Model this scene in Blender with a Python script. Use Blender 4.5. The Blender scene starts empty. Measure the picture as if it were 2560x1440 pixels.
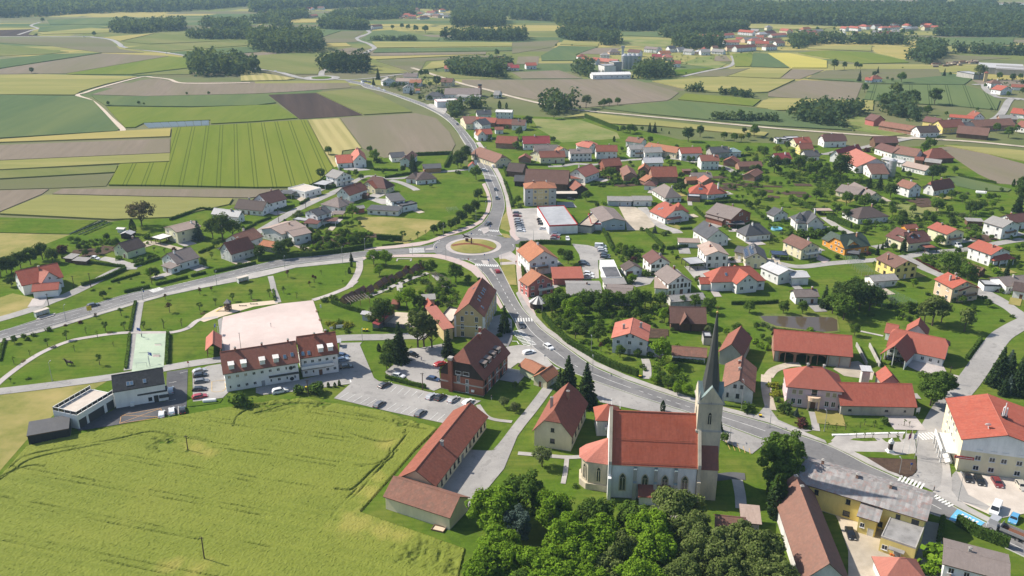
import bpy,math,random
import numpy as np
from mathutils import Vector,Matrix
R=math.radians
WW,AO,RB,OBK,RGB,RDG,WC,CB,CW,CM,ROT_,FW,MG,MD,FD='w_white','asphalt_old','r_brownred','w_oldbrick','r_greybrown','r_darkgrey','w_conc','crop_barley','crop_wheat','crop_maize','r_oldtile','frame_white','metal_grey','metal_dark','frame_dark'
SC=bpy.context.scene
COL=SC.collection
# ------ camera
F_PX,Y_HOR,CAM_H=2150.0,-110.0,120.0
PITCH=math.atan((720-Y_HOR)/F_PX)
_S,_C=math.sin(PITCH),math.cos(PITCH)
cam=bpy.data.cameras.new('camera')
cam.sensor_width=36.0
cam.lens=36.0*F_PX/2560
cam.clip_start,cam.clip_end=1.0,40000.0
camo=bpy.data.objects.new('camera',cam);COL.objects.link(camo)
camo.location=(0,0,CAM_H);camo.rotation_euler=(R(90)-PITCH,0,0)
SC.camera=camo
# ------ sky, sun, exposure
SUN_EL=R(42)
SUN_AZ=math.atan2(-0.925,0.38)
W=bpy.data.worlds.new('World');SC.world=W;W.use_nodes=True
wn=W.node_tree.nodes;wl=W.node_tree.links
sky=wn.new('ShaderNodeTexSky');sky.sky_type='NISHITA';sky.sun_disc=False
sky.sun_elevation=SUN_EL;sky.sun_rotation=SUN_AZ;sky.air_density=1.0;sky.dust_density=1.2
bg=[n for n in wn if n.type=='BACKGROUND'][0]
bg.inputs['Strength'].default_value=0.105
wl.new(sky.outputs[0],bg.inputs['Color'])
sl=bpy.data.lights.new('sun','SUN');sl.energy=5.0;sl.angle=R(0.53);sl.color=(1.0,0.92,0.80)
so=bpy.data.objects.new('sun',sl);COL.objects.link(so);so.location=(-300,120,300)
_sd=Vector((math.sin(SUN_AZ)*math.cos(SUN_EL),math.cos(SUN_AZ)*math.cos(SUN_EL),math.sin(SUN_EL)))
so.rotation_euler=(-_sd).to_track_quat('-Z','Y').to_euler()
SC.view_settings.view_transform='Standard';SC.view_settings.look='None'
SC.view_settings.exposure=0.52;SC.view_settings.gamma=1.0
SC.view_settings.use_curve_mapping=False
# ------ surveying helpers
# every position was surveyed from the aerial photograph: a sighting (x, y) plus a height gives the one real
# point of the village at that height; everything below is built there at its real size.
def g(px,py,z=0.0):
 u=(px-1280)/F_PX;v=(720-py)/F_PX
 dy,dz=_C+v*_S,-_S+v*_C
 t=(z-CAM_H)/dz
 return Vector((u*t,dy*t,z))
def tp(t,x,y):# sighting on survey sheet t (16 sheets, 4x scale)
 t-=1
 return((t%4)*640+x/4.0,(t//4)*360+y/4.0)
def gt(t,x,y,z=0.0):
 return g(*tp(t,x,y),z)
def gp(pts,z=0.0):
 return[g(p[0],p[1],z)for p in pts]
def mpp(py):
 u=(720-py)/F_PX
 return CAM_H/(_S-u*_C)/F_PX/4.0
def vheight(t,x,y,hz):
 px,py=tp(t,x,y)
 dep=PITCH-math.atan((720-py)/F_PX)
 return hz*mpp(py)/math.cos(dep)
def link(o,parent=None):
 COL.objects.link(o)
 if parent is not None:o.parent=parent
 return o
def empty(name,loc=(0,0,0),rz=0.0):
 o=bpy.data.objects.new(name,None);o.empty_display_size=0.3
 o.location=loc;o.rotation_euler=(0,0,rz)
 return link(o)
def tag(o,label=None,cat=None,group=None,kind=None):
 if label:o['label']=label
 if cat:o['category']=cat
 if group:o['group']=group
 if kind:o['kind']=kind
 return o
class MB:
 """mesh builder: collects polygons with material index and optional uv"""
 def __init__(s):s.v=[];s.f=[];s.m=[];s.uv=[]
 def poly(s,pts,m=0,uv=None):
  i=len(s.v);s.v+=[tuple(p)for p in pts]
  s.f.append(tuple(range(i,i+len(pts))));s.m.append(m)
  s.uv+=list(uv)if uv else[(p[0],p[1])for p in pts]
 def box(s,x0,x1,y0,y1,z0,z1,m=0,bottom=False):
  P=[(x0,y0,z0),(x1,y0,z0),(x1,y1,z0),(x0,y1,z0),(x0,y0,z1),(x1,y0,z1),(x1,y1,z1),(x0,y1,z1)]
  for q in((4,5,6,7),(0,1,5,4),(1,2,6,5),(2,3,7,6),(3,0,4,7))+(((3,2,1,0),)if bottom else()):
   pts=[P[k]for k in q]
   if q==(4,5,6,7):uv=[(p[0],p[1])for p in pts]
   else:uv=[(p[0]+p[1],p[2])for p in pts]
   s.poly(pts,m,uv)
 def obox(s,c,ax,hx,hy,z0,z1,m=0):
  a=Vector((ax[0],ax[1])).normalized();b=Vector((-a.y,a.x));c=Vector((c[0],c[1]))
  q=[c-a*hx-b*hy,c+a*hx-b*hy,c+a*hx+b*hy,c-a*hx+b*hy]
  s.prism([(p.x,p.y)for p in q],z0,z1,m)
 def prism(s,pts,z0,z1,m=0,mt=None):
  n=len(pts)
  s.poly([(p[0],p[1],z1)for p in pts],m if mt is None else mt)
  for i in range(n):
   a,b=pts[i],pts[(i+1)%n]
   L=math.hypot(b[0]-a[0],b[1]-a[1])
   s.poly([(a[0],a[1],z0),(b[0],b[1],z0),(b[0],b[1],z1),(a[0],a[1],z1)],m,[(0,z0),(L,z0),(L,z1),(0,z1)])
 def tube(s,path,rad,n=8,m=0,cap=True):
  rings=[]
  for i,p in enumerate(path):
   p=Vector(p);q=Vector(path[min(i+1,len(path)-1)]);o=Vector(path[max(i-1,0)])
   d=(q-o).normalized()
   u=d.cross(Vector((0,0,1))if abs(d.z)<.95 else Vector((1,0,0))).normalized();w=d.cross(u)
   r=rad[i]if isinstance(rad,(list,tuple))else rad
   rings.append([p+(u*math.cos(2*math.pi*k/n)+w*math.sin(2*math.pi*k/n))*r for k in range(n)])
  for i in range(len(rings)-1):
   for k in range(n):
    s.poly([rings[i][(k+1)%n],rings[i][k],rings[i+1][k],rings[i+1][(k+1)%n]],m)
  if cap:
   s.poly(rings[0],m);s.poly(list(reversed(rings[-1])),m)
 def lathe(s,prof,n=16,m=0,c=(0,0)):
  for(r0,z0),(r1,z1)in zip(prof[:-1],prof[1:]):
   for k in range(n):
    a,b=2*math.pi*k/n,2*math.pi*(k+1)/n
    P=[(c[0]+r0*math.cos(a),c[1]+r0*math.sin(a),z0),(c[0]+r0*math.cos(b),c[1]+r0*math.sin(b),z0),(c[0]+r1*math.cos(b),c[1]+r1*math.sin(b),z1),(c[0]+r1*math.cos(a),c[1]+r1*math.sin(a),z1)]
    if r1<1e-6:P=P[:3]
    elif r0<1e-6:P=[P[0],P[2],P[3]]
    s.poly(P,m)
 def mesh(s,name,mats,smooth=False):
  me=bpy.data.meshes.new(name);me.from_pydata(s.v,[],s.f)
  for mt in(mats if isinstance(mats,(list,tuple))else[mats]):me.materials.append(mt)
  me.polygons.foreach_set('material_index',s.m)
  ul=me.uv_layers.new(name='UVMap');ul.data.foreach_set('uv',[c for p in s.uv for c in p])
  if smooth:me.polygons.foreach_set('use_smooth',[True]*len(s.f))
  me.update();return me
 def build(s,name,mats,parent=None,loc=None,rz=None,smooth=False):
  o=bpy.data.objects.new(name,s.mesh(name,mats,smooth))
  if loc is not None:o.location=loc
  if rz is not None:o.rotation_euler=(0,0,rz)
  return link(o,parent)
def inst(name,me,parent=None,loc=(0,0,0),rz=0.0,mat=None,scale=None):
 o=bpy.data.objects.new(name,me);o.location=loc;o.rotation_euler=(0,0,rz)
 if scale:o.scale=scale
 link(o,parent)
 if mat is not None:
  o.material_slots[0].link='OBJECT';o.material_slots[0].material=mat
 return o
# ------ materials
MATS={}
class NB:
 def __init__(s,name):
  s.mat=bpy.data.materials.new(name);s.mat.use_nodes=True
  s.t=s.mat.node_tree;s.n=s.t.nodes;s.l=s.t.links
  s.bsdf=[n for n in s.n if n.type=='BSDF_PRINCIPLED'][0]
  s.out=[n for n in s.n if n.type=='OUTPUT_MATERIAL'][0]
  s.bsdf.inputs['Specular IOR Level'].default_value=0.12
 def node(s,typ,**kw):
  n=s.n.new(typ)
  for k,v in kw.items():
   if k in n.inputs:
    n.inputs[k].default_value=v
   else:setattr(n,k,v)
  return n
 def coord(s,kind='Position'):
  if kind=='Position':return s.node('ShaderNodeNewGeometry').outputs['Position']
  if kind=='UV':return s.node('ShaderNodeUVMap').outputs[0]
  return s.node('ShaderNodeTexCoord').outputs[kind]
 def mapping(s,vec,scale=(1,1,1),rot=(0,0,0),loc=(0,0,0)):
  m=s.node('ShaderNodeMapping');m.inputs['Scale'].default_value=scale;m.inputs['Rotation'].default_value=rot
  m.inputs['Location'].default_value=loc;s.l.new(vec,m.inputs[0]);return m.outputs[0]
 def noise(s,vec,scale,detail=3.0,rough=0.6,dist=0.0):
  n=s.node('ShaderNodeTexNoise');n.inputs['Scale'].default_value=scale;n.inputs['Detail'].default_value=detail
  n.inputs['Roughness'].default_value=rough;n.inputs['Distortion'].default_value=dist
  s.l.new(vec,n.inputs['Vector']);return n.outputs['Fac']
 def ramp(s,fac,stops):
  r=s.node('ShaderNodeValToRGB');cr=r.color_ramp
  while len(cr.elements)<len(stops):cr.elements.new(0.5)
  for e,(p,c)in zip(cr.elements,stops):
   e.position=p;e.color=(c[0],c[1],c[2],1)if not isinstance(c,(int,float))else(c,c,c,1)
  s.l.new(fac,r.inputs[0]);return r.outputs[0]
 def mix(s,fac,a,b,mode='MIX'):
  m=s.node('ShaderNodeMix');m.data_type='RGBA';m.blend_type=mode
  for sock,val in((m.inputs['Factor'],fac),(m.inputs['A'],a),(m.inputs['B'],b)):
   pass
  fs=[i for i in m.inputs if i.name=='Factor' and i.type=='VALUE'][0]
  As=[i for i in m.inputs if i.name=='A' and i.type=='RGBA'][0]
  Bs=[i for i in m.inputs if i.name=='B' and i.type=='RGBA'][0]
  for sock,val in((fs,fac),(As,a),(Bs,b)):
   if isinstance(val,(int,float)):sock.default_value=val
   elif isinstance(val,(tuple,list)):sock.default_value=(val[0],val[1],val[2],1)
   else:s.l.new(val,sock)
  return[o for o in m.outputs if o.type=='RGBA'][0]
 def math(s,op,a,b=0.0,c=0.0):
  m=s.node('ShaderNodeMath');m.operation=op
  for k,val in enumerate((a,b,c)):
   if isinstance(val,(int,float)):m.inputs[k].default_value=val
   else:s.l.new(val,m.inputs[k])
  return m.outputs[0]
 def bump(s,h,strength=0.3,dist=0.1):
  b=s.node('ShaderNodeBump');b.inputs['Strength'].default_value=strength;b.inputs['Distance'].default_value=dist
  s.l.new(h,b.inputs['Height']);s.l.new(b.outputs[0],s.bsdf.inputs['Normal'])
 def col(s,c):
  if isinstance(c,(tuple,list)):s.bsdf.inputs['Base Color'].default_value=(c[0],c[1],c[2],1)
  else:s.l.new(c,s.bsdf.inputs['Base Color'])
 def set(s,**kw):
  for k,v in kw.items():s.bsdf.inputs[k.replace('_',' ')].default_value=v
def reg(name):
 def deco(fn):MATS[name]=fn;return fn
 return deco
_mc={}
def M(name):
 if name not in _mc:_mc[name]=MATS[name](name)
 return _mc[name]
def sc(c,k):return tuple(x*k for x in c)
def mk_noise(name,c1,c2,scale=0.5,c3=None,scale2=0.03,rough=0.9,bump=0.0,bdist=0.05,fine=3.0,coord='Position'):
 def fn(nm):
  b=NB(nm);P=b.coord(coord)
  n1=b.noise(P,scale,4,0.7)
  c=b.mix(b.ramp(n1,[(0.3,0.0),(0.7,1.0)]),c1,c2)
  if c3:c=b.mix(b.ramp(b.noise(P,scale2,4,0.62),[(0.42,0.0),(0.66,1.0)]),c,c3)
  b.col(c);b.set(Roughness=rough)
  if bump:b.bump(b.noise(P,fine,3,0.7),bump,bdist)
  return b.mat
 MATS[name]=fn
mk_noise('ground',(.09,.112,.035),(.125,.14,.05),.02,(.15,.145,.07),.006)
def lawnmat(name,c1,c2,c3,c4):
 def fn(nm):
  b=NB(nm);P=b.coord()
  c=b.mix(b.ramp(b.noise(P,1.1,5,.8),[(.3,0.),(.7,1.)]),c1,c2)
  c=b.mix(b.ramp(b.noise(P,.05,5,.68),[(.44,0.),(.66,.8)]),c,c3)
  c=b.mix(b.ramp(b.noise(P,.17,4,.7),[(.52,0.),(.7,.75)]),c,c4)
  c=b.mix(b.ramp(b.noise(b.mapping(P,scale=(.05,1,1),rot=(0,0,.6)),.8,2),[(.45,0.),(.6,.35)]),c,sc(c1,.8))
  b.col(c);b.set(Roughness=.9);b.bsdf.inputs['Specular IOR Level'].default_value=.0;b.bump(b.noise(P,2.6,3,.8),.6,.14);return b.mat
 MATS[name]=fn
lawnmat('lawn',(.060,.115,.012),(.105,.165,.020),(.150,.165,.034),(.050,.090,.014))
mk_noise('lawn_dry',(.15,.165,.035),(.23,.21,.06),.35,(.31,.255,.095),.05,bump=.5,bdist=.12,fine=2.0)
mk_noise('meadow',(.105,.15,.03),(.17,.20,.055),.25,(.23,.22,.085),.03,bump=.5,bdist=.2,fine=1.2)
mk_noise('verge',(.075,.12,.02),(.14,.165,.04),.6,(.20,.19,.06),.07,bump=.5,bdist=.15,fine=2.0)
def paving(name,c1,c2,c3,c4,crack=.5):
 def fn(nm):
  b=NB(nm);P=b.coord()
  c=b.mix(b.ramp(b.noise(P,1.4,5,.75),[(.3,0.),(.7,1.)]),c1,c2)
  c=b.mix(b.ramp(b.noise(P,.06,5,.65),[(.42,0.),(.62,.9)]),c,c3)
  v=b.node('ShaderNodeTexVoronoi');v.feature='DISTANCE_TO_EDGE';v.inputs['Scale'].default_value=.09
  w=b.node('ShaderNodeVectorMath');w.operation='ADD';nz_=b.node('ShaderNodeTexNoise');nz_.inputs['Scale'].default_value=.5;b.l.new(P,nz_.inputs['Vector'])
  sc_=b.node('ShaderNodeVectorMath');sc_.operation='SCALE';sc_.inputs['Scale'].default_value=5.0;b.l.new(nz_.outputs['Color'],sc_.inputs[0]);b.l.new(P,w.inputs[0]);b.l.new(sc_.outputs[0],w.inputs[1]);b.l.new(w.outputs[0],v.inputs['Vector'])
  c=b.mix(b.ramp(v.outputs['Distance'],[(.0,crack),(.012,0.)]),c,c4)
  c=b.mix(b.ramp(b.noise(P,.35,3,.5),[(.60,0.),(.66,.45)]),c,c4)
  b.col(c);b.set(Roughness=.88);b.bump(b.noise(P,9,2),.15,.02);return b.mat
 MATS[name]=fn
paving('asphalt',(.135,.133,.135),(.18,.178,.18),(.215,.21,.208),(.10,.098,.10))
paving(AO,(.25,.24,.23),(.31,.30,.288),(.355,.342,.325),(.19,.182,.175))
mk_noise('asphalt_new',(.062,.062,.07),(.092,.092,.1),1.5,(.115,.115,.12),.1,rough=.8)
mk_noise('concrete',(.35,.33,.31),(.43,.41,.385),1.0,(.30,.285,.27),.15,rough=.9)
mk_noise('pavement',(.40,.36,.34),(.49,.45,.43),1.5,(.34,.31,.3),.12,rough=.9)
mk_noise('pave_pink',(.42,.335,.31),(.48,.395,.37),1.5,None,rough=.9)
mk_noise('kerb',(.45,.44,.42),(.55,.54,.51),2.0,None,rough=.9)
mk_noise('gravel',(.42,.36,.28),(.55,.48,.39),.6,(.33,.29,.23),.07,rough=.95,bump=.5,bdist=.05,fine=3)
mk_noise('dirt_road',(.44,.37,.29),(.55,.47,.39),.4,None,rough=.95)
mk_noise('court_pink',(.54,.445,.41),(.60,.505,.47),.35,(.49,.405,.375),.06,rough=.9)
mk_noise('court_green',(.36,.44,.33),(.43,.50,.39),.5,(.32,.39,.31),.12,rough=.9)
mk_noise('soil_bed',(.055,.036,.026),(.10,.065,.045),.9,None,rough=.95,bump=.8,bdist=.2,fine=2)
mk_noise('bark_mulch',(.16,.06,.035),(.23,.09,.05),2.0,None,rough=.95,bump=.6,bdist=.1,fine=4)
mk_noise('paint_white',(.62,.62,.60),(.78,.78,.76),.8,(.5,.5,.49),1.5,rough=.7)
mk_noise('paint_yellow',(.58,.38,.10),(.66,.46,.18),1.5,None,rough=.7)
mk_noise('paint_orange',(.62,.34,.12),(.7,.42,.2),1.5,None,rough=.7)
mk_noise('paint_blue',(.10,.36,.58),(.16,.45,.66),1.0,None,rough=.7)
def crop(name,c1,c2,c3,rot=0.0,stretch=8.0,s=0.25,big=0.02,tram=0.0,tramcol=None,bump=.6,row=0.0,rowcol=None):
 def fn(nm):
  b=NB(nm);P=b.coord('Position')
  Q=b.mapping(P,rot=(0,0,rot))
  st=b.mapping(Q,scale=(1.0/stretch,1,1))
  c=b.mix(b.ramp(b.noise(st,s,4,.7),[(.3,0.),(.7,1.)]),c1,c2)
  c=b.mix(b.ramp(b.noise(st,big,4,.65),[(.44,0.),(.62,1.)]),c,c3)
  c=b.mix(b.ramp(b.noise(b.mapping(Q,scale=(.25,1,1)),big*2.3,3,.6),[(.35,0.),(.75,.55)]),c,c1)
  h=b.noise(P,1.1,3,.8)
  sx=b.node('ShaderNodeSeparateXYZ');b.l.new(Q,sx.inputs[0])
  if row:
   f=b.math('PINGPONG',sx.outputs['Y'],row)
   c=b.mix(b.ramp(b.math('DIVIDE',f,row),[(.3,.0),(.7,.8)]),c,rowcol)
  if tram:
   f=b.math('PINGPONG',sx.outputs['Y'],tram/2)
   d=b.math('ABSOLUTE',b.math('SUBTRACT',f,1.0))
   k=b.math('LESS_THAN',d,.28)
   c=b.mix(k,c,tramcol or sc(c1,.42))
  b.col(c);b.set(Roughness=.85);b.bsdf.inputs['Specular IOR Level'].default_value=.0;b.bump(h,bump,.35)
  return b.mat
 MATS[name]=fn
crop(CW,(.080,.118,.055),(.105,.145,.062),(.13,.16,.065),1.45,8,.2,.012)
crop('crop_wheat_tram',(.082,.122,.052),(.105,.145,.06),(.125,.16,.065),-1.16,8,.2,.012,tram=16,tramcol=(.04,.06,.022))
crop(CB,(.195,.20,.07),(.25,.245,.085),(.31,.275,.11),0.05,8,.2,.02)
crop('crop_bright',(.118,.160,.024),(.148,.185,.030),(.18,.195,.038),-1.867,8,.2,.012,tram=10,tramcol=(.078,.105,.02))
crop('crop_gold',(.30,.255,.09),(.36,.30,.115),(.27,.25,.085),0.05,9,.2,.02)
crop('crop_hay',(.22,.215,.075),(.34,.295,.13),(.36,.305,.14),-1.894,40,.5,.03,row=4.0,rowcol=(.38,.33,.15))
crop(CM,(.185,.155,.12),(.23,.19,.15),(.165,.155,.095),1.35,12,.25,.012,bump=.8)
crop('crop_maize_green',(.145,.138,.085),(.18,.162,.105),(.13,.14,.065),0.08,12,.25,.015,bump=.8)
crop('soil_dark',(.065,.048,.042),(.095,.07,.06),(.055,.042,.038),1.3,20,.4,.05,bump=1.0)
crop('crop_meadow',(.125,.150,.05),(.16,.178,.062),(.20,.195,.08),0.6,4,.15,.015)
MATS['water']=lambda nm:_water(nm)
def _water(nm):
 b=NB(nm);b.col((.085,.065,.045));b.set(Roughness=.06);b.bsdf.inputs['Specular IOR Level'].default_value=.5
 b.bump(b.noise(b.coord(),1.2,2),.02,.05);return b.mat
def wallmat(name,c,stain=.12,s=.35,rough=.9,dark=None):
 def fn(nm):
  b=NB(nm);P=b.coord('Position')
  st=b.mapping(P,scale=(1,1,.35))
  dk=dark or sc(c,1-stain*2.2)
  cc=b.mix(b.ramp(b.noise(st,s,5,.7),[(.42,0.),(.8,1.)]),c,dk)
  oi=b.node('ShaderNodeObjectInfo')
  cc=b.mix(b.math('MULTIPLY',oi.outputs['Random'],.18),cc,sc(c,.7))
  b.col(cc);b.set(Roughness=rough);b.bump(b.noise(P,6,3),.15,.02);return b.mat
 MATS[name]=fn
wallmat(WW,(.76,.76,.75));wallmat('w_cream',(.70,.63,.44));wallmat('w_yellow',(.72,.60,.22))
wallmat('w_paleyellow',(.72,.68,.47));wallmat('w_green',(.56,.63,.42));wallmat('w_orange',(.72,.32,.06))
wallmat('w_pink',(.66,.50,.53));wallmat('w_peach',(.72,.52,.37));wallmat('w_grey',(.45,.45,.45))
wallmat('w_darkgrey',(.14,.145,.155));wallmat('w_old',(.66,.65,.63),.3,.5,dark=(.30,.29,.28))
wallmat('w_ochre',(.60,.47,.25));wallmat('w_red',(.50,.17,.15));wallmat('w_stone',(.58,.51,.385),.3,.5,dark=(.30,.28,.25))
wallmat(WC,(.42,.40,.37),.3,.5,dark=(.24,.23,.22));wallmat('w_bluegrey',(.42,.46,.52))
wallmat('w_wood',(.16,.095,.06),.25,.6);wallmat('w_darkwood',(.055,.042,.036),.2,.6);wallmat('w_lightwood',(.40,.24,.11),.2,.6)
wallmat('w_black',(.03,.03,.034),.2,.5);wallmat('w_churchwhite',(.76,.76,.77),.22,.4,dark=(.48,.49,.51))
@reg('w_brick')
def _(nm):
 b=NB(nm);U=b.coord('UV')
 t=b.node('ShaderNodeTexBrick');b.l.new(U,t.inputs['Vector']);t.inputs['Scale'].default_value=1.0
 t.inputs['Brick Width'].default_value=.5;t.inputs['Row Height'].default_value=.16;t.inputs['Mortar Size'].default_value=.014
 t.inputs['Color1'].default_value=(.33,.115,.07,1);t.inputs['Color2'].default_value=(.26,.085,.055,1);t.inputs['Mortar'].default_value=(.28,.16,.12,1)
 c=b.mix(b.ramp(b.noise(b.coord(),.4,4),[(.4,0.),(.75,.5)]),t.outputs[0],(.20,.09,.07))
 b.col(c);b.set(Roughness=.9);return b.mat
@reg(OBK)
def _(nm):
 b=NB(nm);U=b.coord('UV')
 t=b.node('ShaderNodeTexBrick');b.l.new(U,t.inputs['Vector']);t.inputs['Scale'].default_value=1.0
 t.inputs['Brick Width'].default_value=.5;t.inputs['Row Height'].default_value=.16;t.inputs['Mortar Size'].default_value=.014
 t.inputs['Color1'].default_value=(.36,.18,.11,1);t.inputs['Color2'].default_value=(.27,.13,.085,1);t.inputs['Mortar'].default_value=(.3,.2,.16,1)
 c=b.mix(b.ramp(b.noise(b.coord(),.5,4),[(.45,0.),(.75,.6)]),t.outputs[0],(.38,.33,.28))
 b.col(c);b.set(Roughness=.92);return b.mat
def roofmat(name,c,c2,var=.35,tile=(.3,.36),moss=None,rough=.8,rib=0.0,mossamt=.5):
 def fn(nm):
  b=NB(nm);U=b.coord('UV');P=b.coord('Position')
  oi=b.node('ShaderNodeObjectInfo')
  big=b.noise(P,.35,4,.65)
  cc=b.mix(b.ramp(big,[(.3,0.),(.7,1.)]),c,c2)
  cell=b.node('ShaderNodeTexWhiteNoise');cell.noise_dimensions='2D'
  sn=b.node('ShaderNodeVectorMath');sn.operation='SNAP';sn.inputs[1].default_value=(tile[0]*1.6,tile[1]*1.3,1)
  b.l.new(U,sn.inputs[0]);b.l.new(sn.outputs[0],cell.inputs['Vector'])
  cc=b.mix(b.math('MULTIPLY',cell.outputs['Value'],var),cc,sc(c,.5))
  if moss:
   cc=b.mix(b.ramp(b.noise(P,.8,5,.75),[(.48,0.),(.72,mossamt)]),cc,moss)
  cc=b.mix(b.ramp(b.noise(b.mapping(U,scale=(1,.12,1)),1.6,4,.7),[(.45,0.),(.75,.5)]),cc,sc(c,.55))
  cc=b.mix(b.math('MULTIPLY',oi.outputs['Random'],.5),cc,tuple(x*.5+k for x,k in zip(c2,(.06,.055,.05))))
  sx=b.node('ShaderNodeSeparateXYZ');b.l.new(U,sx.inputs[0])
  row=b.math('FRACT',b.math('DIVIDE',sx.outputs['Y'],tile[1]))
  colm=b.math('PINGPONG',sx.outputs['X'],rib if rib else tile[0]/2)
  hgt=b.math('ADD',b.math('MULTIPLY',row,-.09 if not rib else 0.0),b.math('MULTIPLY',colm,.25))
  b.col(cc);b.set(Roughness=rough);b.bump(hgt,.7,.3);return b.mat
 MATS[name]=fn
roofmat('r_red',(.38,.095,.062),(.43,.12,.08),.3,moss=(.30,.13,.10),mossamt=.5)
roofmat('r_pinkred',(.44,.15,.11),(.50,.19,.14),.25)
roofmat('r_orange',(.44,.19,.10),(.38,.15,.085),.4,moss=(.26,.15,.10))
roofmat(RB,(.26,.085,.055),(.31,.11,.075),.4,moss=(.16,.085,.065))
roofmat('r_brown',(.17,.085,.065),(.215,.115,.09),.4,moss=(.13,.09,.07))
roofmat('r_maroon',(.135,.06,.052),(.17,.08,.07),.3)
roofmat(ROT_,(.31,.155,.11),(.24,.115,.085),.5,moss=(.13,.10,.08),mossamt=.75)
roofmat('r_darkbrown',(.085,.06,.055),(.115,.085,.078),.3)
roofmat(RDG,(.085,.088,.098),(.115,.118,.128),.3)
roofmat('r_grey',(.29,.28,.27),(.35,.34,.33),.3,moss=(.2,.19,.18),rib=.3)
roofmat(RGB,(.22,.18,.165),(.27,.225,.21),.3,moss=(.16,.13,.12))
roofmat('r_tan',(.40,.30,.25),(.45,.35,.30),.2)
roofmat('r_lightgrey',(.50,.50,.51),(.56,.56,.57),.1,rib=.4,rough=.55)
roofmat('r_black',(.035,.037,.043),(.055,.057,.065),.5,tile=(.36,.4))
roofmat('r_green',(.055,.085,.065),(.08,.11,.09),.3)
roofmat('r_teal',(.25,.34,.36),(.30,.40,.41),.2)
roofmat('r_crimson',(.33,.05,.06),(.38,.07,.075),.2)
roofmat('r_corr',(.30,.295,.295),(.42,.41,.40),.75,tile=(.6,1.2),moss=(.30,.14,.11),rib=.6,mossamt=.9)
roofmat('r_church',(.42,.105,.06),(.46,.13,.08),.25,moss=(.34,.12,.09),mossamt=.4)
roofmat('r_slate',(.06,.066,.064),(.095,.10,.096),.5,tile=(.4,.4),rough=.6)
roofmat('r_copper',(.20,.27,.27),(.26,.33,.33),.3,rough=.6)
roofmat('r_white',(.72,.71,.69),(.78,.77,.75),.1,rough=.6)
mk_noise('flat_grey',(.34,.35,.37),(.42,.43,.45),.4,(.3,.31,.33),.15,rough=.85)
mk_noise('flat_tan',(.40,.33,.26),(.5,.43,.36),.5,(.3,.25,.2),.2,rough=.9)
mk_noise('flat_dark',(.075,.078,.085),(.11,.113,.12),.8,(.14,.14,.15),.2,rough=.85)
mk_noise('flat_conc',(.25,.245,.24),(.34,.33,.32),1.2,(.19,.185,.18),.6,rough=.95)
mk_noise('slab_beige',(.5,.445,.39),(.58,.52,.46),.8,(.44,.39,.34),.12,rough=.9)
def plain(name,c,rough=.6,metal=0.0,spec=.3,coat=0.0,var=.12):
 def fn(nm):
  b=NB(nm)
  n=b.ramp(b.noise(b.coord('Object'),2.5,3),[(.3,0.),(.75,1.)])
  b.col(b.mix(n,c,sc(c,1-var)));b.set(Roughness=rough,Metallic=metal);b.bsdf.inputs['Specular IOR Level'].default_value=spec
  if coat:b.bsdf.inputs['Coat Weight'].default_value=coat
  return b.mat
 MATS[name]=fn
plain(FW,(.74,.74,.73));plain('frame_brown',(.11,.06,.04));plain(FD,(.05,.05,.055))
plain('glass',(.025,.03,.036),.08,0,.6,var=.3);plain('shutter',(.33,.27,.17));plain('door_brown',(.16,.075,.04));plain('door_grey',(.26,.27,.29))
plain('door_white',(.62,.62,.62));plain(MG,(.36,.37,.38),.45,.4);plain(MD,(.055,.057,.06),.5,.3);plain('zinc',(.46,.47,.48),.4,.6)
plain('white',(.78,.78,.77));plain('red_paint',(.42,.03,.03));plain('yellow_paint',(.65,.48,.03));plain('orange_paint',(.6,.17,.03))
plain('rust',(.16,.07,.04),.9);plain('bronze',(.075,.05,.038),.55,.5);plain('wood',(.22,.13,.075),.85);plain('wood_dark',(.09,.055,.038),.85)
plain('wood_grey',(.27,.23,.19),.9);plain('bark',(.10,.075,.055),.95);plain('birch',(.5,.48,.45),.9);plain('rubber',(.022,.022,.024),.85)
plain('rim',(.42,.43,.44),.35,.7);plain('lamp_red',(.35,.02,.02),.3);plain('lamp_glass',(.75,.76,.74),.15,0,.5)
plain('solar',(.03,.045,.085),.12,.2,.6);plain('blue_panel',(.10,.17,.26),.15,.1,.6);plain('pool_blue',(.12,.45,.62),.1);plain('pool_wall',(.25,.5,.68),.5)
plain('skin',(.48,.30,.22),.6);plain('cloth_dark',(.04,.042,.05),.9);plain('cloth_blue',(.07,.11,.2),.9);plain('cloth_grey',(.3,.3,.3),.9);plain('cloth_red',(.35,.04,.04),.9)
plain('copper_green',(.20,.40,.36),.55);plain('gold',(.55,.40,.15),.4,.6);plain('plastic_green',(.03,.13,.06));plain('net_green',(.14,.24,.19),.8)
plain('foil',(.44,.50,.50),.4);plain('plaster',(.66,.64,.58),.95);plain('sand',(.58,.48,.36),.95)
plain('flag_green',(.45,.55,.08));plain('flag_white',(.7,.7,.7));plain('flag_blue',(.05,.10,.35));plain('flag_red',(.45,.03,.03))
for nm,c in dict(white=(.76,.77,.78),silver=(.42,.43,.45),grey=(.17,.175,.185),dark=(.055,.058,.065),black=(.018,.018,.02),red=(.36,.025,.03),darkred=(.20,.03,.035),blue=(.045,.08,.16),sky=(.12,.36,.60),lightblue=(.33,.40,.48),beige=(.50,.47,.41)).items():
 plain('car_'+nm,c,.25,.1 if nm!='white' else 0.0,.5,coat=.7,var=.05)
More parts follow.
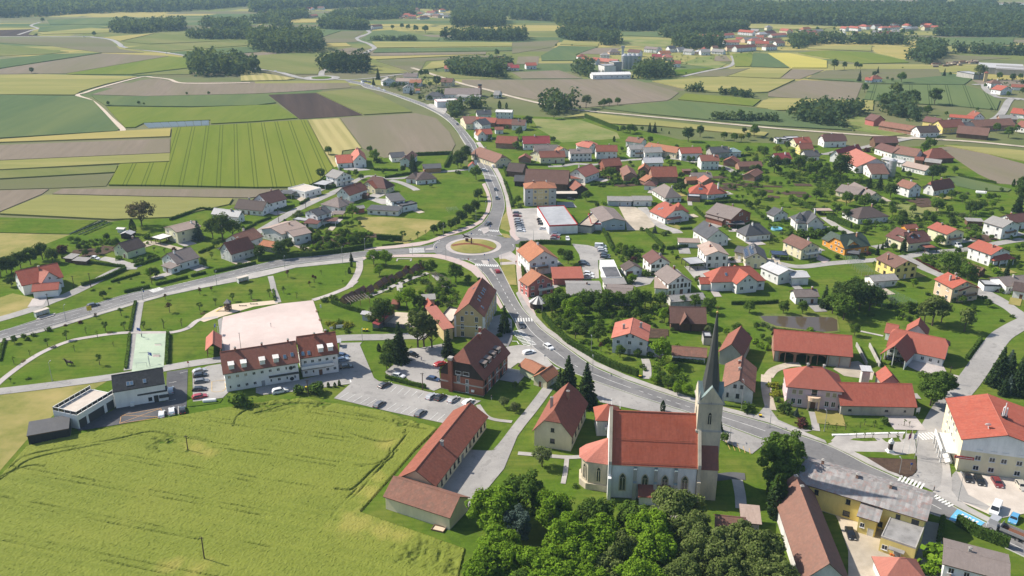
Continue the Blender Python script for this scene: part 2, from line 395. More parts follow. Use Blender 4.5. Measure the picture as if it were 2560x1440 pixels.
def leafmat(name,c1,c2,c3,trans=.24,rnd=.35):
 def fn(nm):
  b=NB(nm);geo=b.node('ShaderNodeNewGeometry');oi=b.node('ShaderNodeObjectInfo')
  c=b.ramp(geo.outputs['Random Per Island'],[(0.,c1),(.55,c2),(1.,c3)])
  c=b.mix(b.math('MULTIPLY',oi.outputs['Random'],rnd),c,sc(c1,.72))
  d=b.node('ShaderNodeBsdfDiffuse');t=b.node('ShaderNodeBsdfTranslucent');m=b.node('ShaderNodeMixShader')
  b.l.new(c,d.inputs[0]);b.l.new(b.mix(.35,c,(.30,.36,.02)),t.inputs[0]);m.inputs[0].default_value=trans
  b.l.new(d.outputs[0],m.inputs[1]);b.l.new(t.outputs[0],m.inputs[2]);b.l.new(m.outputs[0],b.out.inputs[0])
  return b.mat
 MATS[name]=fn
leafmat('leaf_mid',(.058,.105,.018),(.092,.160,.026),(.135,.205,.040))
leafmat('leaf_bright',(.098,.185,.014),(.15,.26,.020),(.205,.32,.034),.3,.25)
leafmat('leaf_dark',(.038,.072,.020),(.062,.105,.026),(.094,.142,.036))
leafmat('leaf_olive',(.078,.115,.028),(.125,.165,.046),(.175,.21,.072))
leafmat('leaf_conifer',(.024,.048,.020),(.040,.070,.026),(.062,.096,.036),.15)
leafmat('leaf_blue',(.060,.098,.075),(.090,.13,.105),(.125,.165,.14),.15)
leafmat('leaf_red',(.060,.020,.024),(.095,.032,.034),(.13,.05,.046),.25)
leafmat('leaf_brown',(.11,.085,.05),(.16,.125,.075),(.21,.165,.10),.25)
leafmat('leaf_thuja',(.040,.080,.015),(.062,.11,.021),(.092,.145,.031),.2)
leafmat('leaf_hedge',(.048,.09,.017),(.074,.128,.024),(.105,.165,.034),.2)
leafmat('leaf_wood',(.048,.082,.040),(.072,.112,.05),(.10,.145,.066),.3,.2)  # woodland leaves, with some distance haze put into the colour: paler and bluer
leafmat('leaf_yellow',(.14,.16,.015),(.21,.22,.024),(.27,.28,.038))
leafmat('leaf_pale',(.095,.13,.045),(.14,.175,.065),(.19,.215,.095))
# ------ ground, fields, roads
_zc=[0]
def nz():_zc[0]+=1;return _zc[0]*0.0006
PAVED=[]
def V2(p):return(p[0],p[1])
def smooth(pts,n=6):
 pts=[Vector(p)for p in pts]
 if len(pts)<3:return pts
 out=[]
 for i in range(len(pts)-1):
  p0=pts[max(i-1,0)];p1=pts[i];p2=pts[i+1];p3=pts[min(i+2,len(pts)-1)]
  for k in range(n):
   t=k/n
   out.append(0.5*((2*p1)+(p2-p0)*t+(2*p0-5*p1+4*p2-p3)*t*t+(3*p1-p0-3*p2+p3)*t**3))
 out.append(pts[-1]);return out
def offset(pts,d):
 out=[]
 for i,p in enumerate(pts):
  a=pts[max(i-1,0)];b=pts[min(i+1,len(pts)-1)]
  t=Vector((b[0]-a[0],b[1]-a[1])).normalized()
  out.append(Vector((p[0]-t.y*d,p[1]+t.x*d,0)))
 return out
def ccw(pts):
 s=sum(pts[i][0]*pts[(i+1)%len(pts)][1]-pts[(i+1)%len(pts)][0]*pts[i][1]for i in range(len(pts)))
 return list(pts)if s>0 else list(reversed(pts))
def sheet_w(name,pts,mat,z,kind='structure',label=None,cat=None):
 pts=ccw([V2(p)for p in pts]);z=z+nz()
 mb=MB();mb.poly([(p[0],p[1],z)for p in pts])
 if name not in('grass','field'):PAVED.append(pts)
 o=mb.build(name,M(mat));tag(o,kind=kind)
 return o
def sheet(name,t,pts,mat,z=.02):# t = survey sheet number or 0 for whole-photo units
 P=[(tp(t,*p)if t else p)for p in pts]
 return sheet_w(name,[g(p[0],p[1])for p in P],mat,z)
def crop_field(name,t,pts,mat,h=.7):
 P=[(tp(t,*p)if t else p)for p in pts]
 W_=ccw([V2(g(p[0],p[1]))for p in P]);z=h+nz()
 mb=MB();mb.prism(W_,0.0,z)
 return tag(mb.build(name,M(mat)),kind='structure')
def ribbon(name,t,pts,width,mat,z=.06,sm=True,kerbs=False):
 P=[(tp(t,*p)if t else p)for p in pts]
 c=[g(p[0],p[1])for p in P]
 if sm:c=smooth(c)
 return ribbon_w(name,c,width,mat,z)
def ribbon_w(name,c,width,mat,z):
 L,Rr=offset(c,width/2),offset(c,-width/2);z=z+nz();mb=MB()
 PAVED.append([V2(p)for p in L]+[V2(p)for p in reversed(Rr)])
 for i in range(len(c)-1):
  mb.poly([(Rr[i].x,Rr[i].y,z),(Rr[i+1].x,Rr[i+1].y,z),(L[i+1].x,L[i+1].y,z),(L[i].x,L[i].y,z)])
 return tag(mb.build(name,M(mat)),kind='structure')
def raised_w(name,pts,mat,h):
 mb=MB();mb.prism(ccw([V2(p)for p in pts]),0.0,h+nz())
 if 'grass' not in name:PAVED.append([V2(p)for p in pts])
 return tag(mb.build(name,M(mat)),kind='structure')
def raised(name,t,pts,mat,h=.15):
 P=[(tp(t,*p)if t else p)for p in pts]
 return raised_w(name,[g(p[0],p[1])for p in P],mat,h)
def kerb_w(c,h=.17,w=.16):
 L,Rr=offset(c,w/2),offset(c,-w/2);z=h+nz();mb=MB()
 for i in range(len(c)-1):
  a,b,c_,d=Rr[i],Rr[i+1],L[i+1],L[i]
  mb.poly([(a.x,a.y,z),(b.x,b.y,z),(c_.x,c_.y,z),(d.x,d.y,z)])
  mb.poly([(a.x,a.y,0),(b.x,b.y,0),(b.x,b.y,z),(a.x,a.y,z)])
  mb.poly([(c_.x,c_.y,0),(d.x,d.y,0),(d.x,d.y,z),(c_.x,c_.y,z)])
 return tag(mb.build('kerb',M('kerb')),kind='structure')
def kerb(t,pts,h=.17):
 P=[(tp(t,*p)if t else p)for p in pts]
 return kerb_w(smooth([g(p[0],p[1])for p in P],4),h)
def arclen(c):
 d=[0]
 for a,b in zip(c[:-1],c[1:]):d.append(d[-1]+(Vector(b)-Vector(a)).length)
 return d
def at_len(c,d,s):
 for i in range(len(c)-1):
  if d[i+1]>=s:
   k=(s-d[i])/max(d[i+1]-d[i],1e-6);return c[i].lerp(c[i+1],k)
 return c[-1]
def marking_w(c,width=.16,dash=0,gap=0,z=.095,mat='paint_white',name='road_marking'):
 d=arclen(c);mb=MB();z=z+nz();s=0.0;T=d[-1]
 while s<T-.05:
  e=min(s+(dash or 2.0),T)
  a,b=at_len(c,d,s),at_len(c,d,e);t=(b-a)
  if t.length>.05:
   t.normalize();n=Vector((-t.y,t.x,0))*width/2
   mb.poly([(p.x,p.y,z)for p in(a-n,b-n,b+n,a+n)])
  s=e+gap
 return tag(mb.build(name,M(mat)),kind='structure')
def marking(t,pts,width=.16,dash=0,gap=0,z=.095,mat='paint_white',sm=True):
 P=[(tp(t,*p)if t else p)for p in pts]
 c=[g(p[0],p[1])for p in P]
 if sm:c=smooth(c)
 return marking_w(c,width,dash,gap,z,mat)
def zebra(t,a,b,length,n=None,mat='paint_white',sw=.5,z=.095):
 """stripes from a to b (across the road); each stripe runs `length` m along the road"""
 a,b=(gt(t,*a),gt(t,*b))if t else(g(*a),g(*b))
 d=b-a;L=d.length;d.normalize();nrm=Vector((-d.y,d.x,0));n=n or int(L/(2*sw));z=z+nz()
 mb=MB();st=L/n
 for i in range(n):
  p=a+d*(i+.5)*st
  q=[p-d*sw/2-nrm*length/2,p+d*sw/2-nrm*length/2,p+d*sw/2+nrm*length/2,p-d*sw/2+nrm*length/2]
  mb.poly([(v.x,v.y,z)for v in q])
 return tag(mb.build('zebra_crossing',M(mat)),kind='structure')
mb=MB();mb.poly([(-26000,-3000,0),(26000,-3000,0),(26000,32000,0),(-26000,32000,0)])
tag(mb.build('ground',M('ground')),kind='structure')
rnd=random.Random(5)
pal=[CW,'crop_meadow',CB,'crop_maize_green',CW,'crop_gold',CM,'crop_meadow',CB]
y=820.0
while y<3600:
 dh=rnd.uniform(35,75)*(1+(y-800)/2600)
 x=-1.0*y-rnd.uniform(0,200);tilt=rnd.uniform(-.06,.10)
 while x<1.0*y:
  w=rnd.uniform(140,420)*(1+(y-800)/3000)
  q=[(x+3,y+2+tilt*x),(x+w-3,y+2+tilt*(x+w)),(x+w-3+rnd.uniform(-25,25),y+dh-2+tilt*(x+w)),(x+3+rnd.uniform(-20,20),y+dh-2+tilt*x)]
  sheet_w('field',q,rnd.choice(pal),.01)
  x+=w
 y+=dh
FLD=[(1,CW,.6,[(-900,950),(0,955),(760,967),(930,1012),(1040,1130),(1195,1300),(1165,1316),(0,1388),(-900,1440)]),
(1,CB,.6,[(-900,765),(400,748),(1380,772),(1050,848),(820,915),(745,955),(-900,945)]),(1,CM,.1,[(915,948),(1400,806),(1560,786),(1860,840),(3480,832),(3510,878),(2860,922),(2560,938),(1450,963)]),
(1,CW,.6,[(915,962),(1450,970),(2560,947),(2680,952),(2760,1033),(2560,1058),(1920,1073),(1060,1062),(960,1000)]),
(1,'crop_brightn',.5,[(1065,1072),(1920,1082),(2770,1050),(2975,1186),(2560,1220),(2110,1243),(2105,1205),(1440,1236),(1350,1280),(1258,1282),(1150,1170)]),
(1,'crop_gold',.6,[(-600,1440),(0,1402),(1250,1316),(1710,1292),(1700,1372),(0,1430),(-600,1470)]),(5,CM,.1,[(-600,60),(0,14),(1700,-50),(1700,90),(0,165),(-600,190)]),
(5,CB,.6,[(-600,210),(0,178),(1700,102),(1695,182),(1200,203),(0,266),(-600,300)]),(5,'crop_meadow',.5,[(-600,310),(0,275),(1180,220),(1150,290),(0,355),(-600,390)]),
(5,'crop_maize_green',.1,[(-600,400),(0,366),(1138,305),(1062,425),(600,443),(0,460),(-600,490)]),(5,CM,.1,[(-600,500),(0,470),(490,455),(420,505),(0,680),(-600,900)]),
(0,'crop_bright',.7,[(272,465),(300,413),(424,408),(431,322),(767,302),(797,358),(832,424),(800,452),(765,470),(640,471),(400,466)]),
(0,'crop_hay',.3,[(770,301),(848,297),(903,372),(856,378),(848,416),(836,420),(800,358)]),(0,CM,.15,[(851,296),(1040,284),(1090,296),(1124,332),(1138,362),(1128,381),(1080,386),(960,396),(908,372)]),
(2,'soil_dark',.05,[(124,950),(600,932),(1066,1153),(440,1193)]),(2,'crop_meadow',.5,[(606,930),(960,897),(1120,905),(1540,1110),(1560,1125),(1080,1152)]),
(5,CM,.1,[(525,503),(622,453),(2560,458),(2820,462),(2700,518),(2500,541),(1500,526)]),(5,CB,.6,[(30,688),(455,520),(1500,542),(2330,556),(2290,615),(1700,745),(1130,765),(0,708)]),
(5,'lawn',.05,[(-500,740),(0,738),(980,768),(690,903),(0,888),(-500,900)]),(5,'lawn_dry',.05,[(-500,905),(0,896),(700,915),(860,950),(760,1020),(560,1060),(0,1140),(-500,1200)]),
(1,'crop_maize_green',.15,[(-600,395),(850,381),(1105,407),(1195,492),(1440,528),(1030,530),(500,460)]),
(1,'crop_meadow',.3,[(-600,440),(0,445),(690,522),(500,541),(-600,590)]),(1,CW,.6,[(-600,640),(0,600),(500,546),(1020,532),(0,688),(-600,720)]),
(1,CM,.1,[(-600,740),(0,694),(1020,536),(1690,562),(650,738),(0,742)]),(1,'crop_brightn',.5,[(665,742),(1700,566),(1935,592),(1900,680),(1310,748),(700,748)]),
(1,'crop_meadow',.3,[(1320,756),(1900,690),(1900,745)]),(1,'crop_meadow',.4,[(1250,484),(1500,452),(2490,402),(2495,455),(1660,518),(1400,500)]),
(1,CW,.5,[(1700,526),(2490,470),(2600,480),(2600,520),(1960,572)]),(1,'crop_gold',.5,[(1030,376),(1540,337),(1205,413),(1130,395)]),
(1,'crop_meadow',.5,[(1225,418),(1560,338),(1900,342),(2550,400),(1500,443)]),(1,'soil_dark',.05,[(-300,310),(340,292),(280,345),(400,362),(-300,362)]),
(1,CW,.5,[(400,275),(900,255),(1080,280),(560,320),(380,315)]),(1,CB,.5,[(380,330),(900,282),(1090,290),(1090,330),(430,345)]),
(1,CW,.5,[(470,200),(1300,170),(1500,205),(1450,245),(500,245)]),(2,'crop_hay',.5,[(-160,690),(0,725),(395,790),(300,805),(-150,815)]),
(2,'crop_meadow',.4,[(-200,600),(0,560),(700,505),(960,560),(610,650),(640,690),(620,745),(400,745),(0,685)]),
(2,CB,.5,[(1150,650),(1500,735),(1120,742)]),(2,'crop_maize_green',.1,[(1200,610),(2300,556),(2560,560),(1700,612),(1650,700),(1560,722)]),
(2,CB,.5,[(1160,420),(2560,428),(2560,466),(1210,480)]),(2,CW,.5,[(1210,488),(2560,474),(2560,510),(1170,530)]),
(2,CM,.1,[(1150,536),(2300,520),(2300,542),(1090,560)]),(2,'crop_gold',.5,[(1090,570),(2300,548),(1200,598)]),
(2,CB,.5,[(1660,700),(1760,622),(1990,600),(1980,660),(1800,690)]),(2,CW,.5,[(1060,390),(1180,312),(1360,304),(1840,388),(1820,406),(1120,408)]),
(2,'crop_maize_green',.1,[(660,382),(870,312),(1090,312),(985,380),(1020,420),(700,430)]),(2,'crop_gold',.5,[(700,437),(900,432),(955,468),(720,473)]),
(2,CM,.1,[(810,496),(960,477),(1070,487),(920,520)]),(2,CW,.5,[(-100,290),(850,310),(650,378),(-100,330)]),
(2,'crop_gold',.5,[(200,215),(450,190),(650,195),(640,228),(230,232)]),(3,CM,.1,[(-500,800),(0,800),(1200,792),(1670,926),(1590,990),(1550,1008),(690,1082),(640,1070),(0,955),(-500,840)]),
(3,CW,.6,[(900,1088),(1640,1014),(2560,1100),(2900,1160),(3400,1310),(2560,1262),(1290,1138)]),
(3,CB,.6,[(520,1185),(740,1132),(1300,1196),(2560,1334),(2520,1370),(1500,1270),(1000,1245),(740,1166)]),
(3,'meadow',.1,[(200,1190),(690,1205),(1050,1330),(1080,1390),(500,1430),(260,1290)]),(3,'crop_brightn',.5,[(1660,1000),(1730,942),(2200,975),(2490,1002),(2410,1066)]),
(3,CB,.5,[(2440,1078),(2510,1010),(2640,985),(3600,1012),(3610,1108),(2560,1092)]),(3,CB,.6,[(1400,815),(2100,772),(2560,792),(2830,800),(2560,925),(2300,940),(1950,925),(1720,890)]),
(3,'crop_maize_green',.1,[(1800,762),(2000,702),(2380,684),(2130,768)]),(3,CB,.5,[(2150,768),(2400,684),(2560,684),(2795,690),(2680,785),(2560,785)]),
(3,'crop_brightn',.5,[(2200,545),(2400,532),(2410,600),(2380,670),(2230,668),(2220,610)]),(3,CW,.5,[(2412,532),(2560,540),(2770,680),(2560,676),(2390,672)]),
(3,'meadow',.1,[(1690,638),(1850,580),(2025,560),(2015,610),(2150,640),(2060,690)]),(3,CM,.1,[(2035,562),(2140,555),(2190,615),(2022,610)]),
(3,'lawn',.04,[(1620,700),(2030,680),(1830,728),(1640,760)]),(3,CM,.1,[(650,540),(720,482),(1090,482),(960,545)]),
(3,CB,.5,[(480,448),(520,402),(870,440),(860,466)]),(3,CW,.5,[(295,610),(290,562),(470,462),(860,472),(640,550),(640,608)]),
(3,CM,.1,[(60,570),(270,565),(260,650),(45,640)]),(3,CM,.1,[(0,725),(470,705),(700,786),(100,788)]),
(3,'meadow',.1,[(1080,385),(1600,410),(1580,480),(1070,455)]),(3,CW,.5,[(1090,322),(1460,322),(1510,375),(1100,355)]),
(3,'crop_maize_green',.1,[(0,430),(480,400),(420,470),(0,540)]),(3,CB,.5,[(1700,275),(1900,236),(2560,242),(2560,285),(1650,300)]),
(4,CB,.5,[(0,244),(690,268),(600,282),(200,300),(0,288)]),(4,CB,.5,[(400,472),(1040,457),(1030,514),(390,492)]),
(4,'crop_gold',.5,[(1070,457),(1200,452),(1550,495),(1440,540),(1375,596),(1055,518)]),(4,'crop_brightn',.5,[(300,532),(560,508),(1000,524),(1360,606),(1410,630),(950,640),(720,606)]),
(4,'crop_yellow',.5,[(0,536),(200,534),(588,610),(588,683),(240,683)]),(4,CW,.5,[(0,585),(205,680),(0,680)]),
(4,CB,.5,[(0,692),(235,692),(100,786),(0,782)]),(4,CM,.1,[(120,788),(245,695),(560,702),(320,793)]),
(4,'crop_brightn',.5,[(0,802),(260,806),(0,918)]),(4,CM,.1,[(0,932),(335,802),(945,832),(880,995),(830,1018),(0,968)]),
(4,'crop_maize_green',.1,[(370,788),(580,706),(950,692),(1700,692),(1740,760),(1300,800)]),(4,CW,.5,[(400,792),(1300,802),(1740,764),(2040,792),(1960,850),(1020,840),(860,820)]),
(4,'crop_wheat_tram',.6,[(960,1000),(1015,852),(1960,856),(2100,895),(2320,1010),(2285,1105),(1800,1060),(1400,1040)]),
(4,CB,.5,[(0,990),(830,1028),(1060,1012),(1045,1108),(0,1108)]),(4,'crop_maize_green',.1,[(1610,640),(1850,552),(2440,582),(2100,604),(1720,640)]),
(4,CW,.5,[(1490,382),(2460,377),(2440,450),(1760,456)]),(4,CB,.5,[(1760,466),(2430,464),(2300,508),(1840,516)]),
(4,'meadow',.1,[(660,1212),(1000,1150),(1540,1330),(1210,1366),(850,1296)]),(8,CM,.1,[(1700,36),(1900,28),(2560,205),(2900,300),(2900,480),(2560,425),(2300,400),(2100,305),(1935,195)]),
(8,CW,.5,[(1780,332),(1900,334),(2430,462),(2395,488),(2100,475),(1885,428)]),(8,CB,.5,[(1760,20),(2560,180),(2900,260),(2900,110),(2400,60)]),
]
crop('crop_brightn',(.112,.155,.03),(.145,.18,.036),(.175,.19,.045),1.5,6,.2,.015)
crop('crop_yellow',(.40,.35,.09),(.45,.39,.11),(.36,.33,.085),.5,8,.2,.02)
for t,m,h,pts in FLD:crop_field('field',t,pts,m,h)
sheet('grass',0,[(-500,700),(0,655),(250,560),(420,535),(640,505),(790,448),(845,398),(1135,388),(1172,420),(1165,360),(1120,305),(1200,280),
(1330,292),(1480,298),(1700,350),(2000,362),(2200,372),(2390,362),(2560,395),(3100,440),(3300,1640),(-700,1700),(-700,900)],'lawn',.012)
sheet('grass',0,[(-300,985),(150,972),(285,945),(145,1030),(64,1106),(0,1180),(-300,1300)],'lawn_dry',.03)
sheet('grass',6,[(1000,740),(1250,735),(1560,750),(1850,770),(1700,900),(1500,1010),(1250,960),(1060,830)],'lawn_dry',.03)
sheet('grass',9,[(-200,170),(130,60),(440,130),(400,190),(0,300),(-200,340)],'lawn_dry',.03)
sheet('grass',8,[(1110,580),(1700,640),(1720,720),(1450,760),(1330,680)],'meadow',.03)
# ---- carriageways (edges surveyed in whole-photo units)
W_UP=[(-260,905),(0,831),(90,803),(140,788),(225,766),(310,740),(375,726),(435,716),(640,665),(715,650),(860,636),(910,630),(985,625),(1050,619),(1110,606)]
W_LO=[(-260,932),(0,851),(125,820),(225,790),(335,757),(410,735),(512,711),(640,681),(740,662),(860,649),(910,643),(990,638),(1040,635),(1115,632)]
N_L=[(872,207),(900,212),(915,220),(965,232),(1015,250),(1065,270),(1110,295),(1137,322),(1160,357),(1172,375),(1190,407),(1207,432),(1215,457),(1225,480),(1231,507),(1226,532),(1207,560),(1180,578),(1150,592)]
N_R=[(860,200),(890,204),(920,211),(965,228),(1015,244),(1065,261),(1105,277),(1135,299),(1152,315),(1187,357),(1190,367),(1210,392),(1225,417),(1240,442),(1250,465),(1259,495),(1261,522),(1252,555),(1247,577),(1255,590)]
E_L=[(1165,650),(1189,662),(1196,672),(1215,691),(1232,717),(1250,748),(1266,775),(1284,802),(1300,835),(1330,867),(1362,892),(1400,920),(1487,955),(1530,970),(1592,992),(1655,1012),(1730,1036),(1800,1060),(1862,1083),(1920,1105),(1977,1132),(2080,1172),(2200,1222),(2320,1284),(2370,1302),(2450,1342),(2527,1380),(2700,1462)]
E_R=[(1232,648),(1249,668),(1269,707),(1287,742),(1307,775),(1332,802),(1355,827),(1420,875),(1480,917),(1555,950),(1630,977),(1730,1010),(1800,1030),(1920,1063),(1970,1082),(2065,1115),(2117,1139),(2170,1167),(2237,1197),(2325,1238),(2387,1272),(2462,1310),(2560,1362),(2720,1436)]
for nm,a,b in(('road',W_UP,W_LO),('road',N_L,N_R),('road',E_L,E_R)):
 A=smooth([g(*p)for p in a]);B=smooth([g(*p)for p in b])
 n=90;da,db=arclen(A),arclen(B);z=.06+nz();mb=MB()
 pa=[at_len(A,da,da[-1]*i/n)for i in range(n+1)];pb=[at_len(B,db,db[-1]*i/n)for i in range(n+1)]
 for i in range(n):
  q=ccw([V2(pa[i]),V2(pa[i+1]),V2(pb[i+1]),V2(pb[i])])
  mb.poly([(p[0],p[1],z)for p in q])
 tag(mb.build(nm,M('asphalt')),kind='structure')
 cl=[pa[i].lerp(pb[i],.5)for i in range(n+1)]
 if a is W_UP:CL_W=cl
 elif a is N_L:CL_N=cl
 else:CL_E=cl
 kerb_w(A);kerb_w(B);PAVED.append([V2(p)for p in offset(pa,0)]+[V2(p)for p in reversed(pb)])
RC=Vector((-17.0,361.0,0));RO=18.6
def ring(r,n=64,c=RC):return[(c.x+r*math.cos(2*math.pi*i/n),c.y+r*math.sin(2*math.pi*i/n))for i in range(n)]
sheet_w('road',ring(RO),'asphalt',.068)
raised_w('roundabout_apron',ring(12.3),'pavement',.13)
raised_w('roundabout_island',ring(10.1),'lawn_dry',.26)
mb=MB()
pts=[Vector((RC.x-9.6,RC.y+.6,0)),Vector((RC.x-4,RC.y+3.2,0)),Vector((RC.x+2,RC.y+2.2,0)),Vector((RC.x+6,RC.y-1.2,0)),Vector((RC.x+8.6,RC.y-4.4,0))]
ribbon_w('mulch_bed',smooth(pts),2.2,'bark_mulch',.285)
marking_w([Vector((p[0],p[1],0))for p in ring(17.6,90)][58:70],.3,1.0,.8);marking_w([Vector((p[0],p[1],0))for p in ring(17.6,90)][38:48],.3,1.0,.8)
marking_w([Vector((p[0],p[1],0))for p in ring(17.6,90)][14:28],.3,1.0,.8);marking_w([Vector((p[0],p[1],0))for p in ring(17.6,90)][0:8],.3,1.0,.8)
RC2=gt(2,655,782)
sheet_w('road',ring(19,48,RC2),AO,.07);raised_w('roundabout_apron',ring(12.5,48,RC2),'pavement',.14);raised_w('roundabout_island',ring(10.5,48,RC2),'lawn',.4)
ribbon('road',2,[(640,800),(440,780),(200,716),(0,690),(-300,640),(-600,575),(-910,528),(-1300,478),(-1370,440),(-1450,398),(-1620,374),(-1740,366),(-2560,368),(-3400,366)],7.0,AO,.05)
ribbon('road',2,[(655,760),(660,720),(720,690),(820,640),(960,570),(1060,545),(1140,505),(1185,480),(1130,440),(1040,410),(1005,385),(1060,362),(1140,330),(1120,308),(1180,292)],6.5,AO,.05)
ribbon('road',2,[(780,790),(930,800),(1200,778),(1500,740),(1700,735)],4.5,AO,.045)
ribbon('road',1,[(180,350),(330,300),(380,285),(310,255),(400,225)],5,AO,.04)
raised('pavement',0,[(0,852),(125,821),(225,791),(335,758),(410,736),(512,712),(640,682),(740,663),(860,650),(912,644),(912,652),(890,656),(740,671),(683,687),(640,697),(512,721),(410,743),(335,764),(225,797),(125,827),(0,859),(-250,940),(-250,930)],'concrete',.14)
raised('pavement',0,[(910,628),(985,623),(1050,616),(1090,604),(1120,592),(1150,583),(1182,572),(1205,558),(1224,531),(1229,507),(1223,482),(1213,459),(1205,462),(1216,486),(1220,510),(1214,532),(1196,555),(1172,567),(1140,577),(1105,590),(1070,604),(985,616),(912,622)],'pave_pink',.14)
raised('pavement',0,[(905,645),(990,639),(1040,637),(1100,638),(1130,645),(1160,655),(1190,667),(1213,693),(1230,719),(1245,745),(1258,770),(1252,775),(1236,750),(1215,722),(1198,700),(1178,680),(1150,664),(1115,652),(1080,645),(990,645),(910,650)],'pave_pink',.14)
raised('pavement',0,[(1190,358),(1212,390),(1228,416),(1243,442),(1254,466),(1263,495),(1266,520),(1277,520),(1272,490),(1263,462),(1252,438),(1238,412),(1220,384),(1200,356)],'pavement',.14)
raised('pavement',0,[(1334,802),(1357,826),(1422,873),(1482,915),(1557,948),(1632,975),(1732,1008),(1802,1028),(1922,1060),(1972,1079),(2067,1112),(2062,1104),(1974,1068),(1924,1050),(1804,1019),(1735,998),(1636,966),(1562,939),(1490,907),(1432,866),(1368,822),(1345,798),(1318,765),(1297,730),(1290,735),(1309,774)],'concrete',.14)
raised('pavement',0,[(2068,1113),(2120,1137),(2172,1164),(2240,1194),(2262,1200),(2215,1170),(2150,1138),(2112,1122),(2090,1105)],'concrete',.14)
raised('pavement',0,[(2330,1234),(2388,1268),(2464,1306),(2562,1358),(2720,1430),(2720,1416),(2566,1344),(2470,1296),(2420,1270),(2394,1250),(2378,1230),(2380,1215),(2375,1175),(2360,1100),(2345,1090),(2352,1140),(2356,1180),(2352,1215)],'concrete',.14)
raised('pavement',0,[(1277,520),(1283,545),(1286,570),(1290,590),(1300,600),(1290,604),(1276,590),(1268,560),(1266,520)],'pave_pink',.13)
raised('pavement',0,[(1290,620),(1300,622),(1304,660),(1315,735),(1340,790),(1330,790),(1308,755),(1296,730),(1291,680)],'pave_pink',.13)
sheet('pavement',0,[(1247,640),(1276,630),(1296,645),(1300,664),(1275,664),(1252,668)],'pavement',.09)
raised('grass_verge',0,[(1251,665),(1287,663),(1292,715),(1272,714)],'lawn_dry',.15)
raised('grass_verge',0,[(1247,650),(1262,649),(1281,656),(1248,658)],'lawn_dry',.15)
raised('grass_verge',0,[(1250,573),(1254,548),(1266,530),(1276,575),(1272,582)],'lawn_dry',.15)
raised('grass_verge',0,[(1250,584),(1270,588),(1278,597),(1262,596)],'lawn_dry',.15)
raised('grass_verge',11,[(0,45),(40,90),(70,130),(20,60)],'lawn',.1)
def cut(c,f0,f1):n=len(c);return c[int(n*f0):max(int(n*f1),int(n*f0)+2)]
marking_w(cut(CL_W,.0,.80),.16,3.0,3.0);marking_w(cut(CL_N,.02,.55),.16,3,3);marking_w(cut(CL_N,.55,.88),.18,0,0)
marking_w(cut(CL_E,.1,.28),.16,2,2);marking_w(cut(CL_E,.28,.42),.16,0,0);marking_w(cut(CL_E,.42,.46),.16,1.5,1.5);marking_w(cut(CL_E,.46,.53),.16,0,0);marking_w(cut(CL_E,.53,.62),.16,1.5,1.5);marking_w(cut(CL_E,.62,.70),.16,0,0);marking_w(cut(CL_E,.86,1.0),.16,3,3)
for c in(CL_W,CL_N):
 marking_w(offset(cut(c,.05,.85),3.15),.13);marking_w(offset(cut(c,.05,.85),-3.15),.13)
zebra(9,(1510,45),(1620,10),3.6,7);zebra(0,(1041,622),(1043,634),6.5,7);zebra(0,(1196,576),(1247,580),2.8,12)
zebra(0,(1187,664),(1246,667),2.8,13);zebra(11,(25,330),(210,326),3.2,7);zebra(11,(40,432),(190,588),4.2,12)
zebra(8,(-290,312),(-160,312),3.0,8)
zebra(16,(1500,60),(1680,45),3.4,6);zebra(16,(1300,470),(1560,560),3.0,7);zebra(16,(1640,620),(1860,750),3.2,7)
zebra(0,(1243,443),(1208,436),3.0,8)
sheet('road_marking',16,[(1800,890),(1890,785),(2170,915),(2110,965)],'paint_blue',.082)
zebra(16,(1900,850),(2080,940),3.0,5)
marking(10,[(940,920),(950,955)],.4)
for pts in([(1201,572),(1221,570),(1223,580),(1210,588)],[(1203,653),(1222,654),(1222,664),(1208,662)],[(1064,624),(1083,621),(1086,627),(1064,628)],[(1223,674),(1228,673),(1241,694),(1236,690)]):
 raised('traffic_island',0,pts,'pavement',.15)
# ---- side streets
ribbon('road',5,[(2560,900),(2680,830),(2900,700),(3100,600),(3320,500),(3480,445)],5.0,AO,.05)
ribbon('road',5,[(2200,1060),(2420,960),(2560,895)],4.0,AO,.05)
ribbon('road',6,[(760,490),(900,430),(1100,330),(1300,350),(1480,345),(1700,300),(2000,272),(2130,262),(2240,275)],4.0,AO,.05)
ribbon('driveway',6,[(1340,370),(1440,390),(1560,440),(1610,470)],4.0,AO,.052)
sheet('driveway',6,[(1060,540),(1370,560),(1340,610),(1260,610)],'concrete',.05)
sheet('driveway',6,[(870,240),(1000,232),(1150,265),(1020,275),(880,265)],AO,.05)
sheet('driveway',6,[(380,540),(600,530),(640,550),(470,600)],'gravel',.05)
ribbon('road',9,[(-200,370),(0,320),(300,230),(490,150),(720,60),(960,-60),(1200,-180),(1380,-200)],5.0,AO,.05)
ribbon('driveway',5,[(1380,1240),(1260,1210),(1130,1170),(1010,1150)],4.5,'concrete',.05)
ribbon('driveway',5,[(1440,985),(1600,1010),(1800,1060)],3.5,'gravel',.05)
ribbon('road',1,[(2500,830),(1860,835),(1690,795),(1540,778),(1400,775),(1000,880),(850,930),(775,955),(900,1005),(1000,1080),(1100,1180),(1230,1300),(1160,1318)],4.0,'dirt_road',.05)
ribbon('railway_track',3,[(-1000,680),(-500,840),(-250,900),(0,970),(300,1040),(640,1100),(1280,1160),(2560,1280),(3400,1345),(3900,1380),(4600,1420),(5400,1500)],5.0,'gravel',.06)
ribbon('road',4,[(3000,1280),(2600,1010),(2300,975),(2180,900),(2150,850),(2050,850)],6.0,AO,.05)
ribbon('road',4,[(2520,1000),(2420,1000),(2340,1130),(2250,1200),(2000,1290),(1750,1330),(1400,1390),(1200,1430),(1100,1460)],6.0,AO,.05)
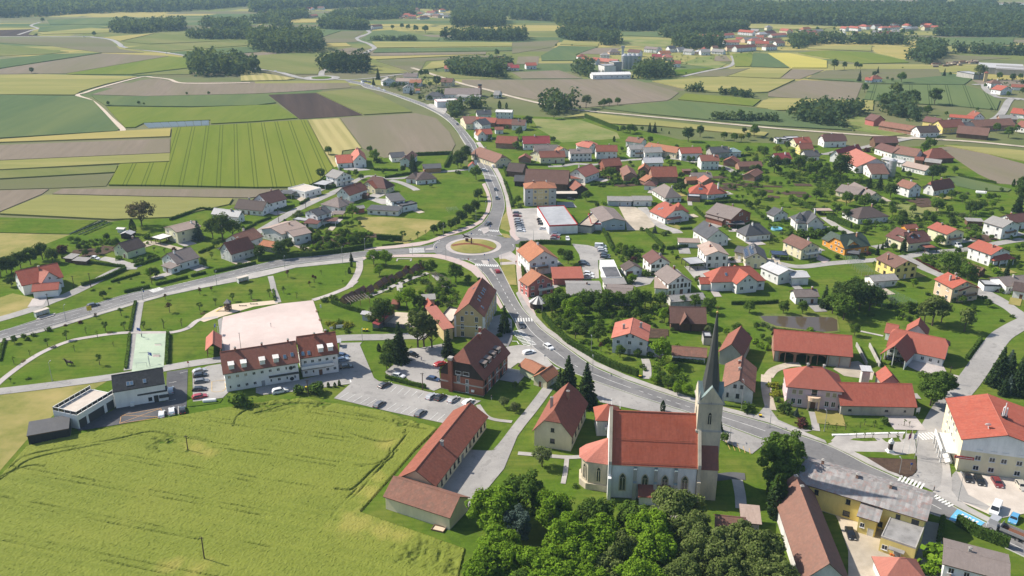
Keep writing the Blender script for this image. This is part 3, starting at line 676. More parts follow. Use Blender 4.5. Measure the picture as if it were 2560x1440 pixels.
ribbon('road',8,[(1100,0),(950,40),(700,80),(540,105),(300,60)],5.0,AO,.05)
ribbon('road',3,[(2200,560),(2220,620),(2160,670),(1960,710),(1780,750),(1700,770)],5.0,AO,.05)
ribbon('road',7,[(360,230),(500,225),(640,205),(860,210),(1100,170),(1560,150),(1800,180),(2100,230),(2240,300)],4.5,AO,.05)
ribbon('road',7,[(1300,640),(1400,740),(1500,830),(1620,870),(1660,900)],5.0,'concrete',.05)
ribbon('road',8,[(100,1200),(320,1235),(640,1200),(1100,1165),(1370,1135),(1600,1095),(2000,1060),(2300,1000),(2560,960)],4.5,AO,.05)
ribbon('road',8,[(1360,1140),(1440,1180),(1560,1250),(1700,1310),(1900,1400),(2080,1450),(2300,1560),(2440,1660),(2500,1700),(2540,1740)],5.0,AO,.055)
ribbon('road',8,[(560,740),(700,840),(830,900),(900,940)],4.0,'concrete',.05)
ribbon('road',12,[(1600,1560),(1680,1380),(1800,1180),(2000,950),(2140,750),(2300,520),(2420,430),(2560,355),(2640,320)],6.5,AO,.056)
ribbon('road',12,[(2060,30),(2200,100),(2400,200),(2520,290),(2600,330),(2700,360)],5.0,AO,.052)
sheet('driveway',12,[(1450,690),(1540,720),(1740,770),(1790,860),(1950,900),(1900,990),(1660,900),(1470,830),(1330,760)],'pavement',.05)
ribbon('driveway',12,[(0,900),(60,830),(200,780),(320,775)],3.0,'gravel',.04)
ribbon('driveway',12,[(-20,880),(-20,1000),(0,1120),(30,1230)],3.0,'gravel',.042)
sheet('driveway',12,[(730,760),(900,740),(1060,850),(1040,930),(760,890),(650,820)],'gravel',.04)
sheet('road',16,[(1500,0),(1680,0),(1720,150),(1750,330),(1760,480),(1850,620),(1640,600),(1380,480),(1480,420),(1490,300),(1480,120)],AO,.066)
raised('pavement',16,[(630,100),(680,50),(1460,30),(1470,120),(1485,250),(1300,250),(870,210),(800,230)],'concrete',.13)
raised('grass_verge',16,[(820,95),(850,80),(1060,72),(1090,105),(960,108)],'lawn',.17);raised('grass_verge',16,[(1135,80),(1300,70),(1330,112),(1180,115)],'lawn',.17)
raised('grass_verge',16,[(865,212),(1180,218),(1260,250),(1470,230),(1478,290),(985,268)],'lawn',.18)
raised('flower_bed',16,[(990,272),(1478,293),(1485,400),(1440,450),(1390,466),(1200,400)],'soil_bed',.2)
mb=MB()
a,b,c_=gt(16,690,105),gt(16,1120,130),gt(16,860,205)
u=(b-a);v=(c_-a);z=.145
for blk in((gt(16,660,102),gt(16,1110,128),gt(16,870,205)),(gt(16,1190,130),gt(16,1470,130),gt(16,1240,218))):
 o0,u,v=blk[0],blk[1]-blk[0],blk[2]-blk[0];nu,nv=max(2,int(u.length/1.3)),max(2,int(v.length/1.3))
 for i in range(nu):
  for j in range(nv):
   q=[o0+u*((i+.06)/nu)+v*((j+.06)/nv),o0+u*((i+.94)/nu)+v*((j+.06)/nv),o0+u*((i+.94)/nu)+v*((j+.94)/nv),o0+u*((i+.06)/nu)+v*((j+.94)/nv)]
   mb.prism([V2(p)for p in ccw([V2(p)for p in q])],.12,.17)
tag(mb.build('paving_slabs',M(WW)),kind='structure')
sheet('car_park',16,[(1830,470),(1880,410),(2560,490),(3100,560),(3100,900),(2560,830),(2300,880),(1900,700),(1820,600)],'slab_beige',.058)
sheet('asphalt_patch',16,[(1840,440),(1880,400),(1920,480),(2000,640),(2220,760),(2180,800),(1900,690),(1825,610)],AO,.064)
sheet('farmyard',16,[(560,640),(900,760),(1120,900),(1150,1060),(1420,1290),(1600,1330),(1560,1500),(800,1560),(800,1200),(700,900)],'gravel',.05)
ribbon('driveway',16,[(1560,900),(1590,1100),(1580,1320),(1640,1500)],6.0,AO,.055)
sheet('car_park',7,[(0,660),(330,640),(380,820),(400,890),(470,900),(480,980),(380,1000),(200,985),(40,930),(0,760)],'concrete',.055)
sheet('gravel_yard',7,[(1060,620),(1240,640),(1330,700),(1440,830),(1300,870),(1150,870),(1130,760)],'gravel',.045)
sheet('car_park',7,[(600,1005),(760,1020),(900,1060),(960,1150),(860,1170),(870,1350),(720,1360),(700,1240),(670,1110)],AO,.05)
sheet('driveway',7,[(-40,920),(150,950),(220,1000),(-40,1010),(-60,960)],'asphalt',.062)
sheet('driveway',7,[(450,590),(600,585),(650,640),(450,640)],AO,.05)
sheet('driveway',7,[(1720,1230),(1940,1230),(2010,1320),(1830,1360)],'concrete',.05)
sheet('driveway',7,[(1250,1310),(1430,1340),(1380,1410),(1240,1440),(1180,1400)],AO,.05)
sheet('driveway',8,[(500,1110),(620,1170),(560,1200),(480,1160)],'pave_pink',.05)
sheet('driveway',2,[(1740,1040),(1830,1060),(1920,1090),(1880,1150),(1700,1060)],'concrete',.05)
def path(t,pts,w=2.2,mat='pavement',z=.05):ribbon('path',t,pts,w,mat,z)
path(9,[(-40,990),(60,900),(250,760),(450,640),(700,540),(900,500),(1150,465),(1320,455),(1600,455),(1740,450),(1880,410),(1990,330),(2180,300)],2.0)
path(9,[(1400,130),(1370,300),(1345,455)],3.0,AO);path(9,[(1345,470),(1320,640),(1290,830)],3.0,AO)
path(10,[(170,0),(200,80),(225,155)],2.2,AO);path(6,[(145,1330),(165,1400),(175,1450)],2.2,AO)
path(10,[(570,130),(700,90),(820,45),(920,0),(1000,-60)],2.4);path(6,[(930,1440),(1000,1340),(1035,1250),(1035,1170)],2.8)
sheet('playground',9,[(1990,330),(2060,270),(2200,200),(2340,170),(2560,150),(2780,130),(2780,165),(2540,195),(2230,290),(2040,350)],'sand',.045)
sheet('sports_court',0,[(557,795),(700,762),(783,753),(812,838),(800,848),(640,880),(566,888),(553,840)],'court_pink',.06)
mb=MB();cc=g(678,816);
for k in range(40):
 a0,a1=2*math.pi*k/40,2*math.pi*(k+1)/40
 mb.poly([(cc.x+r*math.cos(a),cc.y+r*math.sin(a),.1)for r,a in((1.55,a0),(1.95,a0),(1.95,a1),(1.55,a1))])
tag(mb.build('court_marking',M('paint_white')),kind='structure')
sheet('road_edge',0,[(545,802),(555,796),(565,888),(556,892)],AO,.05)
sheet('skate_court',9,[(1365,470),(1660,465),(1650,640),(1640,790),(1600,900),(1310,900),(1325,800),(1350,600)],'court_green',.06)
ribbon('road',9,[(-300,1075),(0,1045),(500,985),(1100,905),(1500,840),(1900,770),(2240,720),(2300,705)],4.6,AO,.05)
ribbon('road',10,[(780,520),(860,510),(1000,505),(1300,500),(1560,490),(1700,500)],5.0,AO,.05)
sheet('road',10,[(840,560),(1060,555),(1040,580),(1180,910),(1240,950),(1130,990),(940,970),(440,1040),(60,1080),(0,1060),(0,1010),(440,930),(820,840)],AO,.054)
sheet('car_park',10,[(780,1115),(940,975),(1160,930),(1240,945),(1440,980),(1720,1050),(2250,1140),(2180,1180),(1880,1365),(1300,1240)],AO,.058)
sheet('car_park',9,[(1915,850),(2080,790),(2210,770),(2290,1050),(2230,1110),(1925,1150)],AO,.056)
sheet('car_park',9,[(1670,850),(1880,820),(1870,1150),(1860,1250),(1200,1375),(900,1425),(780,1440),(780,1390),(1120,1240),(1180,1190),(1660,1145)],'asphalt_new',.056)
raised('grass_verge',9,[(1885,870),(1925,850),(1930,1150),(2230,1120),(2200,1160),(1900,1200),(1870,1190)],'lawn',.12)
sheet('driveway',10,[(1240,850),(1430,700),(1520,620),(1700,600),(1900,560),(1900,680),(1830,830),(1850,1010),(1780,1040),(1560,960),(1500,905),(1370,900)],AO,.05)
raised('grass_verge',10,[(1045,585),(1130,560),(1360,560),(1560,590),(1420,740),(1290,850),(1350,930),(1240,945),(1190,905)],'lawn',.12)
sheet('yard',10,[(1230,385),(1400,250),(1560,260),(1720,250),(1810,320),(1820,430),(1560,410)],'gravel',.045)
sheet('forecourt',10,[(2280,440),(2360,300),(2470,270),(2560,330),(2560,470),(2420,525),(2300,500)],'concrete',.05)
sheet('forecourt',11,[(-60,600),(0,590),(80,580),(200,590),(330,690),(420,790),(480,820),(400,840),(60,760),(-60,850)],'concrete',.055)
sheet('side_road',11,[(-80,420),(0,410),(10,440),(0,530),(-40,600),(-200,540)],'asphalt',.058)
sheet('car_park',0,[(1455,962),(1487,957),(1530,972),(1592,994),(1655,1014),(1730,1038),(1800,1062),(1860,1085),(1918,1107),(1880,1138),(1795,1100),(1730,1080),(1640,1038),(1500,1008),(1487,990)],AO,.05)
ribbon('path',11,[(360,1010),(280,1120),(180,1250),(90,1360),(30,1440),(-60,1560),(-130,1640)],3.2,AO,.05)
sheet('yard',14,[(1760,560),(2150,190),(2320,200),(2480,180),(2560,0),(2620,40),(2480,380),(2250,660),(2230,800),(2080,770),(2000,640)],AO,.05)
path(10,[(2220,1180),(2330,1310),(2560,1350)],1.4,'concrete');path(15,[(60,225),(300,245),(540,265),(690,260)],1.6,'concrete')
path(15,[(550,260),(535,400),(510,530)],1.2,'concrete');path(15,[(2030,470),(2200,450),(2330,460)],3.0,'asphalt_new');path(15,[(2250,490),(2280,640),(2290,780)],2.6,'concrete')
path(12,[(440,1250),(465,1350),(480,1440)],2.0,'concrete');path(11,[(1330,720),(1350,800),(1350,920)],2.6,'concrete');path(12,[(890,435),(1150,490)],1.2,'concrete')
sheet('forecourt',12,[(-20,1180),(20,1220),(100,1330),(260,1400),(440,1440),(300,1460),(-40,1340),(-130,1300)],AO,.06)
for t,a,b,n,d in((10,(830,1120),(1110,1185),5,(95,-60)),(10,(1310,1230),(1520,1280),4,(95,-65)),(10,(1740,1330),(1810,1345),2,(80,-70)),(10,(1210,1025),(1620,1115),7,(60,-55)),(10,(1690,1130),(1980,1190),5,(50,-40))):
 for i in range(n):
  f=i/max(n-1,1);x,y=a[0]+(b[0]-a[0])*f,a[1]+(b[1]-a[1])*f
  marking(t,[(x,y),(x+d[0],y+d[1])],.14,sm=False,z=.085)
for i in range(3):marking(11,[(910+85*i,1090+28*i),(910+85*i,1160+30*i)],.12,sm=False,z=.085)
for i in range(5):marking(15,[(2130+60*i,90+22*i),(2180+50*i,190+12*i)],.12,sm=False,z=.085,mat='paint_yellow')
for q in([(1200,1368),(1215,1285),(1615,1215),(1615,1310),(1200,1368)],[(1200,1368),(1615,1215)],[(1215,1285),(1615,1305)]):
 marking(9,q,.12,sm=False,z=.085,mat='paint_orange')
marking(9,[(2120,950),(2250,930),(2260,1040),(2120,1060),(2120,950)],.12,sm=False,z=.085,mat='paint_yellow')
for q in([(1800,865),(1880,845)],[(1690,965),(1765,950)],[(1680,1145),(1760,1130)],[(1785,1195),(1785,1275)]):marking(9,q,.12,sm=False,z=.085)
marking(11,[(0,545),(45,540),(70,575)],.3,sm=False)
sheet('pond_bank',12,[(-110,270),(60,265),(480,280),(690,290),(720,450),(560,470),(300,450),(60,420),(-60,360)],'verge',.03)
sheet('pond_water',12,[(-80,290),(60,290),(480,300),(640,305),(690,330),(695,440),(560,450),(300,420),(80,390),(-40,340)],'water',.04)
sheet('lake_water',4,[(2250,40),(2700,38),(2700,75),(2260,75)],'water',.05)
# ------ buildings
_wm={}
def win_mesh(w,h,frame,pane='glass',bars=1,sill=True):
 key=(w,h,frame,pane,bars,sill)
 if key in _wm:return _wm[key]
 mb=MB();t=.09;d=.07
 mb.box(-w/2,-w/2+t,-d,0,0,h);mb.box(w/2-t,w/2,-d,0,0,h)
 mb.box(-w/2+t,w/2-t,-d,0,0,t);mb.box(-w/2+t,w/2-t,-d,0,h-t,h)
 for k in range(bars):
  x=-w/2+w*(k+1)/(bars+1);mb.box(x-.035,x+.035,-d+.012,0,t,h-t)
 if sill:mb.box(-w/2-.1,w/2+.1,-.17,0,-.07,-.005)
 fm=mb.mesh('window',M(frame))
 mp=MB();mp.poly([(-w/2+t,-.025,t),(w/2-t,-.025,t),(w/2-t,-.025,h-t),(-w/2+t,-.025,h-t)])
 pm=mp.mesh('pane',M(pane));_wm[key]=(fm,pm);return _wm[key]
def door_mesh(w,h,mat,frame=FW,panels=3):
 key=('d',w,h,mat,frame)
 if key in _wm:return _wm[key]
 mb=MB();t=.1
 mb.box(-w/2-t,-w/2,-.07,0,0,h+t);mb.box(w/2,w/2+t,-.07,0,0,h+t);mb.box(-w/2,w/2,-.07,0,h,h+t)
 fm=mb.mesh('door',M(frame))
 mp=MB()
 for k in range(panels):mp.box(-w/2,w/2,-.045,-.002,h*k/panels+.02,h*(k+1)/panels-.02)
 mp.poly([(-w/2,-.02,0),(w/2,-.02,0),(w/2,-.02,h),(-w/2,-.02,h)])
 _wm[key]=(fm,mp.mesh('leaf',M(mat)));return _wm[key]
ROT={'f':0.0,'r':math.pi/2,'b':math.pi,'l':-math.pi/2}
def rot2(x,y,a):return(x*math.cos(a)-y*math.sin(a),x*math.sin(a)+y*math.cos(a))
class Block:
 def __init__(s,root,t,A,B,C,eave,rise,typ,roof,wall,o=None,z0=0.0):
  o=dict(o or{});s.o=o;s.root=root;s.eave=eave;s.rise=rise;s.typ=typ;s.roof_m=roof;s.wall_m=wall
  a=gt(t,*A,eave)if t else g(*A,eave);b=gt(t,*B,eave)if t else g(*B,eave)
  a,b=a.xy,b.xy
  u=(b-a);L=u.length;u.normalize();v=Vector((-u.y,u.x))
  if isinstance(C,(int,float)):D=float(C)
  else:
   c=(gt(t,*C,eave)if t else g(*C,eave)).xy;D=abs((c-b).dot(v))
  s.c=(a+b)/2+v*D/2;s.ang=math.atan2(u.y,u.x)
  s.swap=typ in('gy','jy')
  if s.swap:s.ang+=math.pi/2;L,D=D,L
  s.L,s.D=L,D;s.kind={'gx':'g','gy':'g','jx':'j','jy':'j','h':'h','f':'f','s':'s'}[typ]
  if s.kind=='h' and D>L:
   s.ang+=math.pi/2;s.L,s.D=D,L;s.swap=True
  s.over=o.get('over',.5 if s.kind not in 'f' else .0)
  s.z0=z0
 def place(s,ob,x=0,y=0,z=0,rz=0.0):
  r=s.root;dx,dy=rot2(x,y,s.ang);wx,wy=s.c.x+dx-r.location.x,s.c.y+dy-r.location.y
  lx,ly=rot2(wx,wy,-r.rotation_euler.z)
  ob.location=(lx,ly,z);ob.rotation_euler=(0,0,s.ang-r.rotation_euler.z+rz)
 def planes(s):
  L,D,h,r=s.L,s.D,s.eave,s.rise
  P=[]
  if s.kind in 'ghj':
   P+=[lambda x,y:h+r*(y+D/2)/(D/2),lambda x,y:h+r*(D/2-y)/(D/2)]
  if s.kind=='h':
   q=D/2
   P+=[lambda x,y:h+r*(x+L/2)/q,lambda x,y:h+r*(L/2-x)/q]
  if s.kind=='j':
   k=s.o.get('k',.35);hz=h+r*(1-k);ins=max(.8,D/2*k*.75)
   P+=[lambda x,y:hz+r*k*(x+L/2)/ins,lambda x,y:hz+r*k*(L/2-x)/ins]
  if s.kind=='s':P+=[lambda x,y:h+r*(y+D/2)/D]
  if s.kind=='f':P+=[lambda x,y:h]
  return P
 def zr(s,x,y):return min(p(x,y)for p in s.planes())
 def build_roof(s):
  L,D,h,r,k=s.L/2,s.D/2,s.eave,s.rise,s.kind
  tops=[]
  if k=='g':
   tops=[[(-L,-D,h),(L,-D,h),(L,0,h+r),(-L,0,h+r)],[(L,D,h),(-L,D,h),(-L,0,h+r),(L,0,h+r)]]
  elif k=='h':
   q=L-D
   if q<.05:q=.05
   tops=[[(-L,-D,h),(L,-D,h),(q,0,h+r),(-q,0,h+r)],[(L,D,h),(-L,D,h),(-q,0,h+r),(q,0,h+r)],[(-L,D,h),(-L,-D,h),(-q,0,h+r)],[(L,-D,h),(L,D,h),(q,0,h+r)]]
  elif k=='j':
   kk=s.o.get('k',.35);hz=h+r*(1-kk);ins=max(.8,D*kk*.75);cw=D*kk
   R0,R1=(-L+ins,0,h+r),(L-ins,0,h+r)
   tops=[[(-L,-D,h),(L,-D,h),(L,-cw,hz),R1,R0,(-L,-cw,hz)],[(L,D,h),(-L,D,h),(-L,cw,hz),R0,R1,(L,cw,hz)],
[(-L,cw,hz),(-L,-cw,hz),R0],[(L,-cw,hz),(L,cw,hz),R1]]
  elif k=='s':
   tops=[[(-L,-D,h),(L,-D,h),(L,D,h+r),(-L,D,h+r)]]
  mb=MB();th=s.o.get('th',.2)
  if k=='f':
   par=s.o.get('par',.35);w=.22;rm=s.o.get('rim',1)
   mb.poly([(-L+w,-D+w,h),(L-w,-D+w,h),(L-w,D-w,h),(-L+w,D-w,h)])
   zt=h+par
   mb.box(-L,L,-D,-D+w,h-.35,zt,1);mb.box(-L,L,D-w,D,h-.35,zt,1)
   mb.box(-L,-L+w,-D+w,D-w,h-.35,zt-.003,1);mb.box(L-w,L,-D+w,D-w,h-.35,zt-.003,1)
   mb.poly([(-L,D,h-.35),(L,D,h-.35),(L,-D,h-.35),(-L,-D,h-.35)],1)
  else:
   edges={}
   for poly in tops:
    a,b=Vector(poly[0]),Vector(poly[1]);ud=(b-a).normalized();n=(b-a).cross(Vector(poly[2])-b).normalized();vd=n.cross(ud)
    uv=[((Vector(p)-a).dot(ud)+a.x,(Vector(p)-a).dot(vd))for p in poly]
    mb.poly(poly,0,uv)
    mb.poly([(p[0],p[1],p[2]-th)for p in reversed(poly)],1)
    for i in range(len(poly)):
     e=(tuple(round(c,4)for c in poly[i]),tuple(round(c,4)for c in poly[(i+1)%len(poly)]))
     edges[e]=(poly[i],poly[(i+1)%len(poly)])
   for e,(p,q)in edges.items():
    if(e[1],e[0])not in edges:
     mb.poly([(p[0],p[1],p[2]-th),(q[0],q[1],q[2]-th),q,p],1)
  ob=mb.build(s.o.get('rname','roof'),[M(s.roof_m),M(s.o.get('trim','frame_brown' if k!='f' else s.o.get('rimm',FD)))],s.root)
  s.place(ob);s.roof=ob
  if k in 'ghj' and s.o.get('ridge',True):
   q=L if k=='g' else(L-D if k=='h' else L-max(.8,D*s.o.get('k',.35)*.75))
   if q>.5:
    m2=MB();zt=h+r
    m2.poly([(-q,-.16,zt-.03),(q,-.16,zt-.03),(q,0,zt+.1),(-q,0,zt+.1)]);m2.poly([(q,.16,zt-.03),(-q,.16,zt-.03),(-q,0,zt+.1),(q,0,zt+.1)])
    link_child(m2.build('ridge_tiles',M(s.roof_m)),ob)
  return ob
 def wall_rect(s):
  return s.L/2-s.over,s.D/2-s.over
 def build_wall(s):
  wl_,wd=s.wall_rect();mb=MB();o=s.o;low=-.12
  kk=s.o.get('k',.35)
  xs=[-wl_,wl_];ys=[-wd,0,wd]if s.kind=='g' else([-wd,-s.D/2*kk,s.D/2*kk,wd]if s.kind=='j' else[-wd,wd])
  if s.kind=='h':ys=[-wd,wd]
  def zz(x,y):return(s.zr(x,y)-.14)if s.kind!='f' else s.eave-.3
  faces={'f':[(x,-wd)for x in xs],'b':[(x,wd)for x in reversed(xs)],'r':[(wl_,y)for y in ys],'l':[(-wl_,y)for y in reversed(ys)]}
  skip=o.get('open','')
  for fc,line in faces.items():
   if s.bface(fc)in skip:continue
   top=[(x,y,zz(x,y))for x,y in reversed(line)]
   bot=[(line[0][0],line[0][1],s.z0),(line[-1][0],line[-1][1],s.z0)]
   pl=bot+top
   uv=[(p[0]+p[1],p[2])for p in pl]
   mb.poly(pl,s.o.get('facem',{}).get(s.bface(fc),0),uv)
  if skip:
   for fc,line in faces.items():
    if s.bface(fc)not in skip:continue
    (x0,y0),(x1,y1)=line[0],line[-1];n=max(2,int(math.hypot(x1-x0,y1-y0)/3.2)+1)
    for i in range(n):
     if skip=='flrb' and i==n-1:continue
     f=i/(n-1);x,y=x0+(x1-x0)*f,y0+(y1-y0)*f
     pm=MB();pm.box(-.11,.11,-.11,.11,s.z0,zz(x,y)-.02)
     po=pm.build('post',M(s.wall_m),s.root);s.place(po,x,y)
  mats=[M(s.wall_m)]+[M(m)for m in o.get('wallmats',[])]
  if not mb.f:s.wall=None;return
  ob=mb.build('wall',mats,s.root);s.place(ob);s.wall=ob
  if o.get('plinth',s.wall_m not in('w_wood','w_darkwood'))and not skip:
   m2=MB();e=.035;zt=s.z0+.4
   m2.prism([(-wl_-e,-wd-e),(wl_+e,-wd-e),(wl_+e,wd+e),(-wl_-e,wd+e)],s.z0,zt)
   link_child(m2.build('plinth',M(WC)),ob)
 def bface(s,fc):# ridge-frame face -> surveyed face (f = the A-B front)
  return{'l':'f','f':'r','r':'b','b':'l'}[fc]if s.swap else fc
 def rface(s,bf):
  return{'f':'l','r':'f','b':'r','l':'b'}[bf]if s.swap else bf
 def face_geom(s,fc):
  wl_,wd=s.wall_rect()
  return{'f':(wl_*2,lambda u:(u,-wd)),'b':(wl_*2,lambda u:(-u,wd)),'r':(wd*2,lambda u:(wl_,u)),'l':(wd*2,lambda u:(-wl_,-u))}[fc]
 def facing(s,fc):
  nx,ny={'f':(0,-1),'b':(0,1),'r':(1,0),'l':(-1,0)}[fc];nx,ny=rot2(nx,ny,s.ang)
  d=Vector((-s.c.x,-s.c.y)).normalized()
  return nx*d.x+ny*d.y
 def put(s,fc,u,z,meshes,names=('window','pane')):
  Lf,pos=s.face_geom(fc);x,y=pos(u)
  a=inst(names[0],meshes[0],s.root);s.place(a,x,y,z,ROT[fc])
  b=inst(names[1],meshes[1],a)
  return a
 def windows(s,rng,near):
  o=s.o;st=o.get('st',max(1,int((s.eave+.5)/2.75)));fr=o.get('frame',FW);w0,h0=o.get('ws',rng.choice([(1.2,1.3),(1.1,1.3),(1.4,1.3),(1.0,1.2)]))
  sh=s.eave/st
  want=o.get('win',None)
  for bf in 'frlb':
   fc=s.rface(bf)
   if want is None:
    if s.facing(fc)<-.12:continue
   elif bf not in want:continue
   Lf,pos=s.face_geom(fc)
   n=o.get('n'+bf,max(1,int((Lf-.6)/o.get('sp',3.0))))
   for k in range(st):
    zs=s.z0+k*sh+(sh-h0)*.52+.1
    ds=o.get('door','f')
    for i in range(n):
     u=(-Lf/2)+Lf*(i+.5)/n
     if k==0 and bf==ds and i==n//2 and o.get('dk',True):
      s.put(fc,u,s.z0+.02,door_mesh(1.05,2.15,o.get('dm',rng.choice(['door_brown','door_grey','door_white'])),fr),('door','leaf'));continue
     if o.get('garage')==(bf,i)and k==0:
      s.put(fc,u,s.z0+.02,door_mesh(2.6,2.25,o.get('gm','door_brown'),fr,5),('garage_door','leaf'));continue
     if rng.random()<o.get('miss',.1):continue
     ww=w0 if rng.random()>.25 else w0*.62
     pane='glass' if rng.random()>.15 else 'shutter'
     if 'pane' in o:pane=o['pane']
     s.put(fc,u,zs,win_mesh(round(min(ww,Lf/n*.7),2),h0,fr,pane,1 if ww>.9 else 0))
   if s.kind in 'gj' and fc in 'lr' and s.rise*(1-(s.o.get('k',.35)if s.kind=='j' else 0))>2.0 and o.get('attic',True):
    m=o.get('natt',2 if Lf>8 else 1)
    for i in range(m):
     u=(i-(m-1)/2)*1.9
     s.put(fc,u,s.eave+.45,win_mesh(.9,1.1,fr,'glass',1))
 def chimneys(s,rng):
  ch=s.o.get('chim')
  if ch is None:ch=[(rng.uniform(-.32,.32),rng.choice([-.07,.07,.12,-.12]))]if s.kind in 'ghj' else[]
  for fx,fy in ch:
   x,y=fx*s.L,fy*s.D;zt=s.zr(x,y);m=MB();top=max(zt+.7,s.eave+s.rise+.55)
   m.box(-.27,.27,-.35,.35,zt-.4,top);m.box(-.36,.36,-.44,.44,top,top+.12,1)
   m.box(-.14,.14,-.2,.2,top+.12,top+.32,1)
   c=m.build('chimney',[M(s.o.get('chm',rng.choice([OBK,WC,'w_brick',WW]))),M(WC)],s.roof)
   c.location=(x,y,0)
 def skylights(s):
  for(side,fx,fv)in s.o.get('sky',[]):
   D,r=s.D/2,s.rise;sl=math.atan2(r,D);m=MB()
   m.box(-.45,.45,-.65,.65,0,.1);m.poly([(-.36,-.55,.115),(.36,-.55,.115),(.36,.55,.115),(-.36,.55,.115)],1)
   c=m.build('skylight',[M(MG),M('blue_panel')],s.roof)
   c.location=(fx*s.L,side*D*(1-fv),s.eave+r*fv+.02);c.rotation_euler=(-side*sl,0,0)
 def all(s,rng,near=True):
  s.build_roof();s.build_wall()
  if s.o.get('win',None)!='' and not s.o.get('open'):s.windows(rng,near)
  if s.eave>4.8 and 'win' not in s.o and rng.random()<.55:s.balcony(rng)
  s.chimneys(rng);s.skylights();return s
 def balcony(s,rng):
  fc=s.rface('f');Lf,pos=s.face_geom(fc);w=Lf*rng.uniform(.25,.45);z=s.eave*.5;u=rng.uniform(-.2,.2)*Lf;q=pos(u);mt=rng.choice([FW,'wood_dark','wood',FW])
  for nm,mm,bx in(('balcony',WC,((-w,w,-1.3,0,z-.18,z),)),('balcony_railing',mt,((-w,w,-1.3,-1.22,z+.1,z+.95),(-w,-w+.07,-1.22,0,z+.1,z+.95),(w-.07,w,-1.22,0,z+.1,z+.95)))):
   m=MB()
   for b in bx:m.box(*b,bottom=True)
   s.place(m.build(nm,M(mm),s.root),q[0],q[1],0,ROT[fc])
def link_child(o,parent):o.parent=parent;return o
HN=[0]
FOOTL=[]
FOOT=[]
def hs(label,*blocks,name='house',cat='house',group=None):
 HN[0]+=1;rng=random.Random(HN[0]*7+3)
 root=None;out=[]
 for bl in blocks:
  t,A,B,C,eave,rise,typ,roof,wall=bl[:9];o=bl[9]if len(bl)>9 else{}
  if root is None:
   root=empty(name);tag(root,label,cat,group)
   b=Block(root,t,A,B,C,eave,rise,typ,roof,wall,o);root.location=(b.c.x,b.c.y,0);root.rotation_euler=(0,0,b.ang)
  else:b=Block(root,t,A,B,C,eave,rise,typ,roof,wall,o)
  b.all(rng);out.append(b);FOOT.append((b.c.x,b.c.y,b.ang,b.L/2,b.D/2));FOOTL.append(label)
 return root,out
def carport(label,t,A,B,C,h,mat='flat_grey',wall=MG,cat='carport',name='carport'):
 return hs(label,(t,A,B,C,h,0,'f',mat,wall,dict(open='flrb',par=.05,rimm=MD)),name=name,cat=cat)
NW=dict(win='',chim=[])
BARN=dict(name='barn',cat='barn')
SHED=dict(name='shed',cat='shed')
def pb(e,nm,mt,*a,**k):
 m=MB();m.box(*a,**k);return m.build(nm,M(mt),e)
NS=dict(chim=[])
# ---- west of the roundabout (sheets 5, 6, 9)
hs('pale yellow two-storey house with flat-pitched beige roof near the big brown tree',(5,(1630,835),(1765,884),(1958,802),5.8,1.6,'gy','r_tan','w_paleyellow',dict(nf=2,nr=2)))
carport('white-roofed carport leaning on the pale yellow two-storey house',5,(1505,932),(1600,955),(1680,905),3.0,'r_white','wood_dark')
hs('pale green bungalow with dark brown roof and a chimney, beside a white parked car',(5,(1120,1045),(1268,1082),(1462,1018),3.5,3.2,'gy','r_darkbrown','w_green',dict(nr=1)))
hs('white house with grey-brown roof and glazed porch facing the west road',(5,(1600,1142),(1768,1202),(1998,1132),3.6,3.4,'gy',RGB,WW,dict(nr=3)),(5,(1605,1215),(1710,1250),(1750,1200),2.8,.6,'s',RGB,WW,NS))
hs('old white farmhouse with steep weathered red-brown roof behind the long road hedge',(5,(2185,1062),(2310,1107),(2545,1035),4.0,4.2,'gy',RB,'w_old',dict(nr=4,chim=[(.1,.05)])),(5,(2240,960),(2420,1000),(2530,900),4.0,3.2,'gy',ROT_,WW,{}))
hs('white house with pale grey hipped roof behind dark conifers',(5,(2108,700),(2385,735),(2455,705),3.4,2.4,'gx','r_lightgrey',WW,{}))
hs('white villa with bright red roofs and arched attic gable beside the dry meadow',(5,(215,1420),(640,1330),(330,1290),4.4,4.2,'gx','r_red',WW,dict(k=.3)),(5,(415,1395),(600,1340),7.5,4.4,3.6,'gy','r_pinkred',WW,NS),(9,(310,40),(585,15),7.0,3.2,1.8,'gx','r_red',WW,NW),name='villa')
hs('white garden shed with a rounded white roof near the vegetable rows',(5,(1155,850),(1235,855),3.0,2.2,.4,'gx','r_white',WW,NW),name='garden_shed',cat='shed')
hs('dark timber garden shed with pale grey roof beside a tall dark cypress',(5,(1190,905),(1310,908),4.5,2.4,1.0,'gy','r_lightgrey','w_darkwood',NW),name='garden_shed',cat='shed')
hs('low weathered grey shed with two flat roofs beside the apple trees',(5,(625,1140),(720,1150),5.0,2.2,.5,'s','r_grey','w_wood',NW),(5,(715,1165),(860,1175),4.0,2.0,.4,'s','r_grey','w_wood',NW),name='garden_shed',cat='shed')
hs('white house with long dark brown roof and a row of small windows beside the street',(6,(-225,642),(65,672),9.5,3.0,3.6,'gx','r_darkbrown',WW,dict(nf=5)))
hs('tall white house with steep dark maroon roof next to the long brown-roofed one',(6,(-40,560),(118,600),(242,530),5.2,4.0,'gy','r_maroon',WW,{}))
hs('modern white flat-roofed bungalow with gravel roof beside the barley field',(6,(318,442),(490,483),(590,428),3.6,0,'f','slab_beige',WW,dict(rimm='white',par=.3)))
carport('blue-grey flat carport beside the modern flat-roofed bungalow',6,(205,492),(350,502),(388,464),3.0,'flat_dark')
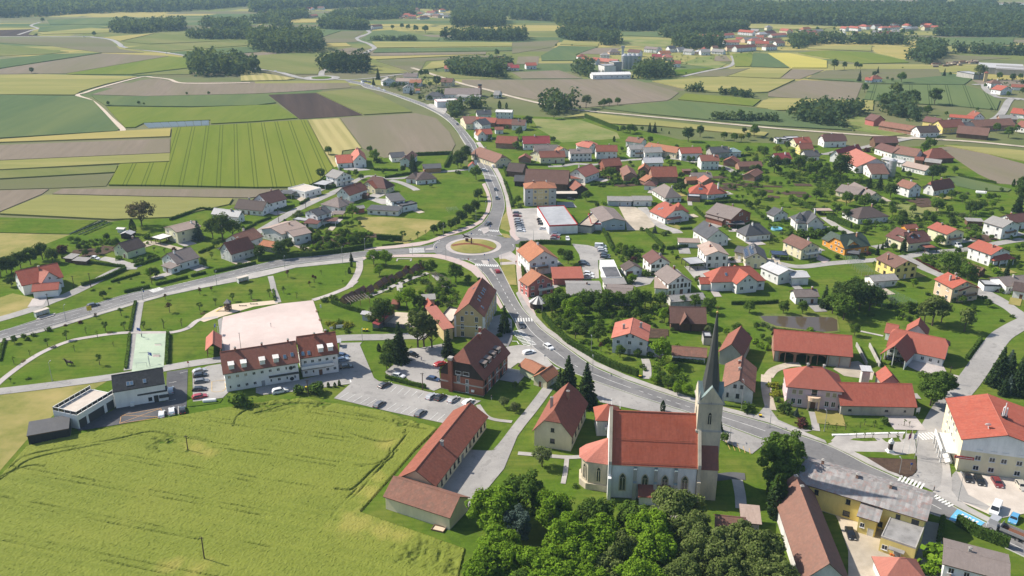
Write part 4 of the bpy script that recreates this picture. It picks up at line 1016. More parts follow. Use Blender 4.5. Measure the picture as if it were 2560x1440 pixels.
hs('white house with broad tan roof in two steps and a red-roofed annexe',(6,(40,850),(260,905),(400,800),4.8,1.8,'gy','r_tan',WW,{}),(6,(265,880),(372,928),(520,868),4.6,1.5,'gy','r_tan',WW,NS),(6,(20,1012),(185,1038),(255,985),2.8,1.4,'gx','r_orange',WC,NW))
hs('white two-storey house with dark grey roof and covered terrace',(6,(478,686),(612,722),(748,676),5.4,2.2,'gy',RDG,WW,dict(nr=2)),(6,(470,792),(615,800),(640,760),2.8,.5,'s','r_maroon',WW,NW),(6,(668,770),(800,772),5.0,2.9,.4,'s','r_maroon',WW,dict(open='flrb',chim=[])))
carport('pale flat-roofed carport by the dark grey roofed two-storey house',6,(365,752),(490,768),(520,742),2.8,'flat_grey')
hs('white bungalow with brown-grey hipped roof between two taller houses',(6,(640,602),(832,638),(938,576),3.0,3.2,'h',RGB,WW,{}))
hs('white house with steep dark red roof and attic window beside the bend',(6,(795,495),(935,518),(1052,442),4.4,3.6,'gy',RB,WW,{}))
hs('cream house with many-sided dark red hipped roof behind a low wall',(6,(1050,418),(1300,450),(1345,405),3.4,4.8,'h','r_maroon','w_cream',{}),(6,(1045,412),(1190,448),6.0,3.4,3.0,'gy',RB,'w_cream',NS))
hs('modern white gabled house with grey roof at the edge of the barley field',(6,(802,347),(964,312),(688,316),5.2,2.8,'gy','r_grey',WW,dict(nf=3)))
carport('low white carport in front of the modern white gabled house',6,(568,398),(690,412),(745,370),2.8,'flat_grey','white')
hs('white farmhouse with red cross-gabled roof beside the ploughed field',(6,(812,196),(970,186),(990,118),3.2,3.2,'gx','r_red',WW,NS),(6,(970,172),(1110,165),(1062,92),4.6,4.0,'gy','r_pinkred',WW,{}))
hs('white house with brown roofs in two wings by a tall dark spruce',(6,(1352,140),(1500,130),(1540,88),3.2,2.2,'gx',RDG,WW,NS),(6,(1430,168),(1545,172),(1532,105),4.0,2.4,'gy','r_brown',WW,{}))
hs('low timber hall with grey roof beside the lane to the chapel',(6,(1672,248),(1858,240),(1845,200),3.0,1.6,'gx',RDG,'w_lightwood',NW),name='timber_hall',cat='hall')
hs('white bungalow with two dark brown pyramid roofs on the open green',(6,(1490,345),(1615,352),(1600,302),3.0,2.4,'h','r_darkbrown',WW,NS),(6,(1600,364),(1812,346),(1750,296),3.0,3.2,'h','r_darkbrown',WW,{}))
hs('modern white house with sloping dark roof and black cube annexe',(6,(1352,576),(1500,560),(1605,482),5.0,.9,'s',RDG,WW,{}),(6,(1465,622),(1612,592),(1600,560),3.6,0,'f','flat_dark',WW,dict(rimm=FD)))
hs('long low white garage building with flat grey roof and open bays',(6,(1100,655),(1425,672),(1442,626),3.0,.3,'s',RDG,WW,dict(sp=3.4,chim=[])),name='garage_building',cat='garage')
hs('small brick shed with grey roof beside the round tree',(6,(985,655),(1095,640),5.0,2.8,1.0,'gx','r_grey','w_brick',NW),name='brick_shed',cat='shed')
hs('small timber lean-to with brown roof behind the hipped bungalow',(6,(1040,510),(1120,515),4.0,2.4,.8,'gx','r_brown','w_wood',NW),name='timber_shed',cat='shed')
hs('dark open timber shelter beside the white two-storey house',(6,(748,700),(870,705),5.0,2.6,.4,'s',RGB,'w_wood',dict(open='flrb',chim=[])),name='timber_shelter',cat='shelter')
# ---- along the north road (sheets 2, 6, 7)
hs('long cream farmhouse with half-hipped brown roof standing along the north road',(6,(2392,190),(2560,166),(2280,82),3.6,4.2,'jy',ROT_,'w_cream',{}),name='farmhouse')
hs('dark barn with steep brown roof behind the roadside hedge',(7,(-60,270),(105,285),10,3.4,4.0,'gx','r_darkbrown','w_wood',NW),**BARN)
hs('small grey-roofed barn leaning against the huge brown barn',(7,(15,372),(122,376),8,3.2,2.6,'gx',RDG,'w_darkwood',NW),**BARN)
hs('huge barn with a plain dark brown tiled roof behind the apartment block',(7,(120,388),(562,405),14,4.4,6.2,'gx','r_brown','w_wood',NW),**BARN)
hs('white house with stepped pink-red gables and a front porch roof',(7,(550,302),(735,332),(498,216),4.2,4.0,'gy','r_pinkred',WW,{}),(7,(575,345),(735,348),4.0,2.8,1.0,'s',RB,WW,NW))
hs('small dark timber barn with red-brown gable roof beside a round tree',(7,(615,468),(772,458),(600,402),3.0,2.8,'gy',RB,'w_darkwood',NW),**BARN)
hs('row of low black garages with a pale flat roof',(7,(440,500),(660,498),6,2.8,0,'f','slab_beige','w_darkwood',dict(win='',par=.1)),name='garage_row',cat='garage')
hs('long white single-storey workshop with two grey roofs behind the supermarket',(7,(952,567),(1206,572),9.5,3.2,1.1,'gx','r_grey','w_bluegrey',NS),(7,(1206,565),(1408,566),9.5,3.4,1.2,'gx','r_grey',WW,NS),name='workshop',cat='workshop')
hs('white house with dark brown hipped roof and a brown garage door',(7,(1530,542),(1706,530),(1420,454),3.0,4.2,'h',RGB,WW,dict(garage=('f',1),nf=3)))
hs('tiny white house with dark maroon hipped roof beside the driveway gate',(7,(1312,412),(1442,422),7,3.0,2.4,'h','r_maroon',WW,{}))
hs('large white house with deep red hipped roofs and three roof windows',(7,(1775,496),(2000,502),11,3.2,4.2,'h','r_red',WW,dict(sky=[(-1,-.05,.5),(-1,.0,.5),(-1,.05,.5)])),(7,(1955,508),(2162,492),13,3.2,4.6,'h','r_red',WW,dict(nf=4)),(7,(1758,525),(1882,530),5,3.0,0,'f','flat_grey',OBK,dict(win='')))
hs('white house with orange-red hipped roofs and a curved front gable',(7,(1530,742),(1785,705),(1437,662),3.4,4.6,'jy','r_red',WW,dict(sky=[(1,.1,.5),(1,.2,.4)],nf=4)),(7,(1640,690),(1775,678),9,3.4,3.6,'h','r_red',WW,NS),(7,(1560,760),(1705,738),3.0,2.8,.8,'s','r_pinkred',WW,dict(open='flr',chim=[])))
hs('brick house with grey-brown roofs and a wide garage wing',(7,(2190,757),(2402,692),(2095,642),4.4,3.6,'gy',RGB,'w_brick',dict(nf=3)),(7,(1925,722),(2105,772),8.5,3.0,2.6,'gx',RGB,'w_brick',NW),(7,(2060,760),(2200,760),7,3.0,2.2,'gx','r_darkbrown','w_brick',NW))
carport('dark flat carport beside the brick house with grey-brown roofs',7,(2160,800),(2335,805),(2320,770),2.6,'flat_dark',MD)
hs('white house with steep grey roof and big gable above a tan garage',(7,(1950,952),(2178,932),(1800,857),4.2,4.0,'gy',RDG,WW,dict(nf=4)),(7,(1660,982),(1885,988),(1950,945),2.8,.8,'gx','r_tan',WW,NW))
hs('tall white modern house with tan roof and a black-edged carport',(7,(1935,1117),(2178,1112),(1810,1014),5.8,1.9,'gy','r_tan',WW,dict(frame=FD,nf=3)),(7,(1782,1202),(1938,1188),(1710,1140),3.0,0,'f','flat_grey',MD,dict(open='flrb',par=.05)))
hs('white house with dark grey hipped roof and clipped ball trees in front',(7,(2335,922),(2600,897),(2215,867),3.2,4.2,'h',RDG,WW,dict(nf=5)))
SOLAR=hs('cream house with rows of solar panels on its grey roof',(7,(2325,1150),(2560,1162),(2222,1042),4.2,2.8,'gy',RDG,'w_cream',dict(nf=3)),(7,(2215,1075),(2330,1100),7,3.6,1.8,'gx',RDG,'w_cream',NS))
hs('wide white house with orange-red hipped roofs, dormers and timber balcony',(7,(1990,1385),(2545,1368),(1940,1292),4.2,4.4,'h','r_red',WW,dict(nf=6,chim=[(-.1,.1),(.2,.08)],sky=[(-1,-.2,.5),(-1,.15,.5)])),(7,(2245,1405),(2470,1382),11,4.4,3.6,'gy','r_red',WW,dict(chim=[],dk=False)),(7,(1880,1402),(2060,1400),(1835,1350),3.0,1.8,'gx','r_red',WW,NW),name='villa')
hs('white chalet with brown roof and a gable filled with lattice windows',(7,(1560,1405),(1812,1378),(1445,1292),5.0,3.2,'gy',RGB,WW,dict(nf=6,ws=(1.0,1.5),frame='frame_brown')),(7,(1420,1440),(1560,1448),9,3.0,1.2,'s','r_tan',WW,NW))
hs('small white garage with dark brown gable roof beside the maroon-roofed house',(7,(1130,1268),(1318,1252),(1075,1216),2.8,2.0,'gy','r_darkbrown',WW,dict(chim=[],garage=('f',0),nf=2,dk=False)),name='garage',cat='garage')
hs('white house with shiny maroon roof and dark timber gable',(7,(1385,1202),(1592,1187),(1275,1122),5.2,2.6,'gy','r_maroon',WW,dict(frame='frame_brown',nf=4)))
hs('long flat building, its roof half white and half black, beside the parked cars',(7,(905,1228),(1048,1226),(865,1160),4.0,0,'f','r_white',WW,dict(win='',rimm='white',par=.1)),(7,(935,1335),(1098,1332),(897,1230),4.0,0,'f','flat_dark',WW,dict(rimm='white',par=.1)),(7,(925,1405),(1150,1398),(905,1345),3.4,.5,'s','r_grey',WW,NS),name='flat_roofed_building',cat='building')
hs('tall white house with orange tiled roof beside the roundabout hedge',(7,(168,1182),(472,1148),(158,1052),6.2,4.0,'gy','r_orange',WW,dict(nf=3,chim=[(.1,-.05)])))
hs('pink house with orange tiled roof and a low red-roofed wing',(7,(160,1425),(425,1375),(150,1345),5.0,3.6,'gy','r_orange','w_red',dict(nf=3)),(7,(405,1347),(720,1343),(710,1252),3.2,1.2,'s','r_red','w_red',NW))
hs('long low building with weathered grey roof behind the dark trees',(11,(545,72),(905,74),(890,-72),3.6,1.6,'gx','r_grey',WC,dict(chim=[(.1,0)])),(11,(925,88),(1198,106),(1190,-30),3.4,1.2,'gx',RGB,WC,NS),name='outbuilding',cat='outbuilding')
hs('cream house with red-brown roof and a roof dormer beside the village street',(7,(278,138),(538,132),9,4.0,3.2,'gx',RB,'w_paleyellow',{}))
hs('cream L-shaped house with grey-brown roof behind the cream dormered house',(7,(172,98),(300,130),9,4.0,3.0,'gy',RGB,'w_paleyellow',NS),(7,(220,70),(465,66),9,4.0,3.0,'gx',RGB,'w_paleyellow',{}))
hs('small white house with an orange gable roof beside the cream house',(7,(448,78),(578,68),8,4.2,2.2,'gy','r_orange',WW,{}))
hs('white house whose street front is clad in dark timber with balconies',(7,(580,97),(806,92),9,5.4,2.0,'gx',RGB,WW,dict(nf=5)))
hs('white two-storey house with brown-red roof beside the timber-clad house',(7,(838,77),(1060,77),10,5.2,3.2,'gx',RB,WW,{}))
hs('pale house with two grey fibre-cement roofs on the village street',(7,(1180,57),(1332,52),9,5.4,2.2,'gx','r_grey',WW,{}),(7,(1325,88),(1512,83),10,4.2,2.4,'gx','r_grey',WW,{}))
hs('white house with light grey metal roof between the barns',(7,(1320,192),(1518,188),8,3.6,2.6,'gx','r_lightgrey',WW,{}))
hs('brick barn wing with a bright orange hipped roof',(7,(1255,262),(1375,268),9,3.2,2.6,'gy','r_orange',OBK,NW),**BARN)
hs('brick barn with a big red-brown roof and an orange lean-to',(7,(1400,332),(1662,330),13,3.6,4.6,'gx',RB,OBK,NW),(7,(1330,378),(1478,358),6,2.6,2.4,'gy','r_orange',OBK,NW),**BARN)
hs('brick barn with red roof beside the round orchard tree',(7,(925,228),(1108,213),10,4.0,3.6,'gx',RB,'w_brick',NW),**BARN)
hs('L-shaped brick outbuilding with weathered orange roof in the orchard',(7,(1112,322),(1258,322),(1005,247),3.2,2.4,'gy',ROT_,OBK,NW),name='outbuilding',cat='outbuilding')
hs('long building with a salmon-orange roof running back from the street',(7,(1640,92),(1742,62),(1440,2),4.0,2.6,'gy','r_orange','w_cream',{}),name='farm_building',cat='building')
hs('white house with plain red roof beside the salmon-roofed building',(7,(1690,97),(1908,92),9,4.8,3.0,'gx','r_red',WW,{}))
hs('white three-level house with brown-red roof and white balcony',(7,(1890,172),(2080,170),10,5.6,2.8,'gx',RB,WW,dict(nf=4)))
hs('dark-roofed house with timber porch beside the teal roof',(7,(1995,92),(2182,82),9,4.0,3.0,'gx',RDG,WC,{}))
hs('house with a pale teal metal roof',(7,(2165,84),(2302,78),8,3.6,2.0,'h','r_teal',WW,{}))
hs('small brick outhouse with red-brown gable roof by the gravel yard',(7,(2105,172),(2255,187),8,3.2,2.4,'gy',RB,OBK,NW),name='outhouse',cat='outhouse')
hs('long low barn with brown roof beside a flowering shrub',(7,(2268,227),(2512,222),8,3.0,2.2,'gx','r_brown',OBK,NW),**BARN)
hs('narrow brick barn with orange-brown roof beside the gravel lane',(7,(2300,314),(2432,332),(2180,238),3.0,2.0,'gy',ROT_,OBK,NW),**BARN)
hs('low house with grey-brown roof among sheds in the vegetable gardens',(7,(1800,342),(2010,337),8,3.0,2.2,'gx',RGB,WC,{}))
hs('small shed with salmon roof among the vegetable gardens',(7,(1742,367),(1862,362),5,2.6,1.6,'gx','r_orange',OBK,NW),**SHED)
hs('small shed with pink gable roof among the vegetable gardens',(7,(1898,388),(2038,382),8,3.0,2.4,'gy','r_pinkred',OBK,NW),**SHED)
hs('small outhouse with red-brown gable roof left of the cream dormered house',(7,(58,148),(188,152),7,2.8,2.2,'gy',RB,OBK,NW),name='outhouse',cat='outhouse')
hs('tiny brick hut with flat brown roof in the orchard',(7,(1710,270),(1800,268),4,2.4,.3,'s','r_brown','w_brick',NW),name='hut',cat='hut')
# ---- east part (sheet 8)
hs('yellow house with red-brown roof beside the railway gardens',(8,(322,52),(462,48),8,4.2,3.2,'gx',RB,'w_yellow',{}))
hs('house with vivid crimson roof among dark trees',(8,(85,160),(245,150),9,3.2,3.2,'gx','r_crimson',WW,{}))
hs('white house with dark grey roof beside the crimson roof',(8,(378,127),(525,122),9,3.2,3.0,'gx',RDG,WW,{}))
hs('white house with crimson roof at the lane corner behind the long red barn',(8,(612,112),(722,132),(892,62),4.2,4.0,'gy','r_crimson',WW,{}))
hs('very long barn with a salmon-red roof beside the great dark tree',(8,(690,128),(886,230),(1118,158),4.2,5.0,'gx','r_pinkred',WW,NW),**BARN)
hs('white farmhouse with steep brown roof at the end of the long red barn',(8,(905,226),(1036,302),(1172,276),3.2,4.0,'gy','r_brown',WW,NS),name='farmhouse')
hs('long white stable with purple-brown roof beside the lane',(8,(1058,38),(1240,92),10,4.2,3.0,'gx','r_maroon',WW,NS),name='stable',cat='stable')
hs('white stable with orange-brown roof and a row of small square windows',(8,(1235,88),(1480,128),11,4.2,4.0,'gx',ROT_,WW,dict(ws=(.6,.6),nf=8,chim=[(-.42,0)],st=1)),name='stable',cat='stable')
hs('low white farm shed with light grey roof in front of the stables',(8,(1125,148),(1342,192),8,3.0,.9,'gx','r_lightgrey',WW,NS),name='farm_shed',cat='shed')
hs('long white farm building with pinkish roof beside the silos',(8,(1332,212),(1572,268),9,3.2,2.0,'gx','r_tan',WW,dict(ws=(.7,.7),nf=7,chim=[])),name='farm_building',cat='building')
hs('steep dark red hipped barn beside the ploughed field',(8,(1600,150),(1870,140),12,3.2,5.2,'h',RB,'w_wood',NW),**BARN)
hs('small brick shed with red roof beside the steep dark red barn',(8,(1465,160),(1562,166),6,2.8,1.6,'gx',RB,OBK,NW),**SHED)
hs('low shed with grey roof in front of the steep dark red barn',(8,(1560,176),(1728,196),7,2.8,1.6,'gx','r_grey',OBK,NW),**SHED)
hs('white house with brown roof and dark timber stripes on its gable',(8,(1415,452),(1545,437),(1282,407),5.0,2.8,'gy',ROT_,WW,dict(nf=2)))
hs('white house with red-brown half-hipped roof beside the cornfield strip',(8,(1545,440),(1660,470),(1862,430),3.2,4.4,'jy',RB,WW,{}))
hs('low house with purple-grey double roofs hidden among trees',(8,(668,468),(890,512),(962,456),3.0,2.4,'gx',RGB,'w_cream',{}),(8,(1000,534),(1152,528),(890,422),3.0,2.4,'gy',RGB,'w_cream',{}))
hs('white bungalow with dark brown hipped roof and a rooftop solar boiler',(8,(900,748),(1218,722),(800,667),3.2,3.6,'h','r_darkbrown',WW,dict(nf=4)))
hs('white house with dark slate turret roof and tall gables',(8,(290,792),(572,792),11,4.2,4.4,'h',RDG,WW,dict(nf=4)),(8,(395,800),(560,800),9,4.4,3.6,'gy',RDG,WW,NS),(8,(275,742),(352,748),4.2,6.0,2.6,'h',RDG,WW,dict(chim=[],over=.25)))
hs('small white house with blue-grey gable roof beside the swimming pool lawn',(8,(60,722),(212,702),(-30,690),3.2,2.6,'gy',RDG,WW,{}))
hs('cream house with brown gable roof above the pink paved drive',(8,(335,1057),(528,1028),(172,967),5.0,2.6,'gy','r_brown','w_cream',dict(nf=3)))
hs('orange house with dark green roofs',(8,(770,1052),(1028,1016),11,3.4,4.6,'jx','r_green','w_orange',dict(nf=4)),(8,(532,945),(760,1050),9,3.2,3.0,'gx','r_green','w_orange',NS))
carport('grey flat carport in front of the orange house',8,(790,1090),(915,1105),(880,1065),2.6,'flat_dark','wood_dark')
hs('cream double house with maroon roofs and roof windows beside a tall conifer',(8,(1172,918),(1335,978),(1395,892),4.2,3.4,'gx','r_maroon','w_paleyellow',dict(sky=[(-1,.1,.6),(-1,.25,.6)])),(8,(1405,998),(1642,968),10,4.0,3.6,'jx','r_maroon','w_paleyellow',dict(sky=[(-1,-.2,.5),(-1,.1,.55)])))
carport('brown pitched carport with a silver car under it',8,(1575,1040),(1690,1035),(1660,1000),2.6,RB,'wood_dark')
hs('pale yellow two-storey house with bright red roof and balcony beside a white van',(8,(1790,907),(1978,882),(1600,832),5.4,2.0,'gy','r_red','w_paleyellow',dict(nf=3)))
hs('white two-storey house with light grey roof above the shrubs',(8,(2350,838),(2535,803),(2152,777),6.0,2.2,'gy','r_grey',WW,dict(nf=3)))
hs('white house with bright red roof and a red pyramid porch roof',(8,(2232,1112),(2440,1078),(2022,1022),5.4,2.4,'gy','r_red',WW,dict(nf=3)),(8,(2260,1170),(2480,1145),6,3.2,2.0,'h','r_red',WW,dict(open='flrb',chim=[])))
hs('yellow house with brown roof, tall chimney and dark balcony',(8,(1270,1242),(1512,1217),(1095,1142),5.4,2.6,'gy','r_brown','w_yellow',dict(nf=3,chim=[(.1,.32)],frame='frame_brown')))
hs('white house with light grey stepped roofs beside the netted garden',(8,(105,1312),(292,1275),(-30,1217),4.6,1.5,'gy','r_lightgrey',WW,{}),(8,(238,1338),(425,1332),8,3.6,1.0,'gx','r_lightgrey',WW,NS))
hs('white garage with grey ribbed roof below the yellow house',(8,(1055,1378),(1315,1358),7,3.0,1.4,'gx','r_grey',WW,dict(nf=3,chim=[])),name='garage',cat='garage')
hs('peach two-storey house with red roofs and three chimneys at the lane bend',(8,(1845,1448),(2105,1425),(1640,1352),6.0,2.4,'gy','r_red','w_peach',dict(nf=3,chim=[(-.1,.1),(.2,-.1),(0,.25)])),(8,(1920,1470),(2130,1440),6,5.0,1.2,'gy','r_red','w_peach',NS))
hs('small timber shed with red-brown roof in the shrubbery',(8,(2120,1282),(2192,1268),(2020,1212),2.6,1.4,'gy','r_brown','w_wood',NW),name='timber_shed',cat='shed')
hs('white house with purple-grey roof and chimney at the right-hand lane',(8,(2385,1425),(2640,1400),(2262,1332),3.6,2.0,'gx',RGB,WW,{}))
hs('white-walled garage with flat roof beside the purple-grey roofed house',(8,(2165,1412),(2330,1420),6,2.8,0,'f','flat_grey',WW,dict(win='')),name='garage',cat='garage')
hs('house with dark brown roof beyond the light grey roofed house',(8,(2440,790),(2640,770),9,4.0,2.8,'gx','r_maroon',WW,{}))
carport('tan flat carport behind the clipped hedge',8,(480,668),(655,668),(650,640),2.6,'r_tan','wood')
hs('small orange garden pavilion with red roof behind the maroon double house',(8,(1385,852),(1512,842),5,2.6,1.4,'gx',RB,'w_orange',NW),name='garden_pavilion',cat='pavilion')
hs('long low shed with pale roof edge beside the flowering bush',(8,(1990,770),(2165,778),5,2.6,.3,'s','r_grey','w_wood',NW),**SHED)
carport('solar-roofed carport over a silver car',8,(40,1105),(205,1112),(170,1070),2.6,'solar',MG)
# ---- beyond the railway (sheets 3, 4)
hs('red-painted brick barn with maroon roof beside the bushes',(4,(1060,1210),(1180,1200),10,4.5,3.6,'gy','r_maroon','w_red',NW),**BARN)
hs('long brick stable with brown roof joined to the white farmhouse',(4,(1100,1255),(1440,1310),9,3.2,3.0,'gx',ROT_,OBK,NW),name='stable',cat='stable')
hs('white farmhouse with dark brown roof beside the yellow barn',(4,(1420,1300),(1520,1330),(1650,1300),3.6,3.8,'gy','r_darkbrown',WW,{}),name='farmhouse')
hs('bright yellow barn-house with red-brown roof',(4,(1620,1250),(1750,1280),(1830,1230),4.6,4.4,'gy',RB,'w_yellow',dict(ws=(.8,.8))),(4,(1540,1210),(1700,1235),9,4.0,3.2,'gx','r_maroon','w_yellow',dict(win='')),name='farmhouse')
hs('long low building with red roof leading to a white gabled house',(4,(1810,1170),(2060,1190),7,3.0,1.8,'gx','r_red',WW,NS),(4,(2050,1180),(2175,1180),11,3.4,4.0,'gy',RB,WW,{}))
hs('house with grey solar-like roof among the farm barns beside the lane',(4,(2320,1190),(2500,1195),9,4.0,2.6,'gx','r_grey',OBK,{}))
hs('wide barn with faded red roof beside the lane',(4,(2080,1270),(2480,1250),12,3.6,4.0,'gx',ROT_,OBK,NW),**BARN)
hs('dark brown wooden barn with steep roof near the railway',(4,(1880,1330),(2200,1360),12,3.2,4.6,'gx','r_brown','w_wood',NW),**BARN)
hs('white house with dark grey roof beside the wooden barn',(4,(1900,1270),(2080,1275),9,3.2,3.0,'gx',RDG,WW,{}))
hs('house with orange-red roof at the right end of the lane',(4,(2420,1130),(2600,1150),10,3.6,3.6,'gx','r_red',WW,{}))
hs('long house with purple-red roof beside the lane',(4,(2470,1260),(2700,1300),11,4.0,3.6,'gx',RB,WW,{}))
hs('white house with maroon roof just beyond the railway gardens',(4,(560,1415),(795,1410),10,4.4,4.0,'jx','r_maroon',WW,{}))
hs('pair of flat-roofed white cabins beside the railway gardens',(4,(90,1395),(200,1395),7,3.2,0,'f','flat_grey',WW,{}),(4,(190,1385),(330,1382),7,3.4,0,'f','flat_grey',WW,{}))
hs('house with red-brown roof behind the flat-roofed cabins',(4,(280,1435),(445,1425),9,3.4,3.0,'gx','r_red','w_paleyellow',{}))
hs('dark brown barn with steep roof at the crossing lane',(4,(1070,1430),(1310,1430),10,4.0,3.6,'gx','r_maroon','w_wood',NW),**BARN)
hs('red-roofed cottage with two wings between a spruce and a walnut tree',(4,(965,800),(1040,805),8,3.0,2.4,'gx','r_red',WW,{}),(4,(1030,790),(1150,790),8,4.0,3.2,'h',RB,WW,{}),name='cottage')
hs('white house with grey-brown pyramid roof at the road bend',(4,(2230,835),(2345,835),10,5.0,3.2,'h','r_brown',WW,{}))
hs('white house with red gable roof at the road bend',(4,(2330,905),(2450,895),11,4.4,3.4,'gy','r_red',WW,{}))
hs('low shed with red-brown roof behind the red gabled house',(4,(2430,870),(2600,880),8,3.0,2.4,'gx',RB,WW,NW),**SHED)
hs('long factory hall with pale grey ribbed roof at the sawmill yard',(4,(2110,670),(2560,690),34,7.0,3.0,'gx','r_lightgrey',WC,NW),(4,(2280,690),(2800,715),26,6.0,3.0,'gx','r_grey',WC,NW),(4,(1890,715),(2060,745),14,5,0,'f','flat_grey',WC,NW),name='factory_hall',cat='factory')
hs('orange brick fire tower beside the factory hall',(4,(2165,730),(2210,732),5,9,1.6,'h',RB,'w_ochre',NW),name='tower',cat='tower')
hs('big dark-red-roofed house beyond the green field hedge',(3,(-10,1250),(130,1255),10,4.2,3.4,'gx','r_brown',WW,{}))
hs('long house with dark crimson roof and a green-white vent frame',(3,(110,1440),(385,1435),10,4.4,4.2,'gx','r_crimson',WW,dict(chim=[(-.05,0)])))
hs('white house with pinkish hipped roof at the garden end',(3,(650,1462),(870,1460),9,4.0,2.4,'h','r_pinkred',WW,{}))
hs('white house with orange-brown gable roof at the meadow edge',(3,(1130,1410),(1290,1432),9,4.2,2.4,'gx',ROT_,WW,{}))
hs('small house with plum roof beside the meadow edge',(7,(655,20),(770,40),9,4.2,2.6,'gx','r_pinkred',WW,{}))
# ---- houses along the far end of the north road (sheet 2)
hs('cream house with brown gable roof beside the north road kerb',(2,(2035,1185),(2095,1240),(2170,1190),4.6,3.6,'gy',ROT_,'w_cream',{}))
hs('white house with light blue-grey roof at the roadside',(2,(2145,1235),(2260,1255),(2345,1235),4.4,3.4,'gy',RDG,WW,{}))
hs('white house with orange-red double gable at the roadside',(2,(2210,1350),(2370,1340),10,4.0,3.0,'gx','r_red',WW,{}),(2,(2215,1360),(2310,1355),8,4.0,3.2,'gy','r_orange',WW,NS))
hs('white garage with red-brown roof behind the roadside houses',(2,(2390,1300),(2480,1298),7,3.4,1.6,'gx',RB,WW,NS),name='garage',cat='garage')
hs('white flat-roofed modern house with dark window bands',(2,(2390,1120),(2560,1125),9,5.6,1.2,'gx','r_white',WW,dict(nf=4)))
hs('house with blue-grey roof behind the roadside farm',(2,(2210,1150),(2360,1145),9,4.0,3.0,'gx',RDG,WW,{}))
hs('barn with orange-red roof behind the blue-grey roof',(2,(2160,1215),(2390,1230),9,3.6,3.0,'gx','r_red',OBK,NW),**BARN)
hs('long barn with plum-brown roof behind the garden tree',(2,(2400,1240),(2600,1245),9,3.6,3.2,'gx',RB,'w_wood',NW),**BARN)
hs('barn with wide brown roof beside the white roadside garage',(2,(2390,1430),(2600,1440),11,3.8,4.0,'gx',RB,OBK,NW),**BARN)
hs('filling-station shop with white canopy roof and red edge',(2,(1810,1018),(2025,1010),(1960,985),5.2,0,'f','r_white',WW,dict(rimm='red_paint',par=.1,win='')),name='filling_station',cat='filling station')
hs('grey hipped house beside the filling station',(2,(1690,965),(1870,968),11,3.2,3.4,'h',RDG,WW,{}))
hs('long sheds with grey roofs and a brick chimney beside the railway',(2,(1880,945),(2240,945),24,4.0,4.0,'gx',RGB,WW,NS),(2,(1990,965),(2230,975),8,4.0,.8,'s','r_grey',WW,NS),name='shed_complex',cat='building')
hs('white house with pale grey gable roof beside the far roundabout road',(2,(1265,815),(1400,808),9,4.6,3.2,'gy','r_grey',WW,{}))
hs('house with sand-coloured long roof near the far roundabout',(2,(1390,812),(1640,818),10,3.4,2.6,'gx','r_tan',WW,{}))
hs('house with dark orange roof among the far roadside gardens',(2,(1530,828),(1650,830),9,3.6,2.6,'gx','r_orange',WW,{}))
hs('house with grey-purple roof behind the sand-coloured roof',(2,(1470,768),(1610,770),10,3.6,3.0,'gx',RGB,WW,{}))
hs('white house with grey double gable among dark garden conifers',(2,(1460,885),(1570,885),9,4.6,3.0,'gy','r_grey',WW,{}))
hs('house with brown roof beside the railway gardens',(2,(1840,820),(1960,825),10,4.0,3.4,'gx','r_brown','w_cream',{}))
hs('small orange-roofed shed beside the far garden conifers',(2,(1590,905),(1640,905),5,2.8,1.4,'gx','r_orange',WW,NW),**SHED)
# ------ landmark buildings near the camera
def dormer(b,fx,w=1.6,h=1.5,side=-1,fv=.25,roofm='r_white',wallm=FD):
 D,r=b.D/2,b.rise;y0=side*D*(1-fv);z0=b.eave+r*fv
 run=(h+.15)*D/r if r>0 else 2
 m=MB();yb=y0-side*run
 ya,yc=sorted((y0,yb))
 m.box(-w/2,w/2,ya,yc,z0-.1,z0+h)
 body=m.build('dormer',M(wallm),b.roof);body.location=(fx*b.L,0,0)
 m=MB();e=.15
 y_f,y_b=y0+side*.3,yb-side*.5
 P=[(-w/2-e,y_f,z0+h-.02),(w/2+e,y_f,z0+h-.02),(w/2+e,y_b,z0+h+.28),(-w/2-e,y_b,z0+h+.28)]
 if side>0:P=list(reversed(P))
 m.poly(P);m.poly([(p[0],p[1],p[2]-.1)for p in reversed(P)])
 for i in range(4):
  p,q=P[i],P[(i+1)%4];m.poly([(p[0],p[1],p[2]-.1),(q[0],q[1],q[2]-.1),q,p])
 link_child(m.build('dormer_roof',M(roofm)),body)
 fm,pm=win_mesh(round(w*.8,2),round(h*.72,2),FW,'glass',1,False)
 wi=inst('dormer_window',fm,body,(0,y0,z0+h*.16),0 if side<0 else math.pi)
 return body
def sub(b,name,mb_,mats,under=None):
 o=mb_.build(name,mats,b.root);b.place(o);return o
